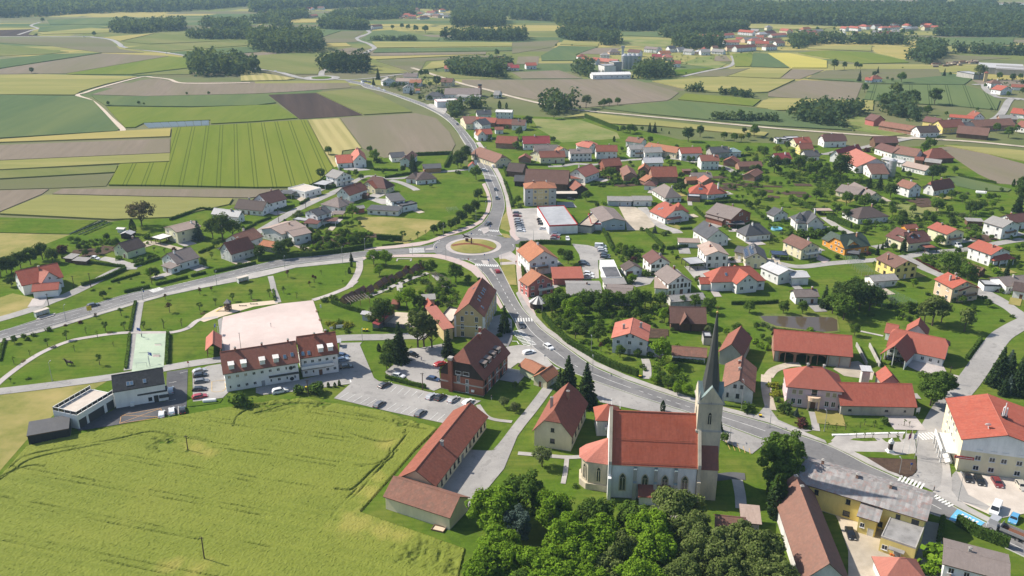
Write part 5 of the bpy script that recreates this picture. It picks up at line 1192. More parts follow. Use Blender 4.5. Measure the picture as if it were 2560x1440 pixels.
# church ----------------
CH,(nave,)=hs('gothic village church with steep red roof, white buttressed nave and stone apse',(0,(1528,1162),(1746,1172),14.0,9.4,10.6,'gx','r_church','w_churchwhite',dict(win='',chim=[],over=.25,trim='w_stone')),name='church',cat='church')
def lancet_mesh(w,h,fr='w_stone'):
 """pointed window: stone frame with tracery, dark glass as its pane"""
 n=7;arch=[]
 for i in range(n+1):
  a=math.pi*(1-i/n/3.0);arch.append((w/2+w*math.cos(a),math.sin(a)*w))
 left=[(x,h-.866*w+y)for x,y in arch];right=[(-x,z)for x,z in reversed(left[:-1])]
 outl=[(-w/2,0)]+left+right+[(w/2,0)]
 mb=MB();t=.22
 cx,cz=0,h*.45
 inn=[(x+(t if x<-.01 else(-t if x>.01 else 0)),z-(t*1.6 if abs(x)<.05 else t*.5 if z>h*.6 else 0)if z>0 else t)for x,z in outl]
 for i in range(len(outl)):
  p,q=outl[i],outl[(i+1)%len(outl)];a,b_=inn[i],inn[(i+1)%len(outl)]
  mb.poly([(p[0],-.14,p[1]),(q[0],-.14,q[1]),(b_[0],-.10,b_[1]),(a[0],-.10,a[1])])
  mb.poly([(q[0],-.14,q[1]),(p[0],-.14,p[1]),(p[0],0,p[1]),(q[0],0,q[1])])
 mb.box(-.07,.07,-.12,-.03,t,h*.74)
 for s_ in(-1,1):
  mb.tube([(0,-.08,h*.66),(s_*w*.14,-.08,h*.76),(s_*w*.30,-.08,h*.68)],.05,5)
 fm=mb.mesh('lancet_window',M(fr));mp=MB();mp.poly([(x,-.04,z)for x,z in inn]);return fm,mp.mesh('pane',M('glass'))
LW=lancet_mesh(1.7,5.0)
wl_,wd=nave.wall_rect()
for f in(-.36,-.1,.13,.36):nave.put('f',f*nave.L,2.3,LW,('lancet_window','pane'))
for f in(-.36,-.1,.13,.36):nave.put('b',-f*nave.L,2.3,LW,('lancet_window','pane'))
for f in(-.22,.02,.25):
 for sgn in(-1,1):
  m=MB();x=f*nave.L;m.box(x-.42,x+.42,min(sgn*wd,sgn*(wd+1.1)),max(sgn*wd,sgn*(wd+1.1)),0,5.2)
  ya,yb=sgn*(wd+1.1),sgn*wd
  m.poly([(x-.42,ya,5.2),(x+.42,ya,5.2),(x+.42,yb,6.0),(x-.42,yb,6.0)],1)
  y2=sgn*(wd+.7);m.box(x-.38,x+.38,min(yb,y2),max(yb,y2),5.2,8.6)
  m.poly([(x-.38,y2,8.605),(x+.38,y2,8.605),(x+.38,yb,9.1),(x-.38,yb,9.1)],1)
  sub(nave,'buttress',m,[M(WC),M('r_copper')])
for sgn in(-1,1):
 m=MB();x0,x1=sorted((sgn*(nave.L/2-.12),sgn*(nave.L/2+.62)));Dh=nave.D/2+.2;h,r=nave.eave,nave.rise
 prof=[(-Dh,0),(-Dh,h+.1),(-Dh+.1,h+.9),(0,h+r+.95),(Dh-.1,h+.9),(Dh,h+.1),(Dh,0)]
 for x,rv in((x0,True),(x1,False)):
  P=[(x,y,z)for y,z in prof];m.poly(list(reversed(P))if rv else P,0,[(p[1],p[2])for p in P])
 for(ya,za),(yb,zb)in zip(prof[:-1],prof[1:]):
  m.poly([(x0,ya,za),(x1,ya,za),(x1,yb,zb),(x0,yb,zb)],1 if zb>h and za>h*.5 else 0)
 for s2 in(-1,1):
  m.box(x0-.02,x1+.02,min(s2*Dh,s2*(Dh+1.0)),max(s2*Dh,s2*(Dh+1.0)),0,6.4)
 sub(nave,'gable_wall',m,[M(WW if sgn<0 else 'w_stone'),M('w_stone')])
for zf in(.05,.47):
 m=MB();y=-nave.D/2*(1-zf);z=nave.eave+nave.rise*zf
 m.tube([(-nave.L/2+1,y-.05,z+.12),(nave.L/2-.8,y-.05,z+.12)],.035,5);sub(nave,'snow_guard',m,M('rust'))
m=MB();ax=-nave.L/2-.5;ra=4.6;ang=[math.radians(a)for a in(90,135-8,180-22.5,180+22.5,225+8,270)]
pts=[(ax-1.6+0*a,0)for a in ang];pts=[(ax,ra)]+[(ax-2.0+ra*math.cos(a),ra*math.sin(a))for a in ang[1:-1]]+[(ax,-ra)]
pts=[(ax+.3,-ra)]+[(ax-2.0+ra*math.cos(a),ra*math.sin(a))for a in reversed(ang[1:-1])]+[(ax+.3,ra)]
pts=list(reversed(pts));m.prism(pts,0,8.1);sub(nave,'apse_wall',m,M('w_stone'))
m=MB();big=[(ax+(x-ax)*1.03-.15,y*1.04)for x,y in pts];m.prism([(ax+(x-ax)*1.05-.25,y*1.06)for x,y in pts],0,2.0);sub(nave,'apse_plinth',m,M('w_stone'))
m=MB();apex=(ax+.2,0,12.6);eav=[(ax+(x-ax)*1.08-.2,y*1.07,8.0)for x,y in pts]
for i in range(len(eav)-1):
 p,q=eav[i],eav[i+1];L_=math.dist(p,q);m.poly([p,q,apex],0,[(0,0),(L_,0),(L_/2,5.5)])
m.poly([(p[0],p[1],7.95)for p in reversed(eav)],1)
sub(nave,'apse_roof',m,[M('r_pinkred'),M('w_stone')])
LW2=lancet_mesh(1.3,4.4)
for i in range(len(pts)-1):
 p,q=pts[i],pts[i+1];mx,my=(p[0]+q[0])/2,(p[1]+q[1])/2;a=math.atan2(q[1]-p[1],q[0]-p[0])
 if math.dist(p,q)<2:continue
 w_=inst('lancet_window',LW2[0],nave.root);nave.place(w_,mx,my,2.6,a);inst('pane',LW2[1],w_)
TX,TY=46.0,177.6
T=Block(CH,0,(1700,1100),(1760,1100),5.5,24.2,1,'f','r_slate','w_stone',dict(win='',par=.0));T.c=Vector((TX,TY));T.ang=nave.ang;T.L=T.D=5.6
m=MB();m.box(-2.95,2.95,-2.95,2.95,0,8.5);m.box(-2.86,2.86,-2.86,2.86,8.5,16.6);m.box(-2.75,2.75,-2.75,2.75,16.95,23.9)
sub(T,'tower_wall',m,M('w_stone'))
m=MB();m.box(-3.0,3.0,-3.0,3.0,16.6,16.95);m.box(-3.1,3.1,-3.1,3.1,23.9,24.2);m.box(-2.98,2.98,-2.98,2.98,8.3,8.52);sub(T,'tower_cornice',m,M(WC))
m=MB()
for k in range(4):
 a=k*math.pi/2
 def tr(x,y,z):q=rot2(x,y,a);return(q[0],q[1],z)
 P=[tr(-2.9,-2.95,24.2),tr(2.9,-2.95,24.2),tr(0,-2.95,28.4)];m.poly(P)
 Q=[tr(-2.9,-2.4,24.2),tr(2.9,-2.4,24.2),tr(0,-2.4,28.4)]
 m.poly([P[0],P[2],Q[2],Q[0]],1);m.poly([P[2],P[1],Q[1],Q[2]],1)
 m.poly([Q[0],Q[2],tr(0,-.6,28.3)],1);m.poly([Q[2],Q[1],tr(0,-.6,28.3)],1)
sub(T,'gablet',m,[M('w_stone'),M('r_copper')])
m=MB();m.lathe([(3.0,24.25),(2.25,26.2),(1.05,35.5),(.16,45.4)],8);sp=sub(T,'spire',m,M('r_slate'));
m=MB();m.box(-.03,.03,-.03,.03,45.3,47.6);m.box(-.45,.45,-.03,.03,46.8,46.9);m.lathe([(0,45.3),(.28,45.5),(.28,45.8),(0,46.0)],10);sub(T,'finial_cross',m,M('gold'))
for fc in 'fblr':
 T.over=2.8-2.75;wl2=2.75
 w_=inst('lancet_window',LW2[0],CH);dx,dy={'f':(0,-2.75),'b':(0,2.75),'r':(2.75,0),'l':(-2.75,0)}[fc]
 T.place(w_,dx,dy,18.4,ROT[fc]);w_.scale=(.9,1,.8);inst('pane',LW2[1],w_)
for sx in(-1,1):
 for sy in(-1,1):
  m=MB();m.lathe([(.32,24.2),(.3,25.6),(.0,27.2)],6,c=(sx*2.6,sy*2.6));sub(T,'pinnacle',m,M(WC))
m=MB();m.box(-2.6,2.4,-6.4,-2.95,0,8.6);sub(T,'porch_wall',m,M('w_stone'))
m=MB();m.poly([(-2.75,-6.6,8.6),(2.55,-6.6,8.6),(2.55,-2.9,13.0),(-2.75,-2.9,13.0)],0,[(0,0),(5.3,0),(5.3,5.7),(0,5.7)])
m.poly([(-2.6,-6.4,8.55),(-2.6,-2.95,8.55),(-2.6,-2.95,12.7)],1);m.poly([(2.4,-2.95,8.55),(2.4,-6.4,8.55),(2.4,-2.95,12.7)],1);sub(T,'porch_roof',m,[M(RB),M('w_stone')])
m=MB();m.box(-4.6,-2.9,-5.6,-1.0,11.8,12.1);sub(T,'copper_flashing',m,M('r_copper'))
FOOT.append((TX,TY,0,3.5,4.5));FOOTL.append('')
m=MB();m.box(-3.4,3.4,-2.4,0,0,2.8);o=sub(nave,'side_porch_wall',m,M(WW));nave.place(o,.2,-wd-.05,0)
m=MB();m.poly([(-3.8,-2.8,2.7),(3.8,-2.8,2.7),(3.8,.1,4.4),(-3.8,.1,4.4)],0,[(0,0),(7.6,0),(7.6,3.4),(0,3.4)]);m.poly([(-3.8,-2.8,2.6),(-3.8,.1,4.3),(3.8,.1,4.3),(3.8,-2.8,2.6)]);o=sub(nave,'side_porch_roof',m,M(RB));nave.place(o,.2,-wd-.05,0)
hs('white sacristy with red hipped roof behind the church choir',(0,(1489,1052),(1556,1052),7.5,5.2,3.0,'h','r_church','w_churchwhite',dict(nf=1,chim=[],dk=False)),name='sacristy',cat='sacristy')
# rectory ---------------
hs('cream rectory with big half-hipped brown roof beside the church',(0,(1330,1078),(1431,1094),(1457,1006),4.8,6.4,'jy',RB,'w_cream',dict(k=.42,frame=FD,nf=1,nr=5,chim=[(.1,-.12),(-.15,.18)],dk=False,natt=1)),name='rectory')
hs('long L-shaped parish building with brown-red roofs beside the barley field',(14,(1268,645),(1940,864),9.0,3.8,2.9,'gx',ROT_,'w_cream',dict(win='',chim=[],over=.4)),
(14,(1800,548),(2325,-155),(1335,545),3.8,3.4,'gx',RB,'w_cream',dict(nf=13,ws=(1.1,1.4),frame=FD,chim=[(-.12,-.1)],win='f',door='f')),name='parish_building',cat='building')
SCH,sb=hs('yellow two-storey school building with red gable roof and white corner stones',(10,(1978,272),(2284,290),(2392,22),8.2,4.6,'gy',RB,'w_ochre',dict(nf=2,nr=5,ws=(1.1,1.9),natt=2,over=.35,sky=[(-1,-.3,.3),(-1,-.1,.65),(-1,.05,.62),(-1,.14,.62),(-1,.22,.62),(-1,-.2,.62),(1,.2,.7)],chim=[])),
(10,(1868,418),(1985,395),16,4.6,2.2,'s','r_pinkred','w_ochre',NW),(10,(1815,330),(1960,345),12,4.2,0,'f','slab_beige',WC,dict(win='',rimm=MD,par=.5)),name='school',cat='school')
m=MB();wl2,wd2=sb[0].wall_rect()
for sx in(-1,1):
 for sy in(-1,1):m.box(sx*wl2-.32,sx*wl2+.32,sy*wd2-.32,sy*wd2+.32,0,8.0)
for i,(x0,x1,y0,y1)in enumerate(((-wl2-.05,wl2+.05,-wd2-.05,-wd2+.02),(-wl2-.05,-wl2+.02,-wd2,wd2),(wl2-.02,wl2+.05,-wd2,wd2))):m.box(x0,x1,y0,y1,4.2,4.45);
sub(sb[0],'corner_stones',m,M(WW))
BR,bb=hs('red brick business house with dark timber gable, red roof and four dormers',(10,(1812,842),(2282,930),(2508,642),5.8,8.2,'jy',RB,'w_brick',dict(k=.45,win='',chim=[(.1,-.06),(.3,.06)],over=.7,trim='w_darkwood')),name='business_house',cat='building')
b=bb[0];wl2,wd2=b.wall_rect()
for fx in(-.26,-.1,.08,.25):dormer(b,fx,2.0,1.7,-1,.22,RGB,'w_darkwood')
m=MB()
prof=[(-wd2-.05,5.4),(wd2+.05,5.4),(wd2+.05,b.zr(-wl2,wd2)-.2),(b.D/2*.45,b.zr(-wl2,b.D/2*.45)-.2),(-b.D/2*.45,b.zr(-wl2,b.D/2*.45)-.2),(-wd2-.05,b.zr(-wl2,wd2)-.2)]
m.poly([(-wl2-.06,-y,z)for y,z in prof]);m.poly([(wl2+.06,y,z)for y,z in prof]);sub(b,'timber_gable',m,M('w_darkwood'))
m=MB()
for z in(2.9,):m.box(-wl2-.07,-wl2+.01,-wd2,wd2,z,z+.4);m.box(-wl2,wl2,-wd2-.07,-wd2+.01,z,z+.4)
sub(b,'concrete_band',m,M(WC))
m=MB();m.box(-wl2-1.1,-wl2+.3,2.6,3.8,0,10.6);m.box(-wl2-1.2,-wl2+.4,2.5,3.9,10.6,11.4,1);sub(b,'chimney_stack',m,[M('w_brick'),M(WC)])
for u,z,w_,h_ in((-1.0,3.5,1.0,2.2),(-1.0,6.0,1.9,1.1),(1.8,.6,1.0,2.2),(1.8,3.5,1.0,1.4),(1.5,6.0,2.0,1.2)):b.put('l',u,z,win_mesh(w_,h_,FW,'glass',1))
for i in range(6):
 for z in(.5,3.4):b.put('f',-wl2+1.8+i*(2*wl2-3)/5.5,z,win_mesh(1.4,1.9,FW if i%2 else FD,'glass',1))
for u,z in((-3.6,3.9),(3.6,1.2)):
 m=MB();m.box(-.45,.45,-.35,0,0,.65);m.lathe([(.22,-.001),(.22,.0)],10);ac=m.build('air_conditioner',M('white'),BR);Lf,pos=b.face_geom('l');b.place(ac,pos(u)[0],pos(u)[1],z,ROT['l'])
hs('small roadside shop with L-shaped orange tiled roof',(11,(195,893),(352,942),(432,836),2.9,2.0,'gy','r_orange','w_cream',dict(nf=1,chim=[])),(11,(58,775),(225,862),6.0,3.0,1.6,'gx','r_orange','w_green',NW),name='roadside_shop',cat='shop')
AP,ab=hs('long white terrace of flats with red-brown roof and white dormers beside the pink court',(0,(557,936),(749,906),11,6.4,4.8,'gx',RB,WW,dict(nf=9,st=2,ws=(.95,1.0),chim=[(-.3,.0),(.05,.06),(.4,.06)],chm='w_brick',sky=[(-1,.32,.35),(-1,.42,.4)],miss=.05)),
(0,(749,897),(848,883),11,6.9,5.0,'gx',RB,WW,dict(nf=5,st=2,ws=(.95,1.0),chim=[(-.05,-.05),(.25,.06)],chm='w_brick',sky=[(-1,-.4,.2),(-1,-.25,.2)])),name='terrace_of_flats',cat='flats')
for fx in(-.38,-.22,.02,.2):dormer(ab[0],fx,1.5,1.5,-1,.16,'r_white',WW)
for fx in(.05,.3):dormer(ab[1],fx,1.5,1.5,-1,.16,'r_white',WW)
for b,x0,x1 in((ab[0],.08,.5),(ab[1],-.5,.18)):
 m=MB();wl2,wd2=b.wall_rect();m.box(x0*b.L,x1*b.L-.6,-wd2-1.0,-wd2,3.0,3.25);sub(b,'canopy',m,M(MD))
for u,z in((3.6,4.8),(3.9,1.2)):
 m=MB();m.lathe([(.62,0),(.62,.06),(.48,.09),(0,.09)],18);o=m.build('round_window',M('glass'),AP);wl2,wd2=ab[0].wall_rect();ab[0].place(o,ab[0].L*.38,-wd2,z);o.rotation_euler=(math.pi/2,0,0)
hs('low stone-coloured bin shelter at the end of the white flats',(10,(812,548),(852,545),3,2.2,.2,'s','flat_grey',WC,NW),name='bin_shelter',cat='shelter')
MO,mo=hs('modern white building with black tiled roof, long roof terrace and dark garage doors',(0,(282,981),(412,959),9.0,5.6,3.2,'gx','r_black',WW,dict(win='',chim=[],over=.12,sky=[(-1,-.2,.35),(-1,-.13,.35),(-1,.12,.35)],trim='r_black')),
(0,(305,994),(418,976),2.8,3.4,0,'f','flat_dark',WW,dict(win='',par=.2)),(0,(191.5,1040),(284,984.5),(143,1021),4.4,0,'f','slab_beige',WW,dict(win='',rimm='white',par=.12)),name='fire_station',cat='building')
b=mo[2]
m=MB();mp=MB();L2,D2=b.L/2,b.D/2
for(xa,ya,xb,yb)in((-L2+.1,-D2+.1,L2-.1,-D2+.1),(-L2+.1,D2-.1,L2-.1,D2-.1),(-L2+.1,-D2+.1,-L2+.1,D2-.1)):
 n=max(3,int(math.hypot(xb-xa,yb-ya)/1.8))
 for i in range(n+1):
  f=i/n;x,y=xa+(xb-xa)*f,ya+(yb-ya)*f
  m.box(x-.06,x+.06,y-.06,y+.06,4.5,5.6)
  if i<n:
   x2,y2=xa+(xb-xa)*(f+1/n),ya+(yb-ya)*(f+1/n)
   pn=MB();dx,dy=(x2-x),(y2-y);l=math.hypot(dx,dy)
   pn.obox(((x+x2)/2,(y+y2)/2),(dx,dy),l/2-.1,.02,4.62,5.5);sub(b,'railing_panel',pn,M('glass'))
 m.box(min(xa,xb)-.06,max(xa,xb)+.06,min(ya,yb)-.06,max(ya,yb)+.06,5.6,5.68)
sub(b,'railing',m,M('white'))
for u,w_ in((-.38,2.6),(-.02,5.6),(.36,2.6)):
 b.put('f',u*b.L,.03,door_mesh(w_,2.9,FD,'white',5),('garage_door','leaf'))
b=mo[1]
for u,z,w_,h_,mt in((-.1,.9,.0,0,''),):
 b.put('f',1.2,.9,win_mesh(1.0,1.2,FD,'glass',0,False));b.put('f',2.8,.02,door_mesh(1.0,2.3,FD,FD),('door','leaf'))
m=MB();m.box(3.6,6.4,-2.0,-1.4,1.5,2.3);sub(b,'canopy',m,M(FD))
m=MB();m.box(-4.2,-3.2,-2.0,-1.45,.1,1.5);sub(b,'heat_pump',m,M('white'))
hs('low black garage with dark shingle roof at the end of the modern white building',(0,(66,1090),(172,1071),(150,1043),3.2,.3,'s',RDG,'w_black',dict(win='',chim=[],over=.15)),name='black_garage',cat='garage')
hs('open timber pavilion with stepped pink-red gable roof beside the pink court',(9,(2052,628),(2218,608),(2085,490),3.0,2.2,'gy','r_pinkred','w_lightwood',dict(open='fl',chim=[])),name='timber_pavilion',cat='pavilion')
hs('white house with ribbed red metal roof above the long roadside hedge',(11,(990,502),(1364,534),(1368,372),5.6,2.3,'gy','r_pinkred','w_churchwhite',dict(nf=3,chim=[(.1,-.25),(-.1,.2)],sky=[(-1,.1,.5)])))
hs('dark timber barn with wide brown roof and a gabled hay porch',(11,(1578,352),(1950,362),9.0,3.2,4.4,'gx','r_brown','w_wood',NW),(11,(1680,372),(1800,372),6.5,3.0,3.2,'gy','r_brown','w_darkwood',dict(open='f',chim=[],over=.2)),**BARN)
hs('white house with dark brown roof at the lane beyond the bend',(12,(2440,20),(2640,55),9,3.4,2.0,'gx','r_darkbrown',WW,{}))
hs('low old shed with grey sheet roof behind the dark timber barn',(11,(1600,142),(1945,114),7,3,1.4,'gx','r_grey','w_old',NW),**SHED)
hs('low white outbuilding with brown tiled roof behind the laurel hedge',(11,(1592,670),(1950,698),6.2,2.5,1.9,'gx',ROT_,WW,NW),name='outbuilding',cat='outbuilding')
hs('brick-red roofed barn with grey gable behind the church spire',(11,(2058,642),(2312,688),15.5,4.4,3.6,'gy',RB,WC,NW),**BARN)
hs('old white farmhouse with weathered brown roof and two small arched attic windows',(11,(2092,1002),(2430,1047),16.5,4.4,3.4,'gy',ROT_,'w_old',dict(nf=3,natt=2,frame=FD,ws=(1.0,1.4),chim=[(-.1,.02),(.2,.05)],dk=False)),name='farmhouse')
hs('grey flat-roofed hut behind the church spire',(11,(1920,490),(2000,492),4,3.2,0,'f','flat_grey',WC,NW),name='hut',cat='hut')
OB,ob_=hs('open brick cart barn with red roof and three arched bays beside the pond',(12,(55,624),(852,692),12.5,4.2,4.6,'gx','r_red',OBK,dict(win='',chim=[],open='f')),name='cart_barn',cat='barn')
b=ob_[0];wl2,wd2=b.wall_rect()
m=MB();m.box(wl2-7.0,wl2,-wd2,-wd2+.25,0,4.4);m.box(-wl2,-wl2+1.4,-wd2,-wd2+.3,0,4.3);sub(b,'front_wall',m,M(WC))
m=MB();n=3;x0,x1=-wl2+1.4,wl2-7.0;sp_=(x1-x0)/n
for i in range(n):
 cx=x0+sp_*(i+.5);P=[]
 for k in range(13):a=math.pi*k/12;P.append((cx-math.cos(a)*(sp_/2-.3),2.6+math.sin(a)*1.0))
 for(xa,za),(xb,zb)in zip(P[:-1],P[1:]):m.poly([(xa,-wd2+.05,za),(xb,-wd2+.05,zb),(xb,-wd2+.05,4.3),(xa,-wd2+.05,4.3)])
 m.box(cx-sp_/2-.3,cx-sp_/2+.3,-wd2,-wd2+.5,0,4.2)
sub(b,'arches',m,M(OBK))
VI,vb=hs('pale pink villa with red hipped roof and round balcony over its porch',(12,(182,988),(766,1042),(132,812),6.6,4.4,'h','r_red','w_pink',dict(win='',chim=[(-.12,.02),(.16,.02)],chm=WC)),name='villa')
b=vb[0];wl2,wd2=b.wall_rect();fc=b.rface('f')
Lf,_=b.face_geom(fc)
for u in(-.37,-.25,.25,.37):
 b.put(fc,u*Lf,1.3,win_mesh(1.15,1.7,FW,'glass',1));b.put(fc,u*Lf,4.4,win_mesh(1.15,1.4,'w_cream','shutter',0))
b.put(fc,0,3.9,door_mesh(1.5,2.3,'glass',FW),('balcony_door','leaf'));b.put(fc,0,.1,door_mesh(1.4,2.3,'door_brown','w_cream'),('door','leaf'))
m=MB();hp=[(-2.0,0)]+[(2.0*-math.cos(math.pi*k/10),-1.9*math.sin(math.pi*k/10))for k in range(1,10)]+[(2.0,0)]
m.prism(ccw(hp),3.3,4.5);Lf,pos=b.face_geom(fc);o=sub(b,'balcony',m,M('w_peach'));b.place(o,pos(0)[0],pos(0)[1],0,ROT[fc])
for s_ in(-1,1):
 m=MB();m.box(s_*1.35-.2,s_*1.35+.2,-1.4,-1.0,0,3.3);o=sub(b,'porch_column',m,M('w_peach'));b.place(o,pos(0)[0],pos(0)[1],0,ROT[fc])
for u in(-.49,.49):
 for z in(2.6,):
  b.put(b.rface('l'),u*8,z,win_mesh(1.0,1.5,FW,'glass',1))
hs('long grey-walled barn with red roof attached to the pink villa',(12,(722,1178),(1496,1194),11.5,3.4,4.4,'gx','r_red',WC,dict(nf=4,ws=(.9,.55),dk=False,chim=[],frame=FD)),(12,(1130,950),(1330,955),6,5.2,2.6,'gy','r_red',WC,NW),**BARN)
hs('square concrete silo tower with flat tin roof behind the pink villa',(12,(935,830),(1050,838),3.2,6.4,.4,'s','r_lightgrey','w_old',NW),name='silo_tower',cat='tower')
hs('large white bungalow with several intersecting red roofs and a carport',(12,(1180,585),(1768,714),12.0,3.2,4.4,'jx','r_red',WW,dict(nf=7,chim=[],k=.3)),(12,(1112,668),(1382,742),12.0,3.2,4.4,'gy','r_red',WW,dict(open='fl',chim=[])),(12,(1370,440),(1600,482),7.0,3.2,3.4,'gy','r_red',WW,NW),(12,(1160,445),(1290,470),6,3.0,2.4,'gx','r_red',WW,NW),name='bungalow')
hs('white garden house with grey roof beside the fish pond trees',(12,(275,95),(520,88),6.5,3.2,1.9,'gx',RGB,WW,dict(chim=[(.3,0)])),name='garden_house')
MU,mu=hs('three-storey cream and white municipal building with red roof',(16,(1935,76),(2830,192),(1845,-330),9.4,2.8,'gy','r_red','w_cream',dict(win='',chim=[],over=.5)),name='municipal_building',cat='building')
b=mu[0];fc=b.rface('f');Lf,pos=b.face_geom(fc);wl2,wd2=b.wall_rect()
m=MB();Lh=Lf/2
prof=[(-Lh,6.3),(Lh,6.3),(Lh,b.zr(-wl2,wd2)-.2),(0,b.zr(-wl2,0)-.2),(-Lh,b.zr(-wl2,wd2)-.2)]
m.poly([(x,-.05,z)for x,z in prof]);o=sub(b,'white_upper_wall',m,M('w_churchwhite'));b.place(o,pos(0)[0],pos(0)[1],0,ROT[fc])
for u,z in((-4.6,7.0),(-1.4,7.0),(1.2,7.0),(4.6,7.0),(-4.6,4.0),(-1.4,4.0),(1.2,4.0),(4.6,4.0),(-4.6,1.2),(-1.2,1.2),(4.6,1.2)):
 b.put(fc,u-.6,z,win_mesh(1.35,1.3,FW,'glass',1))
m=MB();m.box(-2.2,2.2,-.16,0,0,.72);o=m.build('red_sign_board',M('red_paint'),MU);b.place(o,pos(-8.2)[0],pos(-8.2)[1],3.9,ROT[fc])
m=MB();rr=random.Random(4)
x=-1.9
while x<1.9:
 w_=rr.uniform(.08,.15);m.box(x,x+w_,-.175,-.162,.28,.46);x+=w_+.05
link_child(m.build('sign_characters',M('white')),o)
fl=b.rface('l')
for k in range(3):
 for i in range(4):b.put(fl,-wl2*.6+i*3.2,1.2+2.9*k,win_mesh(1.2,1.3,FW,'glass',1))
Lf2,pos2=b.face_geom(fl)
m=MB()
for i in range(7):m.box(-4.5,4.5,-.5-.32*(7-i),-.5,.16*i,.16*(i+1))
m.box(-5.0,5.0,-3.6,0,3.4,3.7);m.box(-5.0,5.0,-3.6,-3.4,3.7,4.6);
for i in range(5):m.box(-5.0+2.4*i,-4.7+2.4*i,-3.5,-3.2,0,3.4)
o=sub(b,'entrance_stair',m,M(WW));q=pos2(3.0);b.place(o,q[0],q[1],0,ROT[fl])
m=MB();m.tube([(0,0,10.5),(0,0,16.2)],.1,8)
for k in range(3):
 a=k*2.09;m.box(.45*math.cos(a)-.14,.45*math.cos(a)+.14,.45*math.sin(a)-.14,.45*math.sin(a)+.14,12.6,15.0)
m.box(-.1,1.6,-.9,.3,11.4,12.6,1);o=sub(b,'mobile_antenna',m,[M('white'),M(MD)]);b.place(o,-wl2*.15,-wd2*.12,0)
for x,y in((-.32,.18),(-.25,-.38)):
 m=MB();m.lathe([(.05,0),(.55,.12),(.75,.32)],14);m.tube([(0,0,-.9),(0,0,0)],.05,6);o=sub(b,'satellite_dish',m,M('white'));b.place(o,x*b.L,y*b.D,b.zr(x*b.L,y*b.D)+.9);o.rotation_euler[1]=.9
FA,fb=hs('yellow farmhouse under a long patched grey corrugated roof beside the main road',(16,(235,484),(1592,895),(1630,595),6.2,2.6,'gx','r_corr','w_yellow',dict(nf=8,ws=(1.5,1.3),st=2,win='f',chim=[(-.33,.1),(-.05,-.05),(.2,-.06)],chm=OBK,trim='frame_brown',frame=FD,miss=.45,dk=False)),
(16,(885,838),(1110,906),6.0,4.8,1.2,'s','r_corr','w_yellow',dict(nf=2,st=1,chim=[],win='fl')),(16,(1130,1042),(1480,1162),(1522,930),4.2,0,'f','flat_conc','w_yellow',dict(win='',par=.12,rimm=WC)),name='farmhouse')
m=MB();b=fb[2];m.box(-1.6,1.6,-b.D/2-1.3,-b.D/2,2.5,2.65);sub(b,'canopy',m,M('flat_conc'))
b.put('f',.2,.05,door_mesh(1.3,2.2,'door_grey',FW),('door','leaf'));b.put('f',-2.4,1.2,win_mesh(1.2,1.2,FW,'glass',1))
hs('very long weathered brown-roofed barn running beside the farmyard',(16,(335,1490),(835,1520),(232,590),4.4,4.6,'gy',ROT_,'w_old',dict(win='',chim=[(.45,.02),(.32,-.03)],chm=OBK)),**BARN)
hs('white house with flat-pitched purple-brown roof and satellite dish at the street corner',(16,(1740,1318),(2425,1500),(2482,1242),6.0,1.0,'gx',RGB,WW,dict(nf=4,chim=[(-.1,.1)])))
hs('small red hipped-roof building at the foot of the farmyard',(16,(1150,1500),(1620,1530),8,3.0,3.2,'h','r_pinkred',WW,NW),name='outbuilding',cat='outbuilding')
hs('white shed with patterned red-brown tiles behind the big churchyard trees',(15,(2025,1010),(2340,1045),7.0,2.8,2.4,'gx',ROT_,WW,NW),(15,(2290,905),(2500,925),6,3.2,.8,'s','r_tan',WC,NW),**SHED)
SU,su=hs('supermarket with flat grey roof edged in red and white walls',(7,(372,820),(658,808),(592,616),4.4,0,'f','flat_grey',WW,dict(win='',rimm='red_paint',par=.35)),name='supermarket',cat='shop')
WH,wh=hs('white workshop hall with grey gabled roof and tan flat annexe beside the supermarket',(7,(888,782),(1146,770),(838,650),4.6,1.6,'gy',RGB,'w_bluegrey',dict(nf=3,ws=(1.6,.8),chim=[],st=1,dk=False)),(7,(660,812),(795,828),(615,652),3.6,0,'f','flat_tan',WC,dict(win='')),(7,(790,800),(910,800),(745,700),3.4,0,'f','flat_grey',WW,dict(win='',rimm='red_paint',par=.4)),name='workshop_hall',cat='hall')
AB_,abk=hs('three-storey block of flats with yellow centre strip and grey wings',(7,(125,447),(450,442),11,9.6,2.2,'h','r_orange','w_grey',dict(win='',chim=[(-.2,0),(.2,0)],over=.3)),name='block_of_flats',cat='flats')
b=abk[0];fc=b.rface('f');Lf,pos=b.face_geom(fc)
m=MB();m.box(-Lf*.24,Lf*.26,-.06,0,0,9.3);o=sub(b,'yellow_centre',m,M('w_ochre'));b.place(o,pos(0)[0],pos(0)[1],0,ROT[fc])
for k in range(3):
 for u in(-.37,-.17,.0,.17,.38):
  if abs(u)<.01:b.put(fc,u*Lf,.1 if k==0 else 1.0+3.1*k,door_mesh(1.6,2.2,'door_brown')if k==0 else win_mesh(2.2,1.5,FW,'glass',3),('door','leaf')if k==0 else('window','pane'))
  else:
   o_=b.put(fc,u*Lf,1.0+3.1*k,win_mesh(1.3,1.3,FW,'glass',1));q=pos(u*Lf)
   if abs(u)<.2:b.place(o_,q[0],q[1],1.0+3.1*k,ROT[fc]);o_.location.z=1.0+3.1*k;dx_=rot2(0,-.06,ROT[fc]);b.place(o_,q[0]+dx_[0],q[1]+dx_[1],1.0+3.1*k,ROT[fc])
b=SOLAR[1][0];sl=math.atan2(b.rise,b.D/2)
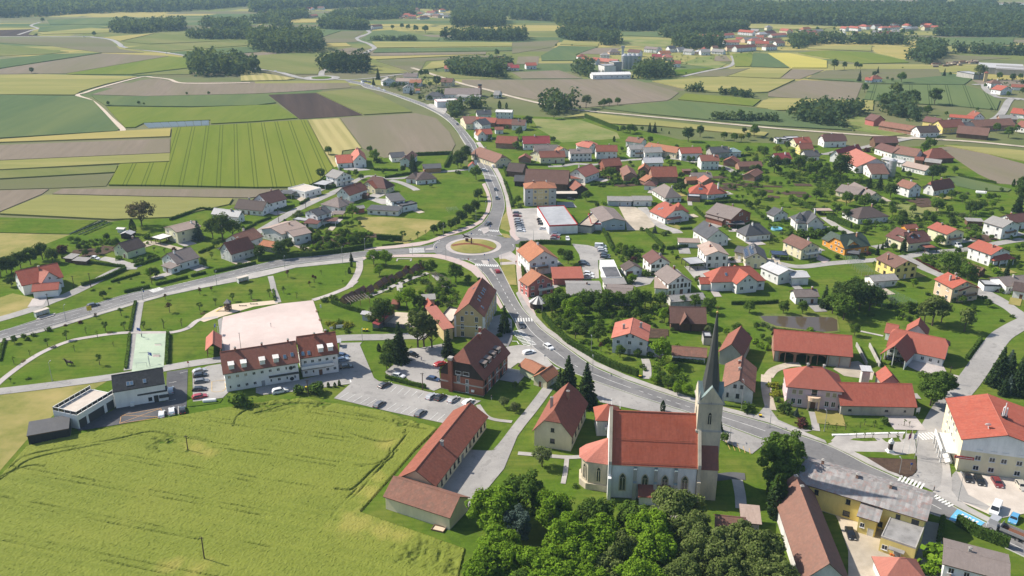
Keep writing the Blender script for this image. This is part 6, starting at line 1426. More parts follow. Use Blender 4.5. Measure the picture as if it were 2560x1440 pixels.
for i in range(5):
 for j in range(2):
  for k in range(2):
   m=MB();m.box(-.5,.5,-.8,.8,0,.05);m.poly([(-.46,-.76,.056),(.46,-.76,.056),(.46,.76,.056),(-.46,.76,.056)],1)
   side=1;fv=.25+.42*k;o=m.build('solar_panel',[M(MG),M('solar')],b.roof)
   o.location=(-b.L*.36+i*1.9+j*.0+(0 if k else .3),side*b.D/2*(1-fv),b.eave+b.rise*fv+.12);o.rotation_euler=(-side*sl,0,0)
   if j:o.location.x+=1.05
cp=empty('chapel',gt(6,2165,270));tag(cp,'tiny white wayside chapel with red roof and pointed black spire beside the north road','chapel')
pb(cp,'wall',WW,-2.2,2.2,-2.8,2.8,0,3.4)
m=MB()
for s_ in(-1,1):m.poly([(s_*2.6,-3.1,3.2),(s_*2.6,3.1,3.2),(0,3.1,5.4),(0,-3.1,5.4)]if s_>0 else[(s_*2.6,3.1,3.2),(s_*2.6,-3.1,3.2),(0,-3.1,5.4),(0,3.1,5.4)])
m.poly([(-2.2,-2.8,3.4),(2.2,-2.8,3.4),(0,-2.8,5.2)],1);m.poly([(2.2,2.8,3.4),(-2.2,2.8,3.4),(0,2.8,5.2)],1);m.build('roof',[M('r_red'),M(WW)],cp)
pb(cp,'bell_turret',WW,1.1,2.7,-.8,.8,3.0,7.0)
m=MB();m.lathe([(1.2,7.0),(.55,8.4),(.12,12.6),(0,12.8)],8,c=(1.9,0));m.build('spire',M('r_slate'),cp)
b_,p_=win_mesh(.8,1.6,FW,'glass',0);w_=inst('window',b_,cp,(0,-2.8,1.0));inst('pane',p_,w_)
kk=empty('round_kiosk',gt(11,262,200));tag(kk,'round dark timber kiosk with striped conical roof beside the pink house','kiosk')
m=MB();m.lathe([(3.0,0),(3.0,2.8)],14);m.build('wall',M('w_darkwood'),kk)
m=MB();m.lathe([(3.5,2.7),(0,4.8)],14);m.m=[k%2 for k in range(14)];m.build('roof',[M(RDG),M('r_white')],kk)
# ------ vegetation
def pip(x,y,poly):
 c=False;j=len(poly)-1
 for i in range(len(poly)):
  xi,yi=poly[i][0],poly[i][1];xj,yj=poly[j][0],poly[j][1]
  if(yi>y)!=(yj>y)and x<(xj-xi)*(y-yi)/(yj-yi)+xi:c=not c
  j=i
 return c
_PB=[(min(p[0]for p in q),max(p[0]for p in q),min(p[1]for p in q),max(p[1]for p in q),q)for q in PAVED]
def is_free(x,y,r=.8):
 for cx,cy,a,l,d in FOOT:
  dx,dy=rot2(x-cx,y-cy,-a)
  if abs(dx)<l+r and abs(dy)<d+r:return False
 for x0,x1,y0,y1,q in _PB:
  if x0-r<x<x1+r and y0-r<y<y1+r and(pip(x,y,q)or pip(x+r,y,q)or pip(x-r,y,q)or pip(x,y+r,q)or pip(x,y-r,q)):return False
 return True
ry=random.Random(6)
for(cx,cy,a,l,d),lb in zip(list(FOOT),FOOTL):
 if 'house' not in lb and 'villa' not in lb or math.hypot(cx,cy)>520:continue
 sd=ry.choice([-1,1]);w,dep=l*ry.uniform(.35,.6),ry.uniform(2.5,4.5);q=[]
 for dx,dy in((-w,0),(w,0),(w,-dep*2),(-w,-dep*2)):
  ox,oy=rot2(dx+sd*(l-w),dy-d+.3,a);q.append((cx+ox,cy+oy))
 mx,my=sum(p[0]for p in q)/4,sum(p[1]for p in q)/4
 if is_free(mx,my,1.2):sheet_w('yard',q,ry.choice(['concrete',AO,'gravel','pavement','lawn_dry']),.032);_PB.append((min(p[0]for p in q),max(p[0]for p in q),min(p[1]for p in q),max(p[1]for p in q),q))
def leaf_arrays(cent,rad,n,size,rg,flat=.34,squash=.8):
 """n leaf quads round each clump centre; quads lie roughly along the clump surface"""
 cent=np.asarray(cent,float);rad=np.asarray(rad,float)
 k=len(cent);N=k*n
 d=rg.normal(size=(N,3));d/=np.linalg.norm(d,axis=1)[:,None]
 rr=rg.uniform(.55,1.05,N)**.6
 c=np.repeat(cent,n,0);R_=np.repeat(rad,n)
 off=d*(rr*R_)[:,None];off[:,2]*=squash
 p=c+off
 nrm=d*(1-flat)+rg.normal(size=(N,3))*flat;nrm[:,2]+=.35;nrm/=np.linalg.norm(nrm,axis=1)[:,None]
 a=np.cross(nrm,rg.normal(size=(N,3)));a/=np.linalg.norm(a,axis=1)[:,None]+1e-9
 b=np.cross(nrm,a);s=size*rg.uniform(.6,1.3,N)[:,None]
 return np.stack([p-a*s*.5-b*s*.32,p+a*s*.5-b*s*.4,p+a*s*.42+b*s*.4,p-a*s*.45+b*s*.36],1)
def quads_mesh(name,Q,mat):
 Q=np.asarray(Q,np.float32);N=len(Q)
 me=bpy.data.meshes.new(name);me.vertices.add(N*4);me.vertices.foreach_set('co',Q.reshape(-1))
 me.loops.add(N*4);me.loops.foreach_set('vertex_index',np.arange(N*4,dtype=np.int32))
 me.polygons.add(N);me.polygons.foreach_set('loop_start',np.arange(0,N*4,4,dtype=np.int32));me.polygons.foreach_set('loop_total',np.full(N,4,np.int32))
 me.materials.append(M(mat));me.update();me.validate();return me
def trunk_mesh(h,r,limbs,rg,mat='bark'):
 mb=MB();mb.tube([(0,0,-.1),(rg.uniform(-.1,.1),rg.uniform(-.1,.1),h*.5),(rg.uniform(-.3,.3),rg.uniform(-.3,.3),h)],[r,r*.75,r*.35],7,cap=False)
 for i in range(limbs):
  a=rg.uniform(0,6.28);z0=h*rg.uniform(.4,.85);L=h*rg.uniform(.35,.6)
  mb.tube([(0,0,z0),(math.cos(a)*L*.5,math.sin(a)*L*.5,z0+L*.45),(math.cos(a)*L,math.sin(a)*L,z0+L*.75)],[r*.45,r*.3,r*.1],5,cap=False)
 return mb.mesh('trunk',M(mat))
def broadleaf(seed,H,Rc,clumps,n,size,mat,low=.16,limbs=6,jag=.25,crad=(.26,.40),top=1.0):
 rg=np.random.default_rng(seed);C=[];RR=[]
 for i in range(clumps):
  d=rg.normal(size=3);d/=np.linalg.norm(d);d[2]=d[2]if d[2]>-.55 else-d[2]
  lob=1+jag*math.sin(3*math.atan2(d[1],d[0])+seed)*rg.uniform(.3,1)+rg.normal()*jag*.3
  f=rg.uniform(.45,1.0)**.5*.8*lob
  hc=H*(1-low)/2
  C.append((d[0]*Rc*f,d[1]*Rc*f,H*low+hc+d[2]*hc*f*top));RR.append(Rc*rg.uniform(*crad))
 return quads_mesh('crown',leaf_arrays(C,RR,n,size,rg),mat),trunk_mesh(H*(low+.3),H*.022+.06,limbs,rg)
def spruce(seed,H,Rb,layers,per,size,mat,droop=.25):
 rg=np.random.default_rng(seed);Q=[]
 for i in range(layers):
  f=i/(layers-1);z=H*(.08+.9*f);r=Rb*(1-f)**.85+.12;nb=max(5,int(per*(1-f*.75)))
  for b in range(nb):
   a=2*math.pi*(b+rg.random())/nb;L=r*rg.uniform(.75,1.12);m=max(2,int(L/(size*.55))+1)
   t=np.linspace(.15,1,m)
   C=np.stack([np.cos(a)*L*t,np.sin(a)*L*t,z-droop*L*t**1.5+rg.normal(0,.06,m)],1)
   Q.append(leaf_arrays(C,np.full(m,size*.5),3,size,rg,.35,.4))
 return quads_mesh('crown',np.concatenate(Q),mat),trunk_mesh(H*.9,.16+H*.008,0,rg)
def column(seed,H,Rb,n,size,mat):
 rg=np.random.default_rng(seed);z=rg.uniform(.02,1,n);a=rg.uniform(0,6.283,n)
 r=Rb*np.clip(np.minimum((1-z)*2.2,.55+z*1.5),0,1)**.7*rg.uniform(.75,1.05,n)
 C=np.stack([np.cos(a)*r,np.sin(a)*r,z*H],1)
 return quads_mesh('crown',leaf_arrays(C,np.full(n,size*.5),3,size,rg,.5),mat),trunk_mesh(H*.3,.1,0,rg)
def bush(seed,R_,H,n,size,mat):
 rg=np.random.default_rng(seed);C=[];
 for i in range(9):
  a=rg.uniform(0,6.283);f=rg.uniform(0,.62);C.append((math.cos(a)*R_*f,math.sin(a)*R_*f,H*rg.uniform(.28,.68)))
 return quads_mesh('foliage',leaf_arrays(C,np.full(9,min(R_,H)*.45),n//9,size,rg),mat),trunk_mesh(H*.4,.05,3,rg)
PROTO={}
def proto(kind,k):
 if kind in PROTO:return PROTO[kind]
 S={'d':lambda:([broadleaf(s,10,4.0,44,46,.52,'leaf_mid')for s in(1,2,3,4)],10.6),'b':lambda:([broadleaf(s,10,4.1,44,46,.52,'leaf_bright')for s in(11,12,13)],10.6),
'k':lambda:([broadleaf(s,10,4.0,48,48,.52,'leaf_dark')for s in(21,22,23)],10.6),'o':lambda:([broadleaf(s,10,3.3,42,44,.5,'leaf_olive',.2)for s in(31,32)],10.6),
'w':lambda:([broadleaf(41,10,5.2,75,30,.45,'leaf_brown',.18,12,.2,(.14,.24))],10.6),'p':lambda:([broadleaf(s,10,4.0,40,46,.5,'leaf_pale',.2)for s in(51,52)],10.6),
'y':lambda:([broadleaf(55,10,4.0,40,46,.5,'leaf_yellow',.2)],10.6),'bi':lambda:([broadleaf(s,12,3.0,56,52,.42,'leaf_olive',.15,6,.3,(.22,.36))for s in(61,62)],12.6),
'c':lambda:([spruce(s,12,2.9,15,13,.55,'leaf_conifer')for s in(71,72,73)],12.2),'bl':lambda:([spruce(75,8,2.4,12,12,.5,'leaf_blue')],8.2),
't':lambda:([column(s,5,1.0,420,.32,'leaf_thuja')for s in(81,82)],5.1),'kt':lambda:([column(84,8,1.5,560,.36,'leaf_conifer')],8.1),
's':lambda:([broadleaf(s,4.6,1.25,12,26,.3,'leaf_mid',.42,3,.3,(.3,.45))for s in(91,92,93)],4.9),'st':lambda:([broadleaf(s,4.6,.7,7,14,.24,'leaf_mid',.5,2,.3,(.3,.45))for s in(94,95)],4.9),
'r':lambda:([broadleaf(s,4.6,1.35,12,26,.3,'leaf_red',.42,3,.3,(.3,.45))for s in(96,97)],4.9),'u':lambda:([bush(s,1.5,1.9,190,.36,'leaf_hedge')for s in(101,102,103)],1.75),
'ub':lambda:([bush(s,1.5,1.9,190,.36,'leaf_bright')for s in(104,105)],1.75),'ud':lambda:([bush(s,1.4,2.1,200,.34,'leaf_dark')for s in(106,107)],1.9),
'ur':lambda:([bush(108,1.5,1.7,190,.34,'leaf_red')],1.6),'uo':lambda:([bush(s,1.5,1.8,180,.36,'leaf_pale')for s in(109,110)],1.7),
'uy':lambda:([bush(111,1.6,1.2,200,.32,'leaf_yellow')],1.2),'F':lambda:([broadleaf(s,12,5.6,100,105,.42,'leaf_bright',.12,8,.3,(.17,.27))for s in(201,202,203)],12.8),
'Fo':lambda:([broadleaf(s,12,5.2,96,105,.40,'leaf_olive',.12,8,.3,(.17,.27))for s in(211,212)],12.8),
'Fk':lambda:([broadleaf(s,12,5.2,90,105,.42,'leaf_mid',.14,8,.3,(.17,.27))for s in(221,222)],12.8),'Fb':lambda:([broadleaf(231,12,4.4,84,100,.36,'leaf_blue',.2,8,.3,(.17,.27))],12.8),
'Fc':lambda:([spruce(s,14,3.4,22,17,.5,'leaf_conifer',.3)for s in(241,242)],14.2),}
 PROTO[kind]=S[kind]();return PROTO[kind]
DESC=dict(d=('broadleaf_tree','mid-green broadleaf tree'),b=('leafy_tree','light green broadleaf tree'),k=('dense_tree','dense dark green tree'),o=('broadleaf_tree','olive-green loose-crowned tree'),
w=('walnut_tree','large brownish wide-crowned tree'),p=('broadleaf_tree','pale green weeping-leaved tree'),y=('broadleaf_tree','yellow-green tree'),bi=('birch_tree','tall slim birch tree'),c=('spruce_tree','dark pointed spruce'),bl=('blue_spruce','bluish silver spruce'),
t=('thuja','narrow column-shaped thuja'),kt=('cypress_tree','dark pointed cypress'),s=('young_tree','young round-headed tree'),st=('young_tree','thin newly planted sapling'),r=('purple_tree','small purple-leaved tree'),
u=('shrub','rounded green shrub'),ub=('shrub','light green shrub'),ud=('shrub','dark green shrub'),ur=('shrub','purple-leaved shrub'),uo=('shrub','pale flowering shrub'),uy=('shrub','low yellow-green shrub bed'),
F=('broadleaf_tree','big bright green tree'),Fo=('broadleaf_tree','big olive-green tree'),Fk=('broadleaf_tree','big dark-leaved tree'),Fb=('broadleaf_tree','big blue-green tree'),Fc=('spruce_tree','tall dark spruce'))
AREA={1:'in the open fields',2:'along the far north road',3:'in the fields by the railway',4:'among the eastern fields and farms',5:'beside the western houses',6:'near the houses by the roundabout',7:'in the gardens round the supermarket',8:'in the eastern house gardens',9:'on the park lawn',10:'round the brick business house',11:'in the gardens above the road bend',12:'round the pond and the pink villa',14:'beside the parish building',15:'in the churchyard',16:'by the farmyard and square'}
_tc=[0]
def short(lb):
 import re
 w=re.split(r' (?:beside|behind|near|in front|at|along|above|by|between|among|before|facing|next|beyond|hidden|leaning|standing|attached|joined|running|just|on|opposite|under|round|over|leading) ',lb)[0].split()
 w=w[:9]
 while w[-1]in('and','with','a','of','the','its','on','under','small','two','in','big','red','dark','grey'):w.pop()
 return ' '.join(w)
NEAR=[((f[0],f[1]),min(f[3],f[4]),short(l))for f,l in zip(FOOT,FOOTL)if l]
def tree_at(kind,p,H,area,label=None):
 _tc[0]+=1;rg=random.Random(_tc[0]*13+1)
 ms,nom=proto(kind,0);cr,tr=rg.choice(ms);nm,ds=DESC[kind]
 nm='fruit_tree' if nm=='broadleaf_tree' and kind=='d' and H<6.5 else nm
 e=empty(nm,(p[0],p[1],0),rg.uniform(0,6.283));s=H/nom;w=s*rg.uniform(.88,1.12)
 if not label:
  best,bd=None,7+H*.45
  for fx,fy,sh in NEAR:
   d_=math.hypot(p[0]-fx[0],p[1]-fx[1])-fy
   if d_<bd:best,bd=sh,d_
  area2=('beside the '+best)if best else area
 tag(e,label or(ds+' '+area2),'shrub' if nm=='shrub' else 'tree',(ds+'s '+area2)if not label else None)
 inst('foliage' if nm=='shrub' else 'crown',cr,e,scale=(w,w,s));inst('stem' if nm=='shrub' else 'trunk',tr,e,scale=(s,s,s))
 return e
def tree(t,x,y,hz,kind):
 p=gt(t,x,y);H=max(.8,vheight(t,x,y,hz));return tree_at(kind,p,H,AREA[t])
TREES={5:'kt 1335 905 155;u 1480 950 70;bl 1990 965 200;k 2230 970 290;k 2130 955 210;d 2330 935 200;k 10 1335 215;k 120 1300 195;k 210 1250 185;k 310 1215 190;k 430 1165 190;k 530 1195 165;k 120 1432 110;k 70 1300 160;ur 620 1100 90;d 860 1130 85;d 990 1115 85;d 960 1045 70;d 1165 1030 95;s 865 1170 55;ub 1190 1165 55;b 1500 1350 120;k 1560 1340 110;d 2170 1040 90;d 2040 1235 110;s 2120 1155 60;s 1650 1095 65;s 1545 1085 60;d 2545 1115 120;u 1410 1180 50;u 1500 1160 55;u 1350 1190 40;u 1560 1150 50;u 1310 1360 20;u 1190 1395 25;u 1430 1395 25;d 2430 860 50;u 2400 1210 30;d 2090 1090 55;ur 1745 1070 40;u 1850 1050 30;b 1480 1010 40;u 1100 1010 60;ud 2290 990 50',
6:'d 725 112 95;b 1185 185 135;d 1140 92 80;k 650 352 115;b 965 742 145;c 1580 285 180;c 1560 250 150;k 1470 290 80;k 2050 235 180;k 2100 170 160;k 2020 250 130;d 2200 362 155;k 2222 570 130;k 2190 690 140;k 2110 745 150;k 2040 805 145;k 1950 862 115;k 1860 885 115;k 1780 912 110;k 2080 780 110;k 2000 840 110;k 2150 720 120;k 2240 530 90;s 1470 965 110;s 1620 952 90;st 1700 922 70;st 1550 985 50;d 940 990 90;ub 700 1040 60;b 620 1062 80;u 480 1066 60;ub 860 1000 55;d 1040 825 60;k 240 1142 175;k 330 1085 150;k 40 1155 155;b 1180 1215 175;b 1300 1225 175;b 1235 1325 115;c 955 1180 100;t 955 1235 70;t 935 1300 70;r 320 1342 90;r 585 1392 90;r 540 1432 65;st 655 1312 60;st 900 1322 60;s 870 1402 45;d 2000 1385 210;d 2120 1402 100;d 1750 1302 150;d 1690 1262 100;d 1530 1372 80;ur 1510 1255 40;b 1640 1210 60;s 1170 1000 70;d 960 820 60;u 780 440 40;u 900 900 60;d 910 830 70;ub 1000 905 45;u 1080 920 45;ub 1150 920 45;d 1000 330 80;d 930 320 60;d 1050 360 70;u 1220 190 60;t 850 270 40;t 1080 215 45;k 980 210 90;d 280 580 80;d 240 560 70;u 300 640 40;uo 440 715 55;uo 400 735 50;u 290 780 30;u 340 790 30;t 515 850 60;d 1270 300 50;u 2020 300 40;d 1750 440 50;st 1840 260 60;s 1790 250 55;d 1360 1400 60;ub 1600 1320 50;ud 1680 1400 60;k 2230 1380 50;u 1350 980 30',
7:'d 965 362 145;p 1300 362 90;d 740 575 115;k 1690 502 125;k 1640 480 90;u 1415 705 85;bl 1425 895 85;u 1300 870 40;ud 1520 920 55;ud 1560 900 40;d 1430 1095 110;d 1130 1135 85;d 1220 1160 60;b 1060 1100 60;ur 1215 1185 60;k 560 1205 150;d 490 1150 120;b 1200 1395 110;d 2490 562 115;p 2400 292 90;d 1770 195 80;d 820 290 70;d 860 340 60;d 1140 280 60;u 1250 410 50;d 1220 400 70;d 1130 420 50;ub 920 610 45;u 850 625 40;d 2370 650 90;d 2440 640 80;k 2330 630 80;d 2100 330 60;ub 1580 200 50;d 1560 170 60;u 1420 130 50;u 1330 130 45;d 1180 210 50;d 1650 1060 50;d 1600 1110 50;ub 1640 1140 40;k 1500 1100 60;u 2125 840 30;u 2150 855 30;u 2178 870 30;u 2240 840 30;u 2260 820 30;d 40 60 90;d 20 30 80;k 890 210 60;d 60 600 90;d 20 620 70;u 80 640 40;d 2350 90 70;d 2430 200 80;d 2520 130 110;d 2480 100 90;k 2260 310 60;u 1660 210 45;u 1850 220 40;d 1500 60 60;t 1180 1290 50;u 1350 1330 70;u 1420 1310 60;u 1440 1290 50;d 1560 900 40;u 1660 1010 35;d 1850 1400 90;d 1880 1440 80;t 1640 1160 40;d 2540 400 90;d 2440 430 60;d 2380 450 60;d 2200 360 50;k 2020 240 50;k 510 230 40;b 1710 570 30;u 2310 1180 40;u 1180 1400 60;u 2200 1170 40;d 2560 700 90;d 2500 760 60;uo 2100 380 40',
8:'k 720 365 290;k 60 295 190;d 300 262 160;d 420 332 160;d 560 362 150;d 640 442 120;d 220 382 120;d 480 300 150;k 340 220 120;k 180 230 100;y 80 110 110;k 190 60 90;k 1640 375 175;k 1720 330 130;c 1010 445 140;c 1110 465 160;k 1220 545 165;d 1680 685 155;d 1810 702 95;d 1830 565 115;d 1940 592 105;k 2020 715 160;k 2080 692 130;d 2160 650 80;d 780 622 155;d 960 642 155;d 880 600 100;d 370 585 100;d 480 565 130;d 230 612 85;d 1050 640 90;b 620 540 90;k 1340 765 115;k 780 765 130;k 690 702 100;c 2490 685 210;k 2540 605 250;d 2250 562 75;c 1350 1085 175;c 1090 1115 110;d 1250 1075 90;bl 1180 1035 95;d 1710 1025 125;d 1800 1295 225;d 1990 1365 190;d 1880 1240 110;c 2380 1325 150;b 2340 1435 90;b 1450 1435 95;d 960 905 90;d 880 885 90;d 1010 880 70;p 1930 760 80;d 1640 780 90;k 1560 790 70;k 1480 770 70;d 1340 600 60;u 430 935 80;u 330 935 80;u 220 925 60;u 500 920 70;d 500 900 60;ub 600 880 60;ub 660 870 60;d 230 800 60;d 150 800 60;u 40 560 30;d 60 420 60;d 120 420 50;d 200 420 60;d 320 640 70;u 1300 900 60;d 1130 620 80;d 2100 560 70;d 1320 420 100;d 1400 350 90;t 2450 430 80;k 2540 470 150;d 1060 90 70;ur 985 85 50;d 1560 90 120;d 1620 60 130;d 1860 300 90;u 2320 870 50;d 2230 960 60;d 2430 970 60;u 2150 900 60;u 2060 860 60;d 2100 960 60;k 1990 980 60;s 1055 1230 70;u 690 1150 50;ur 1000 1115 40;d 1500 1090 50;u 1350 1110 40;d 1230 1160 30;d 1560 1200 70;d 1640 1230 70;ub 2280 1300 70;d 2480 1180 80;d 2540 1060 80;d 2500 1260 60;d 1100 700 60;u 1240 640 70;d 450 640 60;k 1680 640 60;k 880 300 60;bl 1190 225 50;bl 1350 280 60;d 1300 360 70;d 60 980 40;ud 450 1180 40;ud 420 1190 30;c 1140 1060 80;d 1990 640 60;d 2330 480 50;d 2150 610 60',
9:'s 1215 287 100;s 1245 422 100;s 1060 442 112;s 670 527 120;s 480 592 100;st 865 467 85;st 300 682 70;st 145 767 90;r 1700 252 112;r 1660 125 70;r 2000 72 80;r 965 312 65;s 2000 232 100;s 2155 182 90;s 2330 137 100;s 2515 117 110;s 1000 777 120;st 1140 592 65;s 110 952 60;s 1440 412 90;st 1640 412 115;st 1820 392 95;d 150 562 90;d 245 522 70;d 285 532 50;u 345 487 40;u 490 437 45;k 1035 110 85;u 2390 1195 140;u 2450 1200 110;ur 810 357 32;ur 660 385 25;st 750 640 80;u 285 920 32;st 980 510 90;u 930 35 30;u 1100 15 25;s 2700 100 100;r 2120 40 60;s 2840 60 80;st 2970 110 80',
10:'Fc 1440 745 400;k 1350 705 200;k 1310 835 195;bi 1620 605 390;bi 1680 595 370;bi 1760 605 335;c 1920 685 275;c 2485 445 270;k 1280 395 300;o 1190 385 215;b 1510 215 235;k 1640 235 165;u 620 1060 110;u 430 1065 90;u 545 1055 80;t 725 1000 60;t 790 1000 58;t 835 985 66;u 690 145 55;u 780 122 58;p 2480 1205 125;p 2580 1245 110;uy 800 400 60;uy 900 395 60;uy 740 380 50;u 840 375 60;u 920 450 45;u 700 450 40;kt 1230 645 90;d 2440 500 60;u 2430 495 45;k 1240 330 160;d 1850 120 70;b 1780 60 60;ub 1900 150 60;b 1720 30 60;ub 1640 60 40;d 1900 60 80;st 290 90 25;st 460 70 25;ur 1710 45 30;d 1060 90 60',
11:'Fc 560 1055 375;Fc 740 1185 430;c 480 1015 210;b 600 335 260;d 400 255 220;d 870 275 165;d 740 205 200;d 940 245 250;d 1070 210 190;d 1200 225 225;d 1330 205 200;d 1480 205 175;b 1520 355 175;d 860 545 205;d 540 445 125;s 1000 325 90;s 1250 300 60;r 890 645 105;d 780 602 85;d 1080 705 145;d 1250 695 90;b 1470 765 265;b 1590 875 135;b 1430 965 105;d 1560 1015 155;b 1740 1085 130;b 1650 1065 120;d 1500 930 110;kt 1505 1245 120;p 1960 465 95;d 1830 205 145;d 1950 265 165;d 1700 190 120;d 2370 255 130;u 2360 1240 105;d 2440 420 90;d 2250 450 110;b 2140 480 90;d 460 400 110;d 640 460 80;u 950 560 60;b 960 620 70;d 700 300 120;d 1100 330 120;p 1520 250 90;u 700 560 40;d 1600 450 60;u 1380 700 60;u 1300 800 40;u 1330 830 40;d 2000 200 110;d 470 120 140;d 450 220 150;d 520 180 150;d 640 190 140;d 830 180 160;d 340 180 130;u 260 250 40;c 2080 1440 120;u 1580 380 50;d 2500 520 70;d 2560 560 80;ub 2420 560 60;ub 2480 600 60;ub 2540 620 60;d 100 1000 70;d 30 1010 80;d 60 1220 70',
12:'d 150 262 150;d 340 262 150;d 750 325 265;d 640 262 220;d 860 485 135;o 1640 385 335;o 1560 350 240;o 1730 350 240;o 1960 445 255;Fk 1620 1185 350;Fk 1730 1090 260;d 2190 195 90;Fc 2290 985 390;bl 2420 765 150;Fc 2480 1065 350;c 2350 1085 210;Fc 2540 905 300;Fc 2400 950 300;bl 2400 1060 190;ud 170 1255 125;bl 280 1288 92;ur 345 1392 92;u 1160 1367 72;st 590 1422 90;st 680 1427 80;st 775 1427 92;st 920 1412 75;st 960 1382 80;s 1060 1402 80;st 1360 1392 85;st 1410 1392 65;k 800 250 330;k 1010 235 270;k 910 225 300;c 680 222 220;c 560 205 235;k 1080 180 200;k 720 180 250;k 860 140 260;u 1040 290 40;d 1400 340 70;d 1330 300 60;ud 2330 340 40;ud 2440 300 40;u 1000 290 30;d 1220 210 60;d 2050 230 70;u 1850 150 50;u 1160 770 30;u 1240 800 30;uy 90 1080 60;uy 70 1000 60;u 90 1140 50;d 30 590 80;ub 420 440 50;d 1850 1010 60;b 1640 1180 120;d 1560 1090 130;c 2560 1000 320;Fc 2600 1100 330;d 2450 90 60;ur 2290 45 40;d 2330 60 60;u 2130 110 40;u 2170 120 40',
14:'ub 1830 760 25',15:'p 300 355 220;o 1660 700 90;Fk 2640 560 520;Fk 2720 430 420;kt 2620 860 330;t 2650 800 300;d 2120 120 120;u 640 560 40',
16:'t 75 835 400;t 50 700 340;t 110 780 330;ub 1680 1360 200;ub 1640 1435 120;ub 1700 1240 120;u 1300 60 20;d 130 660 350;st 880 70 80;st 960 80 80;st 1040 75 75;st 1200 75 80;st 1290 70 75',
}
for t,txt in TREES.items():
 for it in txt.split(';'):
  k,x,y,h=it.split();tree(t,float(x),float(y),float(h),k)
p0=gt(5,1420,832);tree_at('w',p0,vheight(5,1420,832,275),'','huge brownish wide-crowned tree beside the barley field and small garden sheds')
for i,it in enumerate('120 430 12 Fk;400 560 12 F;-180 570 12 F;60 720 11 Fb;860 640 12 Fk;560 830 13 F;880 870 12 F;1220 700 10 Fk;1400 780 13 F;1640 570 13 Fo;1830 820 12 Fo;1120 1010 11 Fo;300 1160 12 F;0 1090 11 F;700 1020 12 F;1420 1010 12 F;960 1200 10 Fo;1900 1010 11 Fo;2260 900 12 Fo;2480 990 12 Fo;2100 1060 11 Fo;-130 930 11 F;500 1310 11 F;1250 1290 11 F;1720 1280 11 Fo;2180 1240 11 Fo;-260 1180 10 F;-330 1330 9 F;2420 1260 10 Fo;800 1350 10 F;1500 1350 10 F;100 1380 10 Fk;1180 1500 10 F;-60 1500 10 F;2560 1120 11 Fo;2640 1300 11 Fo'.split(';')):
 x,y,H,k=it.split();tree_at(k,gt(15,float(x),float(y),float(H)),float(H)*random.Random(i).uniform(.95,1.08),'in the leafy grove before the church')
rs=random.Random(77);zones=[(7,[(450,60),(1900,60),(2560,200),(2560,620),(1900,640),(1700,380),(780,440)]),(8,[(0,60),(700,150),(1900,420),(2560,560),(2560,1420),(2100,1400),(1500,1000),(300,930),(0,700)]),
(11,[(350,100),(1500,200),(1600,560),(1300,700),(700,620),(420,330)]),(6,[(500,860),(1150,930),(1130,1040),(500,1100),(420,980)]),(12,[(1100,0),(2050,120),(1900,260),(1150,260)]),(7,[(1050,1050),(1280,1060),(1300,1150),(1080,1150)]),(5,[(700,980),(1100,960),(1120,1130),(820,1150)]),(10,[(1700,-60),(2000,-40),(2000,160),(1740,160)]),(2,[(1260,790),(1900,800),(2200,980),(1700,980),(1300,880)])]
for(t,zp),n in zip(zones,(70,120,30,34,10,14,10,18,24)):
 q=[V2(gt(t,*p))for p in zp];xs=[p[0]for p in q];ys=[p[1]for p in q];k=tries=0
 while k<n and tries<4000:
  tries+=1;x,y=rs.uniform(min(xs),max(xs)),rs.uniform(min(ys),max(ys))
  if pip(x,y,q)and is_free(x,y,1.6):
   kd=rs.choice(['u','u','ub','ud','d','d','d','s','uo','k','b']);H=rs.uniform(1.0,2.2)if kd[0]=='u' else rs.uniform(2.8,5.5)
   tree_at(kd,(x,y),H,AREA[t]);k+=1
def thicket(t,zp,n,label,rmax=1.9,mats=('leaf_hedge','leaf_mid','leaf_dark','leaf_bright','leaf_pale')):
 q=[V2(gt(t,*p))for p in zp];xs=[p[0]for p in q];ys=[p[1]for p in q];rg=np.random.default_rng(n+t);C={m:([],[])for m in mats};k=tries=0
 while k<n and tries<n*25:
  tries+=1;x,y=rs.uniform(min(xs),max(xs)),rs.uniform(min(ys),max(ys));r=rs.uniform(.5,rmax)
  if pip(x,y,q)and is_free(x,y,r*.8):
   c,R_=C[rs.choice(mats)];k+=1
   for j in range(4):a=rs.uniform(0,6.28);f=rs.uniform(0,.7)*r;c.append((x+math.cos(a)*f,y+math.sin(a)*f,r*rs.uniform(.35,.95)));R_.append(r*.55)
 for m,(c,R_)in C.items():
  if c:
   o=bpy.data.objects.new('garden_planting',quads_mesh('garden_planting',leaf_arrays(c,R_,22,.36,rg),m));link(o)
   tag(o,'%s-leaved mixed planting %s'%({'leaf_hedge':'green','leaf_mid':'mid-green','leaf_dark':'dark','leaf_bright':'bright','leaf_pale':'pale'}[m],label),'plants',None,'stuff')
thicket(11,[(330,90),(1580,100),(1600,330),(1000,330),(760,480),(560,480),(400,330)],80,'in the orchard above the road bend',2.0,('leaf_mid','leaf_bright','leaf_mid'))
thicket(11,[(1400,600),(1680,560),(1700,800),(1820,1060),(1500,1000),(1390,900)],60,'beside the road above the church',2.2,('leaf_bright','leaf_mid'))
thicket(8,[(130,180),(900,300),(1250,480),(1200,600),(600,600),(420,440),(100,330)],200,'between the eastern farms',3.0,('leaf_mid','leaf_dark','leaf_hedge'))
thicket(8,[(850,780),(1250,760),(1500,700),(2100,700),(2160,960),(1980,960),(1200,880)],110,'round the maroon double house',2.2)
thicket(8,[(1480,1120),(1950,1080),(2100,1380),(1900,1390),(1620,1230)],110,'below the red-roofed houses',2.4)
thicket(8,[(0,780),(560,860),(520,950),(150,960),(0,1040)],50,'round the swimming pool',1.6)
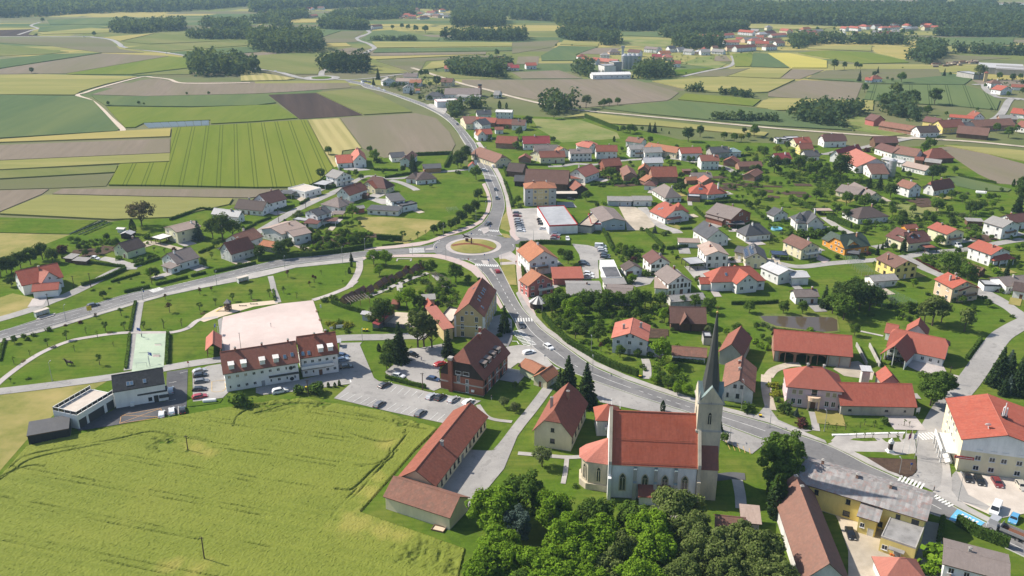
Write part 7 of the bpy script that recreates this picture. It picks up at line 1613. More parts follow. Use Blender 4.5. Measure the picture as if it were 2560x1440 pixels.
thicket(7,[(1000,1060),(1270,1070),(1280,1220),(1080,1180)],34,'beside the straight hedge',2.0)
thicket(7,[(800,240),(1240,280),(1340,420),(800,440)],70,'behind the long workshop',1.6)
thicket(7,[(1660,100),(2560,60),(2560,480),(2100,560),(2050,300)],130,'among the central barns',1.9)
thicket(6,[(430,860),(1180,900),(1180,1020),(700,1080),(440,1060)],150,'in the allotments by the west road',1.5)
thicket(12,[(-60,280),(60,390),(420,440),(700,460),(60,440),(-80,380)],40,'on the pond bank',1.3,('leaf_pale','leaf_hedge'))
thicket(12,[(1150,150),(1650,160),(1500,330),(1300,330)],50,'beside the net cages',1.6)
thicket(10,[(1720,-40),(2010,-60),(2010,190),(1760,200)],60,'behind the yellow school',1.6,('leaf_bright','leaf_pale','leaf_mid'))
thicket(10,[(1060,40),(1340,-110),(1700,-140),(1660,-60),(1100,120)],70,'along the garden booths',1.2,('leaf_bright','leaf_mid','leaf_hedge'))
thicket(5,[(740,960),(1120,960),(1130,1020),(860,1060)],30,'in the western kitchen gardens',1.2)
thicket(2,[(1260,780),(1900,790),(2200,990),(1700,1010),(1300,880)],120,'round the far roadside houses',3.0,('leaf_mid','leaf_dark'))
thicket(2,[(1880,690),(2560,640),(2560,760),(1900,760)],60,'in the railway hamlet',3.0,('leaf_mid','leaf_dark'))
thicket(3,[(1350,500),(2100,500),(2560,400),(2560,520),(1700,680),(1350,620)],90,'in the red-roofed village',4.5,('leaf_mid','leaf_dark'))
thicket(4,[(0,300),(560,320),(560,400),(200,520),(0,520)],70,'at the west end of the eastern village',4.5,('leaf_mid','leaf_dark'))
thicket(4,[(690,280),(1700,270),(2160,310),(1700,350),(700,350)],80,'in the eastern village',4.5,('leaf_mid','leaf_dark'))
thicket(4,[(2150,780),(2560,780),(2560,980),(2260,950)],40,'at the sawmill lane',2.6,('leaf_mid','leaf_dark'))
rk=random.Random(21);bedC=[]
for t,zp,n in((7,[(800,240),(1250,260),(1340,430),(800,440)],8),(7,[(2050,330),(2560,300),(2560,520),(2150,480)],9),(8,[(0,330),(420,420),(420,560),(0,560)],6),(8,[(2000,800),(2300,860),(2250,1000),(2000,950)],4),(6,[(480,880),(1180,920),(1150,1020),(500,1060)],12),(5,[(720,960),(1120,950),(1100,1100),(860,1120)],5),(11,[(1350,360),(1560,360),(1560,470),(1370,500)],2),(8,[(1350,520),(1660,560),(1600,640),(1400,620)],4)):
 q=[V2(gt(t,*p))for p in zp];k=tr_=0
 while k<n and tr_<600:
  tr_+=1;x,y=rk.uniform(min(p[0]for p in q),max(p[0]for p in q)),rk.uniform(min(p[1]for p in q),max(p[1]for p in q))
  if not(pip(x,y,q)and is_free(x,y,2.5)):continue
  k+=1;a=rk.uniform(-.4,.4);l,w=rk.uniform(3,6),rk.uniform(1.5,3)
  sheet_w('garden_bed',[(x+rot2(dx*l,dy*w,a)[0],y+rot2(dx*l,dy*w,a)[1])for dx,dy in((-1,-1),(1,-1),(1,1),(-1,1))],'soil_bed',.035)
  for r_ in range(int(w*2)):
   for c_ in range(int(l*3)):dx,dy=rot2(-l+.4+c_*.65,-w+.5+r_*.95,a);bedC.append((x+dx,y+dy,.22))
o=bpy.data.objects.new('vegetable_rows',quads_mesh('vegetable_rows',leaf_arrays(bedC,np.full(len(bedC),.24),6,.26,np.random.default_rng(5)),'leaf_bright'));link(o);tag(o,'rows of green vegetables in the kitchen-garden beds','plants',None,'stuff')
# hedges ----------------
def hedge(t,pts,h,w=.9,mat='leaf_hedge',label='clipped green hedge',sz=.3):
 c=[gt(t,*p)for p in pts];d=arclen(c);L=d[-1];rg=np.random.default_rng(int(abs(c[0].x*7+c[0].y*3)))
 base=c[0].copy();n=int(L*(h*2+w)*9);far=base.length>420
 if far:n=int(n*.4);sz*=1.6
 s=rg.uniform(0,L,n);P=np.array([at_len(c,d,v)[:2]for v in s]);Pn=np.array([at_len(c,d,min(v+.3,L))[:2]for v in s]);T_=Pn-P;ln=np.linalg.norm(T_,axis=1);ln[ln==0]=1;T_/=ln[:,None]
 side=rg.choice([-1,1,0],n,p=[.36,.36,.28]);off=np.where(side==0,rg.uniform(-w/2,w/2,n),side*w/2*rg.uniform(.85,1.05,n));z=np.where(side==0,h*rg.uniform(.93,1.06,n),rg.uniform(.05,h,n))
 C=np.stack([P[:,0]-T_[:,1]*off-base.x,P[:,1]+T_[:,0]*off-base.y,z],1)
 Q=leaf_arrays(C,np.full(n,.1),1,sz,rg,.6)
 e=empty('hedge',(base.x,base.y,0));tag(e,label,'hedge',None)
 o=bpy.data.objects.new('foliage',quads_mesh('foliage',Q,mat));link(o,e)
 Lf,Rt=offset(c,w/2-.12),offset(c,-w/2+.12);m=MB()
 for i in range(len(c)-1):
  a,b,c2,d2=[(p.x-base.x,p.y-base.y)for p in(Rt[i],Rt[i+1],Lf[i+1],Lf[i])];m.prism([a,b,c2,d2],0,h-.12)
 m.build('core',M(mat),e);return e
HED=[(5,[(620,1150),(900,1200),(1250,1245)],1.6,'clipped hedge behind the red-roofed villa garden'),(5,[(1262,1262),(1050,1360),(820,1430)],1.8,'clipped hedge along the lane beside the villa lawn'),(5,[(1345,1238),(1600,1155)],1.5,'clipped hedge below the pale green bungalow'),
(5,[(2140,1292),(2560,1205)],1.6,'dark hedge in front of the old white farmhouse'),(5,[(1560,1422),(1880,1345)],1.4,'roadside hedge below the white porch house'),(5,[(1912,1335),(2060,1300)],1.4,'short roadside hedge before the white porch house'),(5,[(1112,1392),(1400,1305)],1.2,'low hedge opposite the villa lawn'),(5,[(1990,1102),(2140,1038)],1.4,'hedge behind the white porch house'),(5,[(1700,770),(1900,700),(2010,662),(2190,672)],1.6,'hedge bordering the barley field'),(5,[(2440,872),(2560,808)],1.3,'hedge beside the lane under the dark conifers'),
(6,[(0,802),(150,748)],1.4,'hedge along the street below the long brown roof'),(6,[(100,702),(385,628)],1.5,'hedge in front of the tall maroon-roofed house'),(6,[(440,612),(530,562)],1.5,'small hedge beside the flat-roofed bungalow'),(6,[(560,442),(800,445)],2.0,'tall hedge behind the flat-roofed bungalow'),(6,[(1180,268),(1420,275)],1.6,'hedge beside the many-sided roofed house'),(6,[(1290,348),(1560,305)],1.8,'hedge below the brown-winged house'),(6,[(1600,122),(1950,108)],2.4,'tall hedge at the ploughed field edge'),(6,[(1892,242),(1960,108)],2.4,'tall hedge beside the lane to the chapel'),
(6,[(20,1180),(200,1150),(560,1130),(840,1092),(1165,1038)],2.4,'long dark hedge along the west road'),(6,[(1210,962),(1460,975)],2.8,'row of dark thujas beside the mown meadow'),(6,[(1260,1022),(1470,1003)],.9,'low shrubs along the pink cycle path'),(6,[(2470,212),(2505,330)],1.6,'hedge beside the dark barn'),(6,[(2480,372),(2530,520),(2560,640)],1.6,'roadside hedge before the block of flats'),
(7,[(80,1022),(300,1003),(590,1015)],2.2,'dark clipped hedge above the orange-roofed house'),(7,[(80,1030),(95,1180),(120,1400)],2.0,'dark hedge along the shared path'),(7,[(910,882),(1010,1080)],2.2,'straight hedge beside the parking yard'),(7,[(1340,882),(1510,1050)],2.2,'straight hedge beyond the square lawn'),(7,[(1820,652),(1940,760)],1.8,'bright hedge beside the curved-gable house'),(7,[(1920,612),(2160,592),(2320,600)],1.8,'dark hedge behind the driveway gate'),(7,[(1540,1062),(1800,1035)],1.8,'dark hedge above the maroon-roofed house'),(7,[(1680,862),(1800,855)],1.4,'short hedge before the grey-roofed gable house'),(7,[(2430,682),(2560,770)],1.8,'hedge between the brick house and the pool'),(7,[(780,422),(1200,402)],1.6,'row of vines behind the long workshop'),(7,[(100,217),(390,222)],1.6,'hedge in front of the cream dormered house'),(7,[(2260,127),(2390,125)],1.6,'hedge behind the teal roof'),(7,[(2030,570),(2180,545)],1.3,'hedge before the three-window red house'),
(8,[(250,572),(510,700)],2.4,'tall hedge beside the tan carport'),(8,[(590,752),(830,850)],3.0,'bright green thuja wall beside the lane'),(8,[(1900,332),(2280,402)],1.6,'ragged hedge beside the field strip'),(8,[(1480,1162),(1720,1292)],1.0,'reddish low hedge along the lane'),
(9,[(1358,152),(1330,300),(1305,445)],1.2,'narrow hedge beside the grey park path'),(9,[(1300,470),(1285,640),(1262,820)],1.1,'flowering hedge beside the green court'),(9,[(1685,472),(1678,620),(1672,770)],1.7,'thick hedge at the right side of the green court'),(9,[(50,532),(20,640),(0,740)],1.2,'short hedge at the park edge'),(9,[(1245,56),(1330,36),(1500,2)],1.5,'clipped hedge above the zebra crossing'),
(10,[(760,162),(900,217),(1090,267)],2.0,'bright hedge beside the garden kiosks'),(10,[(1300,912),(1500,967),(1700,1012)],1.6,'leafy hedge above the striped car park'),(10,[(1170,432),(1370,442)],1.2,'hedge below the fenced yard'),(10,[(172,30),(195,140)],1.0,'small hedge beside the inner park path'),
(11,[(310,302),(420,432),(560,562),(760,682),(1000,802),(1260,892)],2.5,'long clipped hedge following the road bend'),(11,[(1600,732),(1920,772)],1.5,'laurel hedge before the low white outbuilding'),(11,[(2190,172),(2560,162)],1.6,'hedge above the pond garden'),(11,[(2100,1182),(2330,1212)],.8,'low hedge before the old white farmhouse'),
(12,[(0,162),(100,152)],1.6,'hedge beside the white garden house'),(12,[(500,1402),(980,1392),(1470,1387)],.4,'knee-high hedge on the villa lawn'),(12,[(1980,722),(2130,522)],1.3,'wire fence hedge along the lane'),(12,[(50,420),(300,445),(560,470)],1.0,'reeds along the pond edge'),
(16,[(1880,935),(2100,1062),(2400,1172)],3.0,'tall thuja hedge before the parked truck'),(16,[(1742,905),(1720,1010),(1700,1120)],2.2,'dark hedge beside the farm drive'),(3,[(730,1178),(1060,1312)],3.2,'tall hedge along the meadow'),(3,[(490,1200),(720,1185)],.9,'row of round bushes at the meadow end'),
]
for t,pts,h,lb in HED:
 mt='leaf_thuja' if 'thuja' in lb or 'bright' in lb or 'road bend' in lb else('leaf_red' if 'reddish' in lb else 'leaf_hedge')
 hedge(t,pts,h,.9 if h<2.3 else 1.2,mt,lb,.3 if h>1 else .22)
# far woods: masses that nobody could count ------
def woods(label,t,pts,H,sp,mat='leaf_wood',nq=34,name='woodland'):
 q=[V2(gt(t,*p))for p in pts];xs=[p[0]for p in q];ys=[p[1]for p in q];rg=np.random.default_rng(int(abs(q[0][0])+abs(q[0][1])));C=[];RR=[]
 x=min(xs)
 while x<max(xs):
  y=min(ys)
  while y<max(ys):
   px,py=x+rg.uniform(-.45,.45)*sp,y+rg.uniform(-.45,.45)*sp
   if pip(px,py,q):
    h=H*rg.uniform(.62,1.12);r=sp*rg.uniform(.7,1.0)
    for k in range(5):
     a=rg.uniform(0,6.283);f=rg.uniform(0,.5);C.append((px+math.cos(a)*r*f,py+math.sin(a)*r*f,h*rg.uniform(.45,.9)if k else h*.88));RR.append(r*rg.uniform(.45,.7))
    C.append((px,py,h*.3));RR.append(r*.7);C.append((px+r*.3,py-r*.3,h*.12));RR.append(r*.6)
   y+=sp
  x+=sp
 if not C:return
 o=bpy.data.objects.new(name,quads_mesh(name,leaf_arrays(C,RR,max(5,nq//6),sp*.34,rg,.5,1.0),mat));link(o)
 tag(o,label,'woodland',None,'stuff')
WOODS=[('dark wood of tall trees at the right edge of the plain',4,[(-100,230),(0,240),(700,260),(900,262),(1600,270),(1900,300),(2200,350),(2440,370),(2700,400),(2700,150),(2400,130),(1900,130),(1700,105),(600,90),(-100,100)],21,13),
('wide wood across the middle of the horizon plain',3,[(500,290),(1000,315),(1450,310),(1690,245),(2560,235),(2560,95),(2000,60),(1000,50),(300,60),(0,90),(0,200),(400,215)],21,14),
('hazy forest belt along the far left horizon',1,[(-400,170),(200,180),(700,145),(1180,125),(1700,120),(2560,60),(2560,-10),(1800,-5),(900,25),(-400,5)],20,20),
('hazy forest belt beyond the far villages',2,[(-50,130),(700,90),(1000,70),(1700,90),(2560,170),(2560,-10),(0,-10)],20,20),
('long copse in the open fields',1,[(1100,325),(1250,338),(1850,305),(1850,265),(1150,280)],17,10),('copse with a hidden roof beside the field road',1,[(1910,730),(1960,775),(2250,765),(2560,735),(2560,690),(2300,650),(1930,640)],19,9),
('big dark copse beyond the far roundabout',2,[(-60,500),(150,535),(640,530),(700,490),(600,420),(100,400),(-60,430)],23,9),
('dark conifer copse beside the far roundabout',2,[(600,668),(710,725),(1060,735),(1130,700),(1100,660),(800,640)],17,8),
('tree row with gaps along the far field track',1,[(1890,395),(2120,398),(2550,395),(2550,365),(1890,370)],15,10),
('clump of trees behind the tree row',1,[(2010,275),(2130,270),(2140,298),(2400,298),(2500,320),(2480,250),(2030,245)],14,10),
('hedgerow trees in the left part of the plain',2,[(-40,235),(100,240),(320,285),(340,270),(140,230),(520,180),(500,150),(100,190)],15,12),
('tree belt before the far village',2,[(660,215),(780,210),(1400,190),(1600,150),(1500,120),(900,150)],15,12),
('copse beside the winding far road',2,[(620,285),(800,300),(1110,305),(1110,270),(900,235),(700,250)],15,10),
('squared plantation of tall dark trees',2,[(1960,265),(2480,270),(2480,200),(1990,185)],22,10),('tree belt between fields near the railway',2,[(1870,400),(1930,405),(2560,415),(2700,410),(2700,370),(2000,370)],16,9),
('row of trees on the near side of the wood',3,[(440,370),(540,405),(870,415),(860,370),(500,340)],15,10),
('pair of great round trees in the fields',3,[(870,455),(930,465),(1080,435),(1060,410),(890,415)],20,10),
('dark trees screening the grain silos',3,[(610,740),(700,775),(800,785),(800,700),(620,700)],14,7),('dark trees right of the grain silos',3,[(1210,780),(1320,800),(1600,770),(1620,740),(1400,690),(1240,720)],14,7),
('dark copse beside the railway',3,[(290,1115),(330,1150),(640,1120),(650,1090),(500,1060),(300,1070)],16,7),
('trees at the edge of the red-roofed village',3,[(1600,480),(1750,495),(2090,485),(2080,440),(1620,430)],17,9),
('tree belt above the red-roofed village',3,[(1480,375),(1650,385),(1900,350),(2350,310),(2330,275),(1900,300),(1500,345)],16,10),
('curving tree belt in the eastern fields',4,[(800,440),(1300,450),(1500,470),(1700,500),(1780,540),(1600,650),(1400,610),(1420,570),(1580,520),(1300,420),(800,420)],15,9),
('trees before the eastern village',4,[(190,440),(260,490),(480,440),(760,440),(760,410),(480,415),(300,400)],14,9),
('bushy copse beside the railway line',4,[(210,1180),(340,1240),(600,1270),(760,1295),(740,1260),(640,1190),(960,1160),(940,1110),(700,1110),(500,1110),(320,1110)],11,6),
('dark copse of mixed trees beside the farm',4,[(1050,1110),(1180,1150),(1400,1210),(1530,1220),(1460,1120),(1440,1060),(1100,1060)],13,6.5),
('shrub belt along the railway',3,[(1940,1205),(2150,1215),(2560,1225),(2640,1230),(2640,1200),(2100,1190)],6,4.5),
('hedgerow bushes in the yellow fields',3,[(2040,945),(2200,965),(2400,985),(2400,965),(2200,935)],6,4.5),
('small bushes at the field corner',3,[(1740,915),(1900,930),(1920,915),(1780,895)],8,4.5),('line of bushes on the far field edge',2,[(1150,405),(1600,412),(1600,400),(1160,398)],6,6),
('trees along the right field edge',4,[(1850,535),(2300,550),(2560,560),(2600,540),(2300,525),(1860,515)],12,8),
('trees on the green before the right wood',4,[(1650,360),(1840,370),(1950,365),(2140,372),(2360,378),(2340,345),(1700,325)],13,9),
('trees between the railway and the roadside farm',2,[(2110,1090),(2280,1100),(2280,1070),(2140,1060)],9,6),
('dark clump on the meadow by the roundabout road',2,[(1920,1140),(1990,1180),(2060,1130),(2060,1080),(1940,1090)],9,5),
('trees round the railway hamlet',2,[(1880,720),(2100,760),(2330,770),(2450,780),(2480,700),(2560,640),(2300,640),(1960,660)],10,9),
('trees before the distant lake',4,[(1860,75),(2240,85),(2250,55),(1900,45)],16,14),('grove on the far plain',4,[(1500,40),(1760,42),(1760,22),(1510,20)],15,14),
]
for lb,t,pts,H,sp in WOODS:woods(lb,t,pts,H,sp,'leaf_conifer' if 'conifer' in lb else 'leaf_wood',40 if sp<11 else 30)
far={1:'d 430 228 55;d 945 368 60;k 320 735 65;u 360 355 25;d 1870 952 35;d 2090 950 40;d 1085 1058 50;d 1390 1050 45;d 1440 1052 30;d 40 165 50',
2:'d 1695 333 85;d 1365 300 55;d 1460 290 60;d 1520 300 60;d 1600 318 70;k 1880 400 105;c 1222 795 115;c 1175 850 75;d 2410 565 80;d 1650 770 80;d 1700 772 85;c 2000 660 60;c 2090 680 90;c 2140 670 85;k 2410 780 150;k 2240 660 70;k 1810 870 120;c 1860 950 70;c 1550 950 80;d 1290 870 50;d 1740 880 70;d 1600 880 60;d 1640 850 60;k 1740 1020 70;k 1640 1015 60;d 2440 985 40;d 2360 980 40;t 2435 1085 80;t 2505 1085 60;d 2340 1400 60;d 2510 1300 50;d 2480 1260 40;d 2330 1420 50;c 2000 1170 70;k 1980 1200 90;d 2060 1110 60;d 1370 1440 1;d 1560 760 40;d 1480 880 60;k 1440 880 60;d 1380 880 60;d 1900 860 60;d 1800 720 40;d 2540 620 30',
3:'p 420 1195 110;o 410 985 75;p 740 1085 145;d 920 1070 90;d 970 1065 90;d 1055 1055 85;d 880 1070 60;k 1760 1420 160;k 1880 1370 120;d 2280 1205 115;d 2420 1370 130;k 2320 1340 70;c 1375 1325 100;c 1425 1325 105;d 1110 1330 80;d 1180 1340 110;d 1230 1330 70;d 1300 1310 50;k 160 1270 120;d 70 1370 110;d 2120 1400 90;d 2220 1420 100;y 2290 1420 90;d 1740 745 25;d 600 465 25;d 440 470 35;d 2360 1400 80;t 1020 1420 60;k 1290 1440 80;k 1380 1440 80;t 1495 1310 30;t 1570 1340 30;d 90 1440 60;k 410 1430 70;d 1160 400 0.5',
4:'k 660 700 110;k 760 695 80;k 880 690 75;d 920 690 60;c 910 820 115;c 1095 735 70;k 1060 770 60;d 1330 830 115;o 1265 1005 190;d 965 925 100;k 1440 1075 180;k 1660 1050 180;k 1160 1090 170;d 400 1120 95;k 440 1115 100;k 580 1100 120;d 1590 1150 100;d 1780 1160 50;d 1850 1260 70;d 2280 1330 110;d 2400 1380 120;d 2480 1330 90;d 1590 1420 60;k 1700 1400 50;c 1760 760 75;d 1820 760 45;p 2110 800 170;d 2310 800 80;k 2440 810 80;d 2520 800 70;k 30 1430 60;d 120 1440 60;d 1160 1290 70;k 2230 1115 40;d 2170 880 50;d 2400 970 60;d 2540 940 70;d 490 310 45;d 660 310 40;k 580 360 50;d 1340 350 70;d 1430 370 70;d 1180 310 30;d 860 1320 30;u 1345 680 12;k 2540 860 60;d 2090 1110 40;c 490 300 40;d 1190 800 35;d 1240 820 45'}
for t,txt in far.items():
 for it in txt.split(';'):
  k,x,y,h=it.split()
  if float(h)>5:tree(t,float(x),float(y),float(h),k)
# ------ the barley field in front
FB=[V2(g(*p))for p in[(-330,1330),(0,1192),(66,1118),(210,1085),(470,1038),(560,1022),(700,1001),(760,998),(830,1009),(960,1030),(1098,1074),(1040,1130),(906,1283),(1168,1374),(1120,1560),(-330,1600)]]
def dist_poly(X,Y,c):
 D=np.full(X.shape,1e9)
 for a,b in zip(c[:-1],c[1:]):
  ax,ay,bx,by=a[0],a[1],b[0],b[1];l2=(bx-ax)**2+(by-ay)**2+1e-9
  t=np.clip(((X-ax)*(bx-ax)+(Y-ay)*(by-ay))/l2,0,1);D=np.minimum(D,np.hypot(X-ax-t*(bx-ax),Y-ay-t*(by-ay)))
 return D
def vnoise(X,Y,s,seed):
 rg=np.random.default_rng(seed);G=rg.random((256,256));u,v=X/s+1000,Y/s+1000
 i,j=np.floor(u).astype(int),np.floor(v).astype(int);fu,fv=u-i,v-j;fu=fu*fu*(3-2*fu);fv=fv*fv*(3-2*fv)
 a=G[i%256,j%256]*(1-fu)+G[(i+1)%256,j%256]*fu;b=G[i%256,(j+1)%256]*(1-fu)+G[(i+1)%256,(j+1)%256]*fu
 return a*(1-fv)+b*fv
st=.30;xs=np.arange(min(p[0]for p in FB),max(p[0]for p in FB)+st,st);ys=np.arange(min(p[1]for p in FB),max(p[1]for p in FB)+st,st)
X,Y=np.meshgrid(xs,ys);rg=np.random.default_rng(9)
def inside(X,Y,poly):
 c=np.zeros(X.shape,bool);j=len(poly)-1
 for i in range(len(poly)):
  xi,yi=poly[i];xj,yj=poly[j]
  if yi!=yj:c^=((yi>Y)!=(yj>Y))&(X<(xj-xi)*(Y-yi)/(yj-yi)+xi)
  j=i
 return c
Xj,Yj=X+rg.uniform(-.1,.1,X.shape),Y+rg.uniform(-.1,.1,X.shape)
INN=inside(Xj,Yj,FB)
edge=dist_poly(Xj,Yj,FB+[FB[0]])
hgt=.72+.06*(vnoise(Xj,Yj,1.1,1)-.5)+.06*(vnoise(Xj,Yj,.5,2)-.5)+.2*(vnoise(Xj,Yj,7,3)-.5)+rg.normal(0,.03,X.shape)
tr=[]
tl=lambda t,*pts:tr.append(smooth([gt(t,*p)for p in pts],6))
tl(13,(-60,450),(100,372),(300,245),(800,152),(1200,82),(1500,18),(1750,50),(2000,88),(2130,112));tl(13,(-60,500),(130,408),(330,285),(800,180),(1250,100),(1500,45))
tl(13,(0,500),(150,402),(330,352),(450,362));tl(14,(860,0),(1100,80),(1300,115),(1480,60),(1500,0));tl(14,(1000,352),(1200,342),(1330,262),(1345,180));tl(14,(1060,362),(1230,352),(1370,262),(1385,180))
tl(14,(800,592),(940,600),(1040,530),(1180,395),(1380,200),(1530,20));tl(14,(760,860),(900,705),(1010,590));tl(14,(900,745),(1010,640),(1250,380),(1420,200))
tl(9,(2560,1270),(2700,1230),(2900,1180),(3160,1160));tl(9,(2340,1400),(2390,1290),(2560,1210),(2900,1170),(3300,1180));tl(10,(200,1250),(600,1180),(900,1240),(1400,1370),(1700,1430))
a,b=gt(13,1000,540),gt(14,820,960);dv=(b-a).normalized();nv=Vector((-dv.y,dv.x,0))
for k in range(-4,5):
 for o in(-.95,.95):
  o0=a+nv*(k*11.5+o);tr.append([o0-dv*(26 if k<2 else 10),o0+dv*52])
G=np.zeros_like(hgt)
for i,c in enumerate(tr):
 d=dist_poly(Xj,Yj,c);w=.42 if i<12 else .26
 G=np.maximum(G,np.clip(1-d/w,0,1)*((.95 if i<12 else .6)*np.clip(vnoise(Xj,Yj,5,40+i)*1.7-(.1 if i<12 else .35),0,1)))
hgt=hgt*(1-.75*G)
gold=np.zeros_like(hgt)
for t,x,y,r in((14,950,900,3.5),(14,1030,960,4),(14,1250,1010,3),(14,1450,1060,2.5),(14,900,960,3.5),(13,1950,170,3.5),(13,2080,230,2.5),(13,2000,1380,3),(14,1330,130,3),(14,1130,640,3),(14,1230,480,2.5),(13,1700,1350,2.5)):
 p=gt(t,x,y);gold=np.maximum(gold,np.clip(1.25-np.hypot(Xj-p.x,Yj-p.y)/r+(vnoise(Xj,Yj,2.2,60)-.5)*.9,0,1))
lod=np.zeros_like(hgt)
for t,x,y,r in((14,1650,1230,4.5),(14,1850,1230,4),(14,1480,1250,3),(9,2680,1190,4),(10,300,1180,4),(10,650,1190,3),(10,1500,1360,4),(13,1650,110,3),(13,1560,190,2),(14,1950,1370,3)):
 p=gt(t,x,y);lod=np.maximum(lod,np.clip(1.2-np.hypot(Xj-p.x,Yj-p.y)/r+(vnoise(Xj,Yj,1.6,61)-.5)*1.6,0,1))
hgt-=lod*.5*np.clip(vnoise(Xj,Yj,.9,62)*2-.5,0,1)
hgt=np.where(edge<.5,hgt*np.clip(edge/.5,.15,1),hgt)
idx=-np.ones(X.shape,int);idx[INN]=np.arange(INN.sum())
qd=np.stack([idx[:-1,:-1],idx[:-1,1:],idx[1:,1:],idx[1:,:-1]],-1).reshape(-1,4);qd=qd[(qd>=0).all(1)]
me=bpy.data.meshes.new('barley_crop');n=int(INN.sum());me.vertices.add(n);me.vertices.foreach_set('co',np.stack([Xj[INN],Yj[INN],hgt[INN]+.03],1).astype(np.float32).reshape(-1))
me.loops.add(len(qd)*4);me.loops.foreach_set('vertex_index',qd.astype(np.int32).reshape(-1));me.polygons.add(len(qd));me.polygons.foreach_set('loop_start',np.arange(0,len(qd)*4,4,dtype=np.int32));me.polygons.foreach_set('loop_total',np.full(len(qd),4,np.int32))
at_=me.attributes.new('ripe','FLOAT','POINT');at_.data.foreach_set('value',gold[INN].astype(np.float32));at2=me.attributes.new('trod','FLOAT','POINT');at2.data.foreach_set('value',np.maximum(G,lod*.5)[INN].astype(np.float32))
me.polygons.foreach_set('use_smooth',[False]*len(qd));me.update()
b=NB('barley');P=b.coord('Position');Q=b.mapping(P,rot=(0,0,-math.atan2(dv.y,dv.x)));stq=b.mapping(Q,scale=(.22,1,1));rowq=b.mapping(Q,scale=(.03,1,1))
c=b.mix(b.ramp(b.noise(stq,3.4,4,.8),[(.3,0.),(.7,1.)]),(.118,.156,.014),(.19,.222,.034))
c=b.mix(b.ramp(b.noise(rowq,.55,4,.7),[(.4,0.),(.65,.55)]),c,(.096,.135,.013));c=b.mix(b.ramp(b.noise(P,.05,4,.6),[(.45,0.),(.66,.5)]),c,(.18,.20,.03))
c=b.mix(b.ramp(b.noise(b.mapping(Q,scale=(.5,1,1)),9,3,.8),[(.35,0.),(.7,.5)]),c,(.24,.25,.07));ra=b.node('ShaderNodeAttribute');ra.attribute_name='ripe';c=b.mix(b.math('MULTIPLY',ra.outputs['Fac'],.5),c,(.34,.29,.08))
rb=b.node('ShaderNodeAttribute');rb.attribute_name='trod';c=b.mix(b.math('MULTIPLY',rb.outputs['Fac'],.6),c,(.05,.075,.012))
b.col(c);b.set(Roughness=.75);b.bsdf.inputs['Specular IOR Level'].default_value=.05;b.bump(b.noise(stq,6.0,3,.8),.35,.15);me.materials.append(b.mat)
o=bpy.data.objects.new('barley_crop',me);link(o);tag(o,'standing green-gold barley crop with wheel tracks in front of the village','crop',None,'stuff')
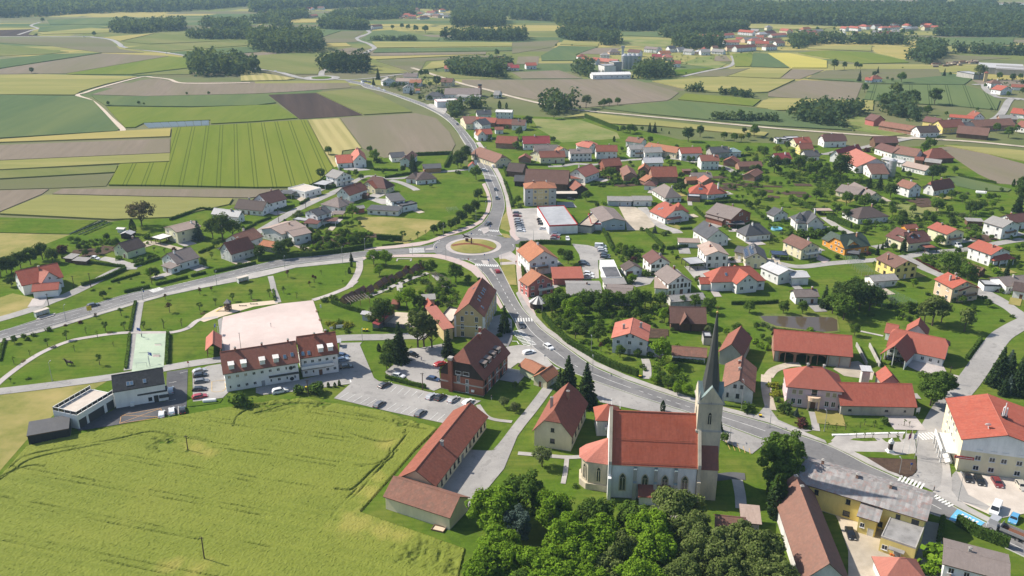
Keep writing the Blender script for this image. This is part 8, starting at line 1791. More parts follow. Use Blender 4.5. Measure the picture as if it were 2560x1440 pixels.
# ------ far hamlets
FARH={'in the hamlet beside the railway':(2,'1935 715 110 r_pinkred;2050 690 60 r_brown;2165 725 110 r_orange;2240 742 70 r_grey;2370 690 80 r_brownred;2440 642 100 r_red;2530 702 110 r_pinkred;2400 985 60 r_grey'),
'on the far plain':(2,'270 95 80 r_grey;450 100 70 r_brownred;520 100 60 r_red;640 100 60 r_brown;590 172 70 r_pinkred;1090 125 50 r_orange;1220 287 100 r_brown;1290 125 50 r_red;1340 122 60 r_red;1600 110 50 r_brown'),
'in the village under the hazy woods':(2,'1500 172 90 r_red;1560 187 80 r_red;1540 160 70 r_brownred;1690 192 100 r_brown;1700 165 80 r_grey;1740 150 80 r_brownred;1850 172 60 r_white;1920 182 90 r_grey;1870 120 60 r_red;2040 127 100 r_red;2150 97 60 r_brown;1640 150 60 r_red;1790 175 60 r_brown;1800 135 60 r_red;1460 185 60 r_brown;2090 110 60 r_red'),
'beside the grain silos':(3,'30 707 90 r_crimson;195 692 110 r_red;710 602 100 r_brownred;930 592 100 r_grey;1030 547 110 r_greybrown;1210 562 120 r_maroon;760 645 160 r_red;910 642 260 r_pinkred;1380 527 130 r_greybrown;1470 522 70 r_grey;1540 562 110 r_orange;1450 602 100 r_crimson;1560 607 110 r_pinkred;1700 522 70 r_grey;1750 547 90 r_grey;1860 542 80 r_lightgrey;1910 527 60 r_red;1940 552 100 r_grey;2050 542 120 r_grey;2040 517 60 r_brown;1640 672 100 r_brownred;1610 522 70 r_darkgrey'),
'in the red-roofed village':(3,'1930 387 260 r_pinkred;2120 382 220 r_red;2200 452 160 r_pinkred;2250 502 180 r_brownred;2350 512 200 r_brownred;2330 352 150 r_red;2400 422 140 r_grey;2450 442 120 r_pinkred;2500 472 140 r_red;2420 342 80 r_grey;2520 362 90 r_lightgrey;2180 512 60 r_maroon;2290 420 110 r_red;2540 420 90 r_brown;2470 395 80 r_brownred'),
'at the west end of the eastern village':(4,'30 352 120 r_brownred;120 372 150 r_pinkred;60 432 160 r_brown;40 502 120 r_brown;150 332 80 r_red;220 332 70 r_orange;420 352 150 r_brownred;400 322 90 r_orange;460 377 140 r_red;520 342 80 r_grey;20 302 60 r_grey;130 460 90 r_brown'),
'in the eastern village before the wood':(4,'745 312 60 r_red;840 307 120 r_red;940 292 90 r_red;1030 287 90 r_orange;1180 302 80 r_pinkred;1280 297 110 r_red;1290 262 60 r_red;1370 272 70 r_red;1400 312 80 r_lightgrey;1470 302 80 r_grey;1570 272 100 r_red;1600 302 60 r_red;1660 292 70 r_red;1780 302 60 r_brownred;1840 302 80 r_orange;1950 302 90 r_lightgrey;2050 312 60 r_grey;2140 322 50 r_red;745 357 60 r_white;870 352 60 r_brown;1090 357 100 r_grey;1190 362 130 r_crimson;1280 347 90 r_grey;1110 290 70 r_brown'),
'in the farthest village near the horizon':(4,'360 48 60 r_brown;440 45 80 r_red;560 45 90 r_red;640 42 60 r_brown;730 42 60 r_red;820 40 60 r_grey;1000 60 80 r_red;1060 60 60 r_brown;1130 50 50 r_grey;1190 62 80 r_red;1260 60 70 r_red;1320 62 70 r_brown;2380 95 60 r_red;2440 92 60 r_red;1580 80 60 r_red;1900 100 80 r_brown'),
}
RN=dict(r_red='red',r_pinkred='pinkish red',r_orange='orange',r_brownred='brown-red',r_brown='brown',r_maroon='maroon',r_grey='grey',r_greybrown='grey-brown',r_darkgrey='dark grey',r_lightgrey='light grey',r_white='white',r_crimson='crimson')
rf=random.Random(31)
for area,(t,txt)in FARH.items():
 for it in txt.split(';'):
  x,y,w,rm=it.split();x,y,w=float(x),float(y),float(w)
  py=tp(t,x,y)[1];eh=rf.choice([3.2,4.2,5.0]);up=eh/mpp(py)*.97;k=rf.uniform(-.05,.05)
  hs('distant house with %s roof %s'%(RN[rm],area),(t,(x-w/2,y-up-k*w),(x+w/2,y-up+k*w),rf.uniform(8.5,11),eh,rf.uniform(2.6,3.6),rf.choice(['gx','gx','h'])if w<130 else 'gx',rm,rf.choice([WW,WW,'w_cream','w_peach',WW]),dict(win='f',nf=max(2,min(6,int(w*mpp(py)/3.2))),chim=[])),name='distant_house',cat='house',group='houses with %s roofs %s'%(RN[rm],area))
hs('long white hall with shining white roof before the grain silos',(3,(805,752),(1195,744),14,4.6,2.0,'gx','r_white',WW,dict(ws=(1.6,.8),nf=7,chim=[],dk=False)),name='hall',cat='hall')
hs('white factory block beside the grain silos',(3,(925,660),(1040,655),16,8,0,'f','flat_grey',WW,NW),(3,(1020,625),(1100,622),14,10,0,'f','flat_grey',WC,NW),name='factory_block',cat='factory')
def silo(p,r,h,label,group=None):
 e=empty('grain_silo',(p.x,p.y,0));tag(e,label,'silo',group);m=MB()
 prof=[]
 n=max(6,int(h/.9))
 for i in range(n+1):prof.append((r+(.06 if i%2 else 0),h*i/n))
 m.lathe(prof,20);m.build('body',M('zinc'),e,smooth=False);m=MB();m.lathe([(r+.15,h-.05),(r*.25,h+r*.5),(0,h+r*.52)],20);m.build('roof',M('zinc'),e)
 m=MB();m.tube([(r+.3,0,0),(r+.3,0,h+.5)],.12,6);m.build('ladder',M(MG),e);return e
for x in(1125,1165,1210,1255):silo(gt(3,x,690),4.2,15,'tall ribbed steel grain silo in the row behind the white hall','grain silos behind the white hall')
e=empty('elevator_tower',gt(3,1100,680));tag(e,'slim steel elevator tower beside the grain silos','tower');pb(e,'shaft','zinc',-1.2,1.2,-1.2,1.2,0,22);pb(e,'head_house',MG,-2,2,-1.6,1.6,22,24.5)
silo(gt(8,1195,318),1.6,7.5,'white feed silo in the stable yard');silo(gt(8,1228,325),2.0,9.5,'ribbed grey feed silo in the stable yard')
# ------ cars
def car_meshes(kind):
 L,W_,H=dict(car=(4.3,1.78,1.45),suv=(4.6,1.86,1.66),van=(5.2,1.96,2.15))[kind];l,w=L/2,W_/2
 body=MB()
 if kind=='van':prof=[(-l,.32),(-l,1.2),(-l+.05,2.05),(-l+.15,H),(l-1.55,H),(l-.75,1.3),(l-.1,1.05),(l,.75),(l,.32)]
 else:
  hb=.92 if kind=='car' else 1.05
  prof=[(-l,.32),(-l,hb-.1),(-l+.12,hb),(-l+.35,H-.22),(-l+.75,H-.03),(-.1,H),(.45,H-.06),(l-1.15,hb+.02),(l-.35,hb-.12),(l-.02,hb-.3),(l,.32)]
 def inset(z):
  b0=.95 if kind!='van' else 1.25
  return 0 if z<b0 else min(.30,(z-b0)*.42)if kind!='van' else min(.16,(z-b0)*.18)
 n=len(prof)
 Lft=[(x,-w+inset(z)+(.06 if abs(x)>l-.2 else 0),z)for x,z in prof];Rgt=[(x,-y,z)for x,y,z in Lft]
 body.poly(list(reversed(Lft))[::-1]);body.poly(list(reversed(Rgt)))
 for i in range(n-1):body.poly([Lft[i+1],Lft[i],Rgt[i],Rgt[i+1]])
 bm=body.mesh('body',M('car_white'))
 g_=MB();e=.012
 def strip(pts):g_.poly(pts)
 if kind=='van':
  a,b=(l-1.5,H-.08),(l-.8,1.38)
  strip([(a[0]+.03,-w+.2,a[1]),(b[0]+.03,-w+.14,b[1]),(b[0]+.03,w-.14,b[1]),(a[0]+.03,w-.2,a[1])])
  for s in(-1,1):
   P=[(l-1.75,s*(w-.1),H-.25),(l-2.6,s*(w-.1),H-.25),(l-2.6,s*(w-.03),1.4),(l-1.05,s*(w-.03),1.4)];strip(P if s<0 else list(reversed(P)))
 else:
  hb=.92 if kind=='car' else 1.05
  def sur(p,q,f0,f1,ins):
   A=(p[0]+(q[0]-p[0])*f0,p[1]+(q[1]-p[1])*f0);B=(p[0]+(q[0]-p[0])*f1,p[1]+(q[1]-p[1])*f1)
   dx,dz=q[0]-p[0],q[1]-p[1];ln=math.hypot(dx,dz);nx,nz=-dz/ln*e,dx/ln*e
   if nz<0:nx,nz=-nx,-nz
   ya,yb=w-inset(A[1])-ins,w-inset(B[1])-ins
   return[(A[0]+nx,-ya,A[1]+nz),(B[0]+nx,-yb,B[1]+nz),(B[0]+nx,yb,B[1]+nz),(A[0]+nx,ya,A[1]+nz)]
  strip(sur((.45,H-.06),(l-1.15,hb+.02),.06,.94,.1));strip(sur((-l+.75,H-.03),(-l+.2,hb+.1),.12,.9,.12))
  for s in(-1,1):
   z0,z1=hb+.06,H-.12;y0,y1=w-inset(z0)+e,w-inset(z1)+e
   for xa,xb,xc,xd in((-l+.55,-.12,-.12,-l+.85),(-.04,l-1.45,.42,-.04)):
    P=[(xa,s*y0,z0),(xb,s*y0,z0),(xc,s*y1,z1),(xd,s*y1,z1)];strip(P if s<0 else list(reversed(P)))
 gm=g_.mesh('windows',M('glass'))
 t=MB();t.lathe([(.20,-.1),(.31,-.1),(.325,-.05),(.325,.05),(.31,.1),(.20,.1)],14);tm=t.mesh('tyre',M('rubber'))
 r=MB();r.lathe([(0,.07),(.08,.085),(.21,.075),(.21,-.08),(0,-.08)],12);rm_=r.mesh('rim',M('rim'))
 h=MB();h.box(-.04,.04,-.2,.2,-.08,.08,bottom=True);hm=h.mesh('headlight',M('lamp_glass'));tl_=h.mesh('tail_light',M('lamp_red'))
 return dict(body=bm,glass=gm,tyre=tm,rim=rm_,head=hm,tail=tl_,l=l,w=w,H=H)
CARM={k:car_meshes(k)for k in('car','suv','van')}
CN=dict(white='white',silver='silver',grey='grey',dark='dark grey',black='black',red='red',darkred='dark red',blue='dark blue',sky='sky blue',lightblue='pale blue',beige='beige')
def car(t,x,y,d,colr,kind='car',where='',label=None):
 p=gt(t,x,y);q=gt(t,x+d[0],y+d[1]);a=math.atan2(q.y-p.y,q.x-p.x);mm=CARM[kind]
 e=empty('parked_van' if kind=='van' else('car' if 'driv' in where else 'parked_car'),(p.x,p.y,.075),a)
 tag(e,label or('%s %s %s'%(CN[colr],{'car':'car','suv':'tall estate car','van':'van'}[kind],where)),'van' if kind=='van' else 'car',None if label else '%s %ss %s'%(CN[colr],{'car':'car','suv':'estate car','van':'van'}[kind],where))
 inst('body',mm['body'],e,mat=M('car_'+colr));inst('windows',mm['glass'],e)
 for sx in(-1,1):
  for sy in(-1,1):
   wv=empty('wheel',(sx*mm['l']*.62,sy*(mm['w']-.11),.325));wv.parent=e;wv.rotation_euler=(math.pi/2*-sy,0,0)
   inst('tyre',mm['tyre'],wv);inst('rim',mm['rim'],wv)
 zl={'car':.68,'suv':.8,'van':.85}[kind]
 for sy in(-1,1):
  inst('headlight',mm['head'],e,(mm['l']-.01,sy*(mm['w']-.32),zl));inst('tail_light',mm['tail'],e,(-mm['l']+.0,sy*(mm['w']-.3),zl+.1))
 return e
CARS=[('parked beside the white flats',9,'2000 848 140 -38 silver;2008 893 140 -20 black;2018 952 140 -18 grey;2002 1032 130 -8 black;2000 1105 140 -28 red'),('parked outside the modern black-roofed building',9,'1710 1042 5 -90 lightblue;1620 1285 10 -90 white;1720 1252 -5 -100 white;1830 1242 -5 -90 black'),
('driving along the west road',9,'935 188 110 -25 dark'),('parked on the drive of the pale green bungalow',5,'955 1155 60 12 white'),
('parked at the end of the white flats',10,'870 695 100 18 blue;868 735 95 -18 lightblue;905 805 130 -18 black'),('parked on the striped car park',10,'1290 990 110 -50 dark;1235 1182 110 -78 grey;1645 1272 100 -78 grey;1755 1105 100 -68 silver;1845 1115 80 -58 black;1975 1135 90 -58 silver;2120 1160 80 -50 white'),
('parked in the yard of the brick business house',10,'1570 685 120 42 black;1425 895 120 28 white;1775 930 110 24 blue;1845 778 60 -22 red'),('driving round the road bend',11,'95 390 20 60 dark;365 605 80 50 white'),('parked behind the roadside shop',11,'170 660 110 -24 white'),
('driving on the north road',6,'2395 468 10 60 dark;2410 555 5 60 dark;2318 812 -50 22 dark'),('driving towards the roundabout from the south',6,'2412 1285 -30 -50 red'),('waiting by the chapel',6,'2285 272 45 2 white'),
('in the left row of the supermarket car park',7,'50 702 90 5 grey;52 732 90 5 darkred;64 768 90 5 silver;68 792 90 5 silver;74 818 90 5 dark;80 840 90 5 grey;85 862 90 5 silver;88 882 90 5 white'),('in the right row of the supermarket car park',7,'292 768 90 4 black;300 790 90 4 black;306 812 90 4 black'),('parked below the supermarket wall',7,'440 915 100 10 white;435 942 100 10 red;428 965 100 10 grey'),('parked on the grass by the supermarket',7,'555 960 10 45 white'),
('parked beside the straight hedge',7,'900 1064 90 6 white;906 1085 90 6 silver;930 1124 90 8 dark;932 1148 90 8 dark'),('parked behind the orange-roofed house',7,'715 1198 90 15 dark;726 1218 90 12 dark'),('parked beside the black and white flat roof',7,'765 1308 90 10 white;770 1338 90 12 white'),('parked beside the black garages',7,'585 562 40 4 dark'),
('parked under the brown carport',8,'1562 1060 80 40 silver'),('under the solar-roofed carport',8,'72 1155 60 42 silver'),('under the carport of the red-roofed bungalow',12,'1240 728 170 22 black'),
('parked before the municipal building',16,'1990 478 60 130 black;2110 508 60 112 black;2285 528 80 132 darkred;2530 560 80 112 beige;2455 890 -50 95 sky'),('parked in the farmyard',16,'820 1040 62 170 black'),
('driving on the far north road',2,'195 717 30 8 white;1160 867 40 18 white;1230 888 40 20 white;1280 908 40 20 white;2015 1252 20 24 dark;1140 511 -20 8 dark'),('parked in a row near the far roundabout',2,'1060 815 20 10 dark;1080 818 20 10 grey;1100 820 20 10 dark;1122 824 20 10 grey;1140 828 20 10 dark'),('driving on the far field road',1,'845 370 30 2 white;1235 470 20 20 white;1660 535 30 6 white'),
]
for where,t,txt in CARS:
 for it in txt.split(';'):
  x,y,dx,dy,c=it.split();car(t,float(x),float(y),(float(dx),float(dy)),c,'car',where)
car(10,240,1050,(140,-30),'white','suv',label='white estate car standing on the lane before the flats');car(7,322,864,(90,6),'white','suv',label='white off-road car alone in the supermarket car park')
car(6,2400,238,(62,-5),'white','van',label='white van parked beside the long cream farmhouse');car(7,885,1040,(95,4),'white','van',label='white van at the head of the row by the straight hedge')
car(8,1878,1026,(80,32),'white','van',label='white van on the drive of the pale yellow red-roofed house');car(16,2270,800,(-55,115),'white','van',label='white van standing before the parked truck');car(2,1065,833,(40,15),'white','van',label='white van driving near the far roundabout')
p=gt(16,2395,1035);q=gt(16,2195,950);a=math.atan2(q.y-p.y,q.x-p.x)
tr_=empty('dump_truck',(p.x,p.y,.08),a);tag(tr_,'grey tipper truck with empty bed driving beside the thuja hedge','truck')
m=MB();m.prism(ccw([(2.1,-1.25),(4.1,-1.25),(4.3,-1.0),(4.3,1.0),(4.1,1.25),(2.1,1.25)]),.7,1.6);m.prism(ccw([(2.15,-1.2),(3.85,-1.2),(3.95,-1.0),(3.95,1.0),(3.85,1.2),(2.15,1.2)]),1.6,3.1);m.build('cab',M('car_silver'),tr_)
m=MB();m.poly([(4.06,-1.0,1.7),(4.06,1.0,1.7),(3.98,.95,2.7),(3.98,-.95,2.7)]);m.poly([(2.8,-1.22,1.8),(3.7,-1.22,1.8),(3.6,-1.215,2.6),(2.8,-1.215,2.6)]);m.build('windscreen',M('glass'),tr_)
pb(tr_,'chassis',MD,-4.6,2.1,-.45,.45,.7,1.0)
m=MB();m.box(-4.7,1.5,-1.22,1.22,1.15,1.3);m.box(-4.7,1.5,-1.27,-1.19,1.3,2.0);m.box(-4.7,1.5,1.19,1.27,1.3,2.0);m.box(1.42,1.5,-1.19,1.19,1.3,2.6);m.box(-4.7,-4.62,-1.19,1.19,1.3,2.0);m.build('tipper_bed',M(MG),tr_)
m=MB();m.poly([(-4.6,-1.17,1.34),(1.4,-1.17,1.34),(1.4,1.17,1.34),(-4.6,1.17,1.34)]);m.build('bed_floor',M('rust'),tr_)
for x in(3.1,-2.2,-3.6):
 for sy in(-1,1):
  wv=empty('wheel',(x,sy*1.05,.52));wv.parent=tr_;wv.rotation_euler=(math.pi/2*-sy,0,0);s_=1.6
  inst('tyre',CARM['car']['tyre'],wv,scale=(s_,s_,s_*1.3));inst('rim',CARM['car']['rim'],wv,scale=(s_,s_,s_*1.3))
for sy in(-1,1):inst('headlight',CARM['car']['head'],tr_,(4.3,sy*.9,.95))
# ------ street furniture
def lamp(t,x,y,hz,where):
 H=min(9.5,max(4.5,vheight(t,x,y,hz)));p=gt(t,x,y);e=empty('street_lamp',p);tag(e,'slim grey street lamp '+where,'street lamp','street lamps '+where)
 m=MB();m.tube([(0,0,0),(0,0,H*.6),(0,0,H)],[.09,.075,.05],7);m.box(-.14,.14,-.14,.14,0,.5);m.build('post',M(MG),e)
 m=MB();m.tube([(0,0,H-.05),(.0,.5,H+.05),(0,.95,H+.08)],.04,5);m.build('arm',M(MG),e)
 pb(e,'lamp_head',MG,-.13,.13,.75,1.35,H+.02,H+.14,bottom=True)
for where,t,txt in[('along the west road and roundabout',6,'290 1250 120;868 1200 160;1090 1065 110;1565 1122 90;1900 1162 150;1875 922 120;2200 772 100;2297 682 100;2452 1232 130;2262 1302 110'),('on the park lawn',9,'665 350 170;525 938 190;1432 132 110;1502 792 110'),('in the supermarket car park',7,'215 997 130'),('along the road bend',11,'790 702 210;805 862 170;300 302 170;190 602 70;2290 1232 290'),('around the civic square',16,'1895 702 260;1310 432 100;1462 285 230'),('before the pink villa',12,'560 1442 200;15 1402 130'),('on the lane by the flats',10,'1065 542 110'),('by the church parking',15,'2175 112 110'),('in the western streets',5,'2170 1420 140;2405 890 70')]:
 for it in txt.split(';'):x,y,h=it.split();lamp(t,float(x),float(y),float(h),where)
def pole(t,x,y,hz,label,arm=True):
 H=max(5,vheight(t,x,y,hz));p=gt(t,x,y);e=empty('utility_pole',p);tag(e,label,'pole')
 m=MB();m.tube([(0,0,-.1),(.05,.03,H)],[.15,.11],7);m.build('shaft',M('wood_dark'),e)
 m=MB();m.box(-.5,.5,-.05,.05,H-.35,H-.25)
 for s in(-.42,.42):m.lathe([(.05,H-.25),(.05,H-.08),(0,H-.05)],6,c=(s,0))
 m.build('crossarm',M(MD),e)
pole(13,1882,205,165,'wooden pole standing in a ripe patch of the barley field');pole(13,2048,1295,230,'wooden pole near the lower tracks of the barley field');pole(10,1668,1032,180,'wooden pole beside the leafy car park hedge');pole(10,522,1085,165,'wooden pole behind the yellow-lidded bins');pole(5,912,1442,150,'dark pole beside the villa lane hedge');pole(5,742,1440,120,'dark pole at the villa gate');pole(5,1522,1412,170,'pole with banner before the white porch house');pole(6,500,657,110,'wooden pole on the street by the two-storey house');pole(6,228,790,125,'wooden pole beside the tan stepped roof');pole(9,492,197,140,'dark pole beside the side lane above the bus shelter');pole(12,1800,960,170,'leaning concrete pole pair by the lane',False)
tree_at('u',gt(13,1870,215),1.0,'at the foot of a field pole','clump of weeds at the foot of the pole in the ripe patch')
def bench(t,x,y,d,label):
 p=gt(t,x,y);q=gt(t,x+d[0],y+d[1]);e=empty('park_bench',p,math.atan2(q.y-p.y,q.x-p.x));tag(e,label,'bench','park benches')
 for k in range(3):pb(e,'seat_slat','wood',-.9,.9,-.25+.17*k,-.11+.17*k,.43,.48)
 for k in range(2):pb(e,'back_slat','wood',-.9,.9,.28,.32,.6+.17*k,.73+.17*k)
 for s in(-.75,.75):m=MB();m.box(s-.05,s+.05,-.25,.33,0,.43);m.box(s-.05,s+.05,.29,.35,.43,.9);m.build('leg',M(MD),e)
for x,y,dx,dy,lb in((240,748,60,-40,'park bench on the curved path beside the horse statue'),(2030,268,60,-20,'park bench at the playground bend'),(2545,138,60,4,'park bench behind the playground seesaws'),(1100,462,60,-6,'park bench on the curved path near the hedge'),(545,605,60,-30,'park bench halfway along the curved path')):bench(9,x,y,(dx,dy),lb)
bench(10,605,245,(10,40),'bench at the right edge of the pink court');bench(10,635,330,(10,40),'bench lower down the right edge of the pink court')
def bus_shelter(t,A,B,label):
 p,q=gt(t,*A),gt(t,*B);L=(q-p).length;e=empty('bus_shelter',(p+q)/2,math.atan2(q.y-p.y,q.x-p.x));tag(e,label,'bus shelter')
 pb(e,'roof','slab_beige',-L/2-.2,L/2+.2,-.2,1.7,2.4,2.52,bottom=True)
 for i in range(4):m=MB();x=-L/2+L*i/3;m.box(x-.05,x+.05,1.45,1.55,0,2.4);m.build('post',M(MG),e)
 for i in range(3):m=MB();x=-L/2+L*(i+.5)/3;m.box(x-L/6+.08,x+L/6-.08,1.49,1.51,.4,2.1);m.build('glass_panel',M('lamp_glass'),e)
 for s in(-L/2,L/2):pb(e,'side_panel','lamp_glass',s-.03,s+.03,-.1,1.4,.4,2.1)
 pb(e,'bench','wood',-L/2+.3,L/2-.3,1.0,1.35,.42,.48)
bus_shelter(9,(370,310),(500,268),'glass bus shelter with beige roof on its concrete bay by the west road');bus_shelter(5,(2390,1405),(2490,1378),'glass bus shelter on the park side of the west road')
sheet('bus_bay',9,[(360,330),(400,295),(560,262),(540,290),(400,330)],'concrete',.08)
def skin_mesh(name,verts,edges,rads,mats,sub_=2,root=0):
 me=bpy.data.meshes.new(name);me.from_pydata(verts,edges,[]);o=bpy.data.objects.new(name,me);COL.objects.link(o)
 md=o.modifiers.new('s','SKIN');sv=me.skin_vertices[0].data if me.skin_vertices else None
 if sv is None:
  bm_=None
  me.skin_vertices.new()if hasattr(me.skin_vertices,'new')else None
  sv=me.skin_vertices[0].data
 for i,r in enumerate(rads):sv[i].radius=(r,r);sv[i].use_root=(i==root)
 s2=o.modifiers.new('d','SUBSURF');s2.levels=s2.render_levels=sub_
 dg=bpy.context.evaluated_depsgraph_get();ev=o.evaluated_get(dg);out=bpy.data.meshes.new_from_object(ev)
 bpy.data.objects.remove(o);out.name=name;out.materials.clear()
 for mt in mats:out.materials.append(M(mt))
 out.polygons.foreach_set('use_smooth',[True]*len(out.polygons));return out
def horse_mesh(leap=False):
 V=[(0,0,1.25),(.55,0,1.28),(-.55,0,1.28),(.85,0,1.5),(1.12,0,1.95),(1.32,0,2.02),(1.62,0,1.78)];E_=[(0,1),(0,2),(1,3),(3,4),(4,5),(5,6)];Rr=[.33,.34,.33,.25,.16,.15,.09]
 legs=[((.6,.17),(.62,.18),(.55,.18)),((.6,-.17),(.75,-.18),(.7,-.18)),((-.6,.17),(-.72,.18),(-.62,.18)),((-.62,-.17),(-.85,-.18),(-.8,-.18))]
 for k,(a,b,c)in enumerate(legs):
  i=len(V);fr=k<2
  if leap:b,c=(b[0]+(.35 if fr else-.3),b[1]),(c[0]+(.55 if fr else-.75),c[1])
  V+=[(a[0],a[1],1.0),(b[0],b[1],.62 if not leap else .75),(c[0],c[1],.08 if not leap else .45)];E_+=[(1 if fr else 2,i),(i,i+1),(i+1,i+2)];Rr+=[.16,.09,.065]
 i=len(V);V+=[(-.92,0,1.2),(-1.05,0,.65)];E_+=[(2,i),(i,i+1)];Rr+=[.07,.05]
 return skin_mesh('body',V,E_,Rr,['bronze'],2)
try:
 hm_=horse_mesh();e=empty('horse_statue',gt(9,700,782),math.pi*.97);tag(e,'life-size dark brown horse statue standing on the park lawn','statue');inst('body',hm_,e,scale=(1.25,1.25,1.25))
 m=MB();m.tube([(.95,0,1.9),(1.25,0,2.45),(1.5,0,2.6)],.06,5);m.build('mane',M('bronze'),e)
 h2=horse_mesh(True);p=gt(6,2105,985);e=empty('leaping_horse_sculpture',(p.x,p.y,.28),math.pi);tag(e,'dark leaping horse sculpture on the roundabout island','statue');b_=inst('body',h2,e,(0,0,1.2),scale=(1.2,1.2,1.2));pb(e,'plinth','rust',-.9,.5,-.15,.15,0,1.7)
except Exception as ex:print('statue',ex)
p=gt(6,2155,1008);e=empty('timber_stele',(p.x,p.y,.28));tag(e,'upright dark timber stele in the mulch bed of the roundabout','sculpture');pb(e,'post','rust',-.3,.3,-.25,.25,0,3.0);pb(e,'foot','rust',-.55,.55,-.45,.45,0,.3)
def person(t,x,y,face,top,legs,label,z=.08):
 V=[(0,0,.95),(0,0,1.2),(0,0,1.42),(0,0,1.52),(.02,0,1.66),(0,.1,.86),(.06,.11,.48),(.0,.11,.07),(.12,.12,.04),(0,-.1,.86),(-.06,-.11,.48),(-.12,-.11,.07),(0,-.12,.04),(0,.2,1.38),(.02,.26,1.1),(.14,.25,.88),(0,-.2,1.38),(.02,-.26,1.1),(.12,-.25,.88),(.0,0,1.76)]
 E_=[(0,1),(1,2),(2,3),(3,4),(0,5),(5,6),(6,7),(7,8),(0,9),(9,10),(10,11),(11,12),(2,13),(13,14),(14,15),(2,16),(16,17),(17,18),(4,19)]
 Rr=[.14,.14,.15,.06,.105,.09,.065,.05,.045,.09,.065,.05,.045,.065,.045,.035,.065,.045,.035,.06]
 me=skin_mesh('body',V,E_,Rr,['skin',top,legs,'frame_brown'],1)
 for pl in me.polygons:
  c=pl.center;r_=abs(c.y)
  pl.material_index=3 if c.z>1.7 else 0 if c.z>1.5 or(r_>.2 and c.z<.98)else 2 if c.z<.95 else 1
 p=gt(t,x,y);e=empty('person',(p.x,p.y,z),face);tag(e,label,'person');inst('body',me,e);return e
try:
 person(10,1655,735,2.0,'flag_white','cloth_blue','person in a white shirt walking across the business house yard');person(10,2355,1125,1.0,'cloth_dark','cloth_grey','person in dark clothes walking in the shade of the brick house');person(16,1655,600,2.6,'cloth_dark','cloth_dark','person in dark clothes on the zebra crossing by the patched roof');person(7,40,1205,1.6,'cloth_red','cloth_blue','person in a red top walking on the shared path');person(9,1420,500,0,'cloth_dark','cloth_dark','person in dark clothes standing on the green court')
except Exception as ex:print('person',ex)
p=gt(9,2285,232);e=empty('play_tower',p);tag(e,'wooden playground tower with pointed roof and yellow slide','playground tower')
for sx in(-1,1):
 for sy in(-1,1):pb(e,'post','wood_dark',sx*.9-.09,sx*.9+.09,sy*.9-.09,sy*.9+.09,0,3.6)
for k in range(2):pb(e,'deck','wood',-.86,.86,-.86,.86,1.4+1.1*k,1.52+1.1*k)
for fy,a in((-.95,0),(.95,0)):
 for k in range(6):pb(e,'board','wood_dark',-.86,.86,fy-.03,fy+.03,.3+k*.5,.66+k*.5)
m=MB();m.poly([(-1.2,-1.2,3.5),(1.2,-1.2,3.5),(0,0,4.8)]);m.poly([(1.2,-1.2,3.5),(1.2,1.2,3.5),(0,0,4.8)]);m.poly([(1.2,1.2,3.5),(-1.2,1.2,3.5),(0,0,4.8)]);m.poly([(-1.2,1.2,3.5),(-1.2,-1.2,3.5),(0,0,4.8)]);m.build('roof',M('r_grey'),e)
m=MB()
for o_ in(-.35,.35):m.tube([(-.9,o_,2.2),(-2.6,o_-.5,1.1),(-4.2,o_-1.0,.35),(-4.8,o_-1.2,.3)],.06,5)
m.poly([(-.9,-.33,2.1),(-2.6,-.83,1.0),(-2.6,-.17,1.0),(-.9,.33,2.1)]);m.poly([(-2.6,-.83,1.0),(-4.8,-1.53,.22),(-4.8,-.87,.22),(-2.6,-.17,1.0)]);m.build('slide',M('yellow_paint'),e)
for x,y,lb in((2430,190,'small timber seesaw on the playground sand'),(2540,172,'spring rocker on the playground sand')):
 e=empty('seesaw',gt(9,x,y));tag(e,lb,'seesaw');pb(e,'beam','wood_dark',-1.4,1.4,-.12,.12,.5,.6);pb(e,'support',MD,-.15,.15,-.15,.15,0,.5)
 for s in(-1.2,1.2):pb(e,'handle',MD,s-.03,s+.03,-.2,.2,.6,.9)
e=empty('sandbox',gt(9,2370,250));tag(e,'square timber sandbox beside the play tower','sandbox')
for(x0,x1,y0,y1)in((-1.4,1.4,-1,-.85),(-1.4,1.4,.85,1),(-1.4,-1.25,-.85,.85),(1.25,1.4,-.85,.85)):pb(e,'plank','wood_dark',x0,x1,y0,y1,0,.35)
def hoop(t,x,y,rz,lb):
 e=empty('basketball_hoop',gt(t,x,y),rz);tag(e,lb,'basketball hoop');m=MB();m.tube([(0,0,0),(0,0,3.2),(0,-.8,3.5)],.08,6);m.build('post',M('white'),e);pb(e,'backboard','flag_blue',-.9,.9,-.86,-.8,3.0,4.0);m=MB();m.tube([(.22*math.cos(a),-1.1+.22*math.sin(a),3.1)for a in np.linspace(0,6.283,12)],.02,4);m.build('ring',M('orange_paint'),e)
hoop(9,2185,470,-1.5,'basketball hoop with dark board at the left edge of the pink court');hoop(9,1492,770,2.6,'basketball hoop with white board on the green court');hoop(9,1422,500,-.5,'small basketball hoop at the top of the green court')
for t,x,y,h,lb in((9,2412,625,170,'tall thin floodlight post on the pink court'),(10,152,400,45,'short dark post in the centre circle of the pink court')):
 e=empty('court_post',gt(t,x,y));tag(e,lb,'post');H=vheight(t,x,y,h);m=MB();m.tube([(0,0,0),(0,0,H)],.07,6);m.build('shaft',M(MD),e);pb(e,'cap',MG,-.15,.15,-.1,.1,H,H+.2)
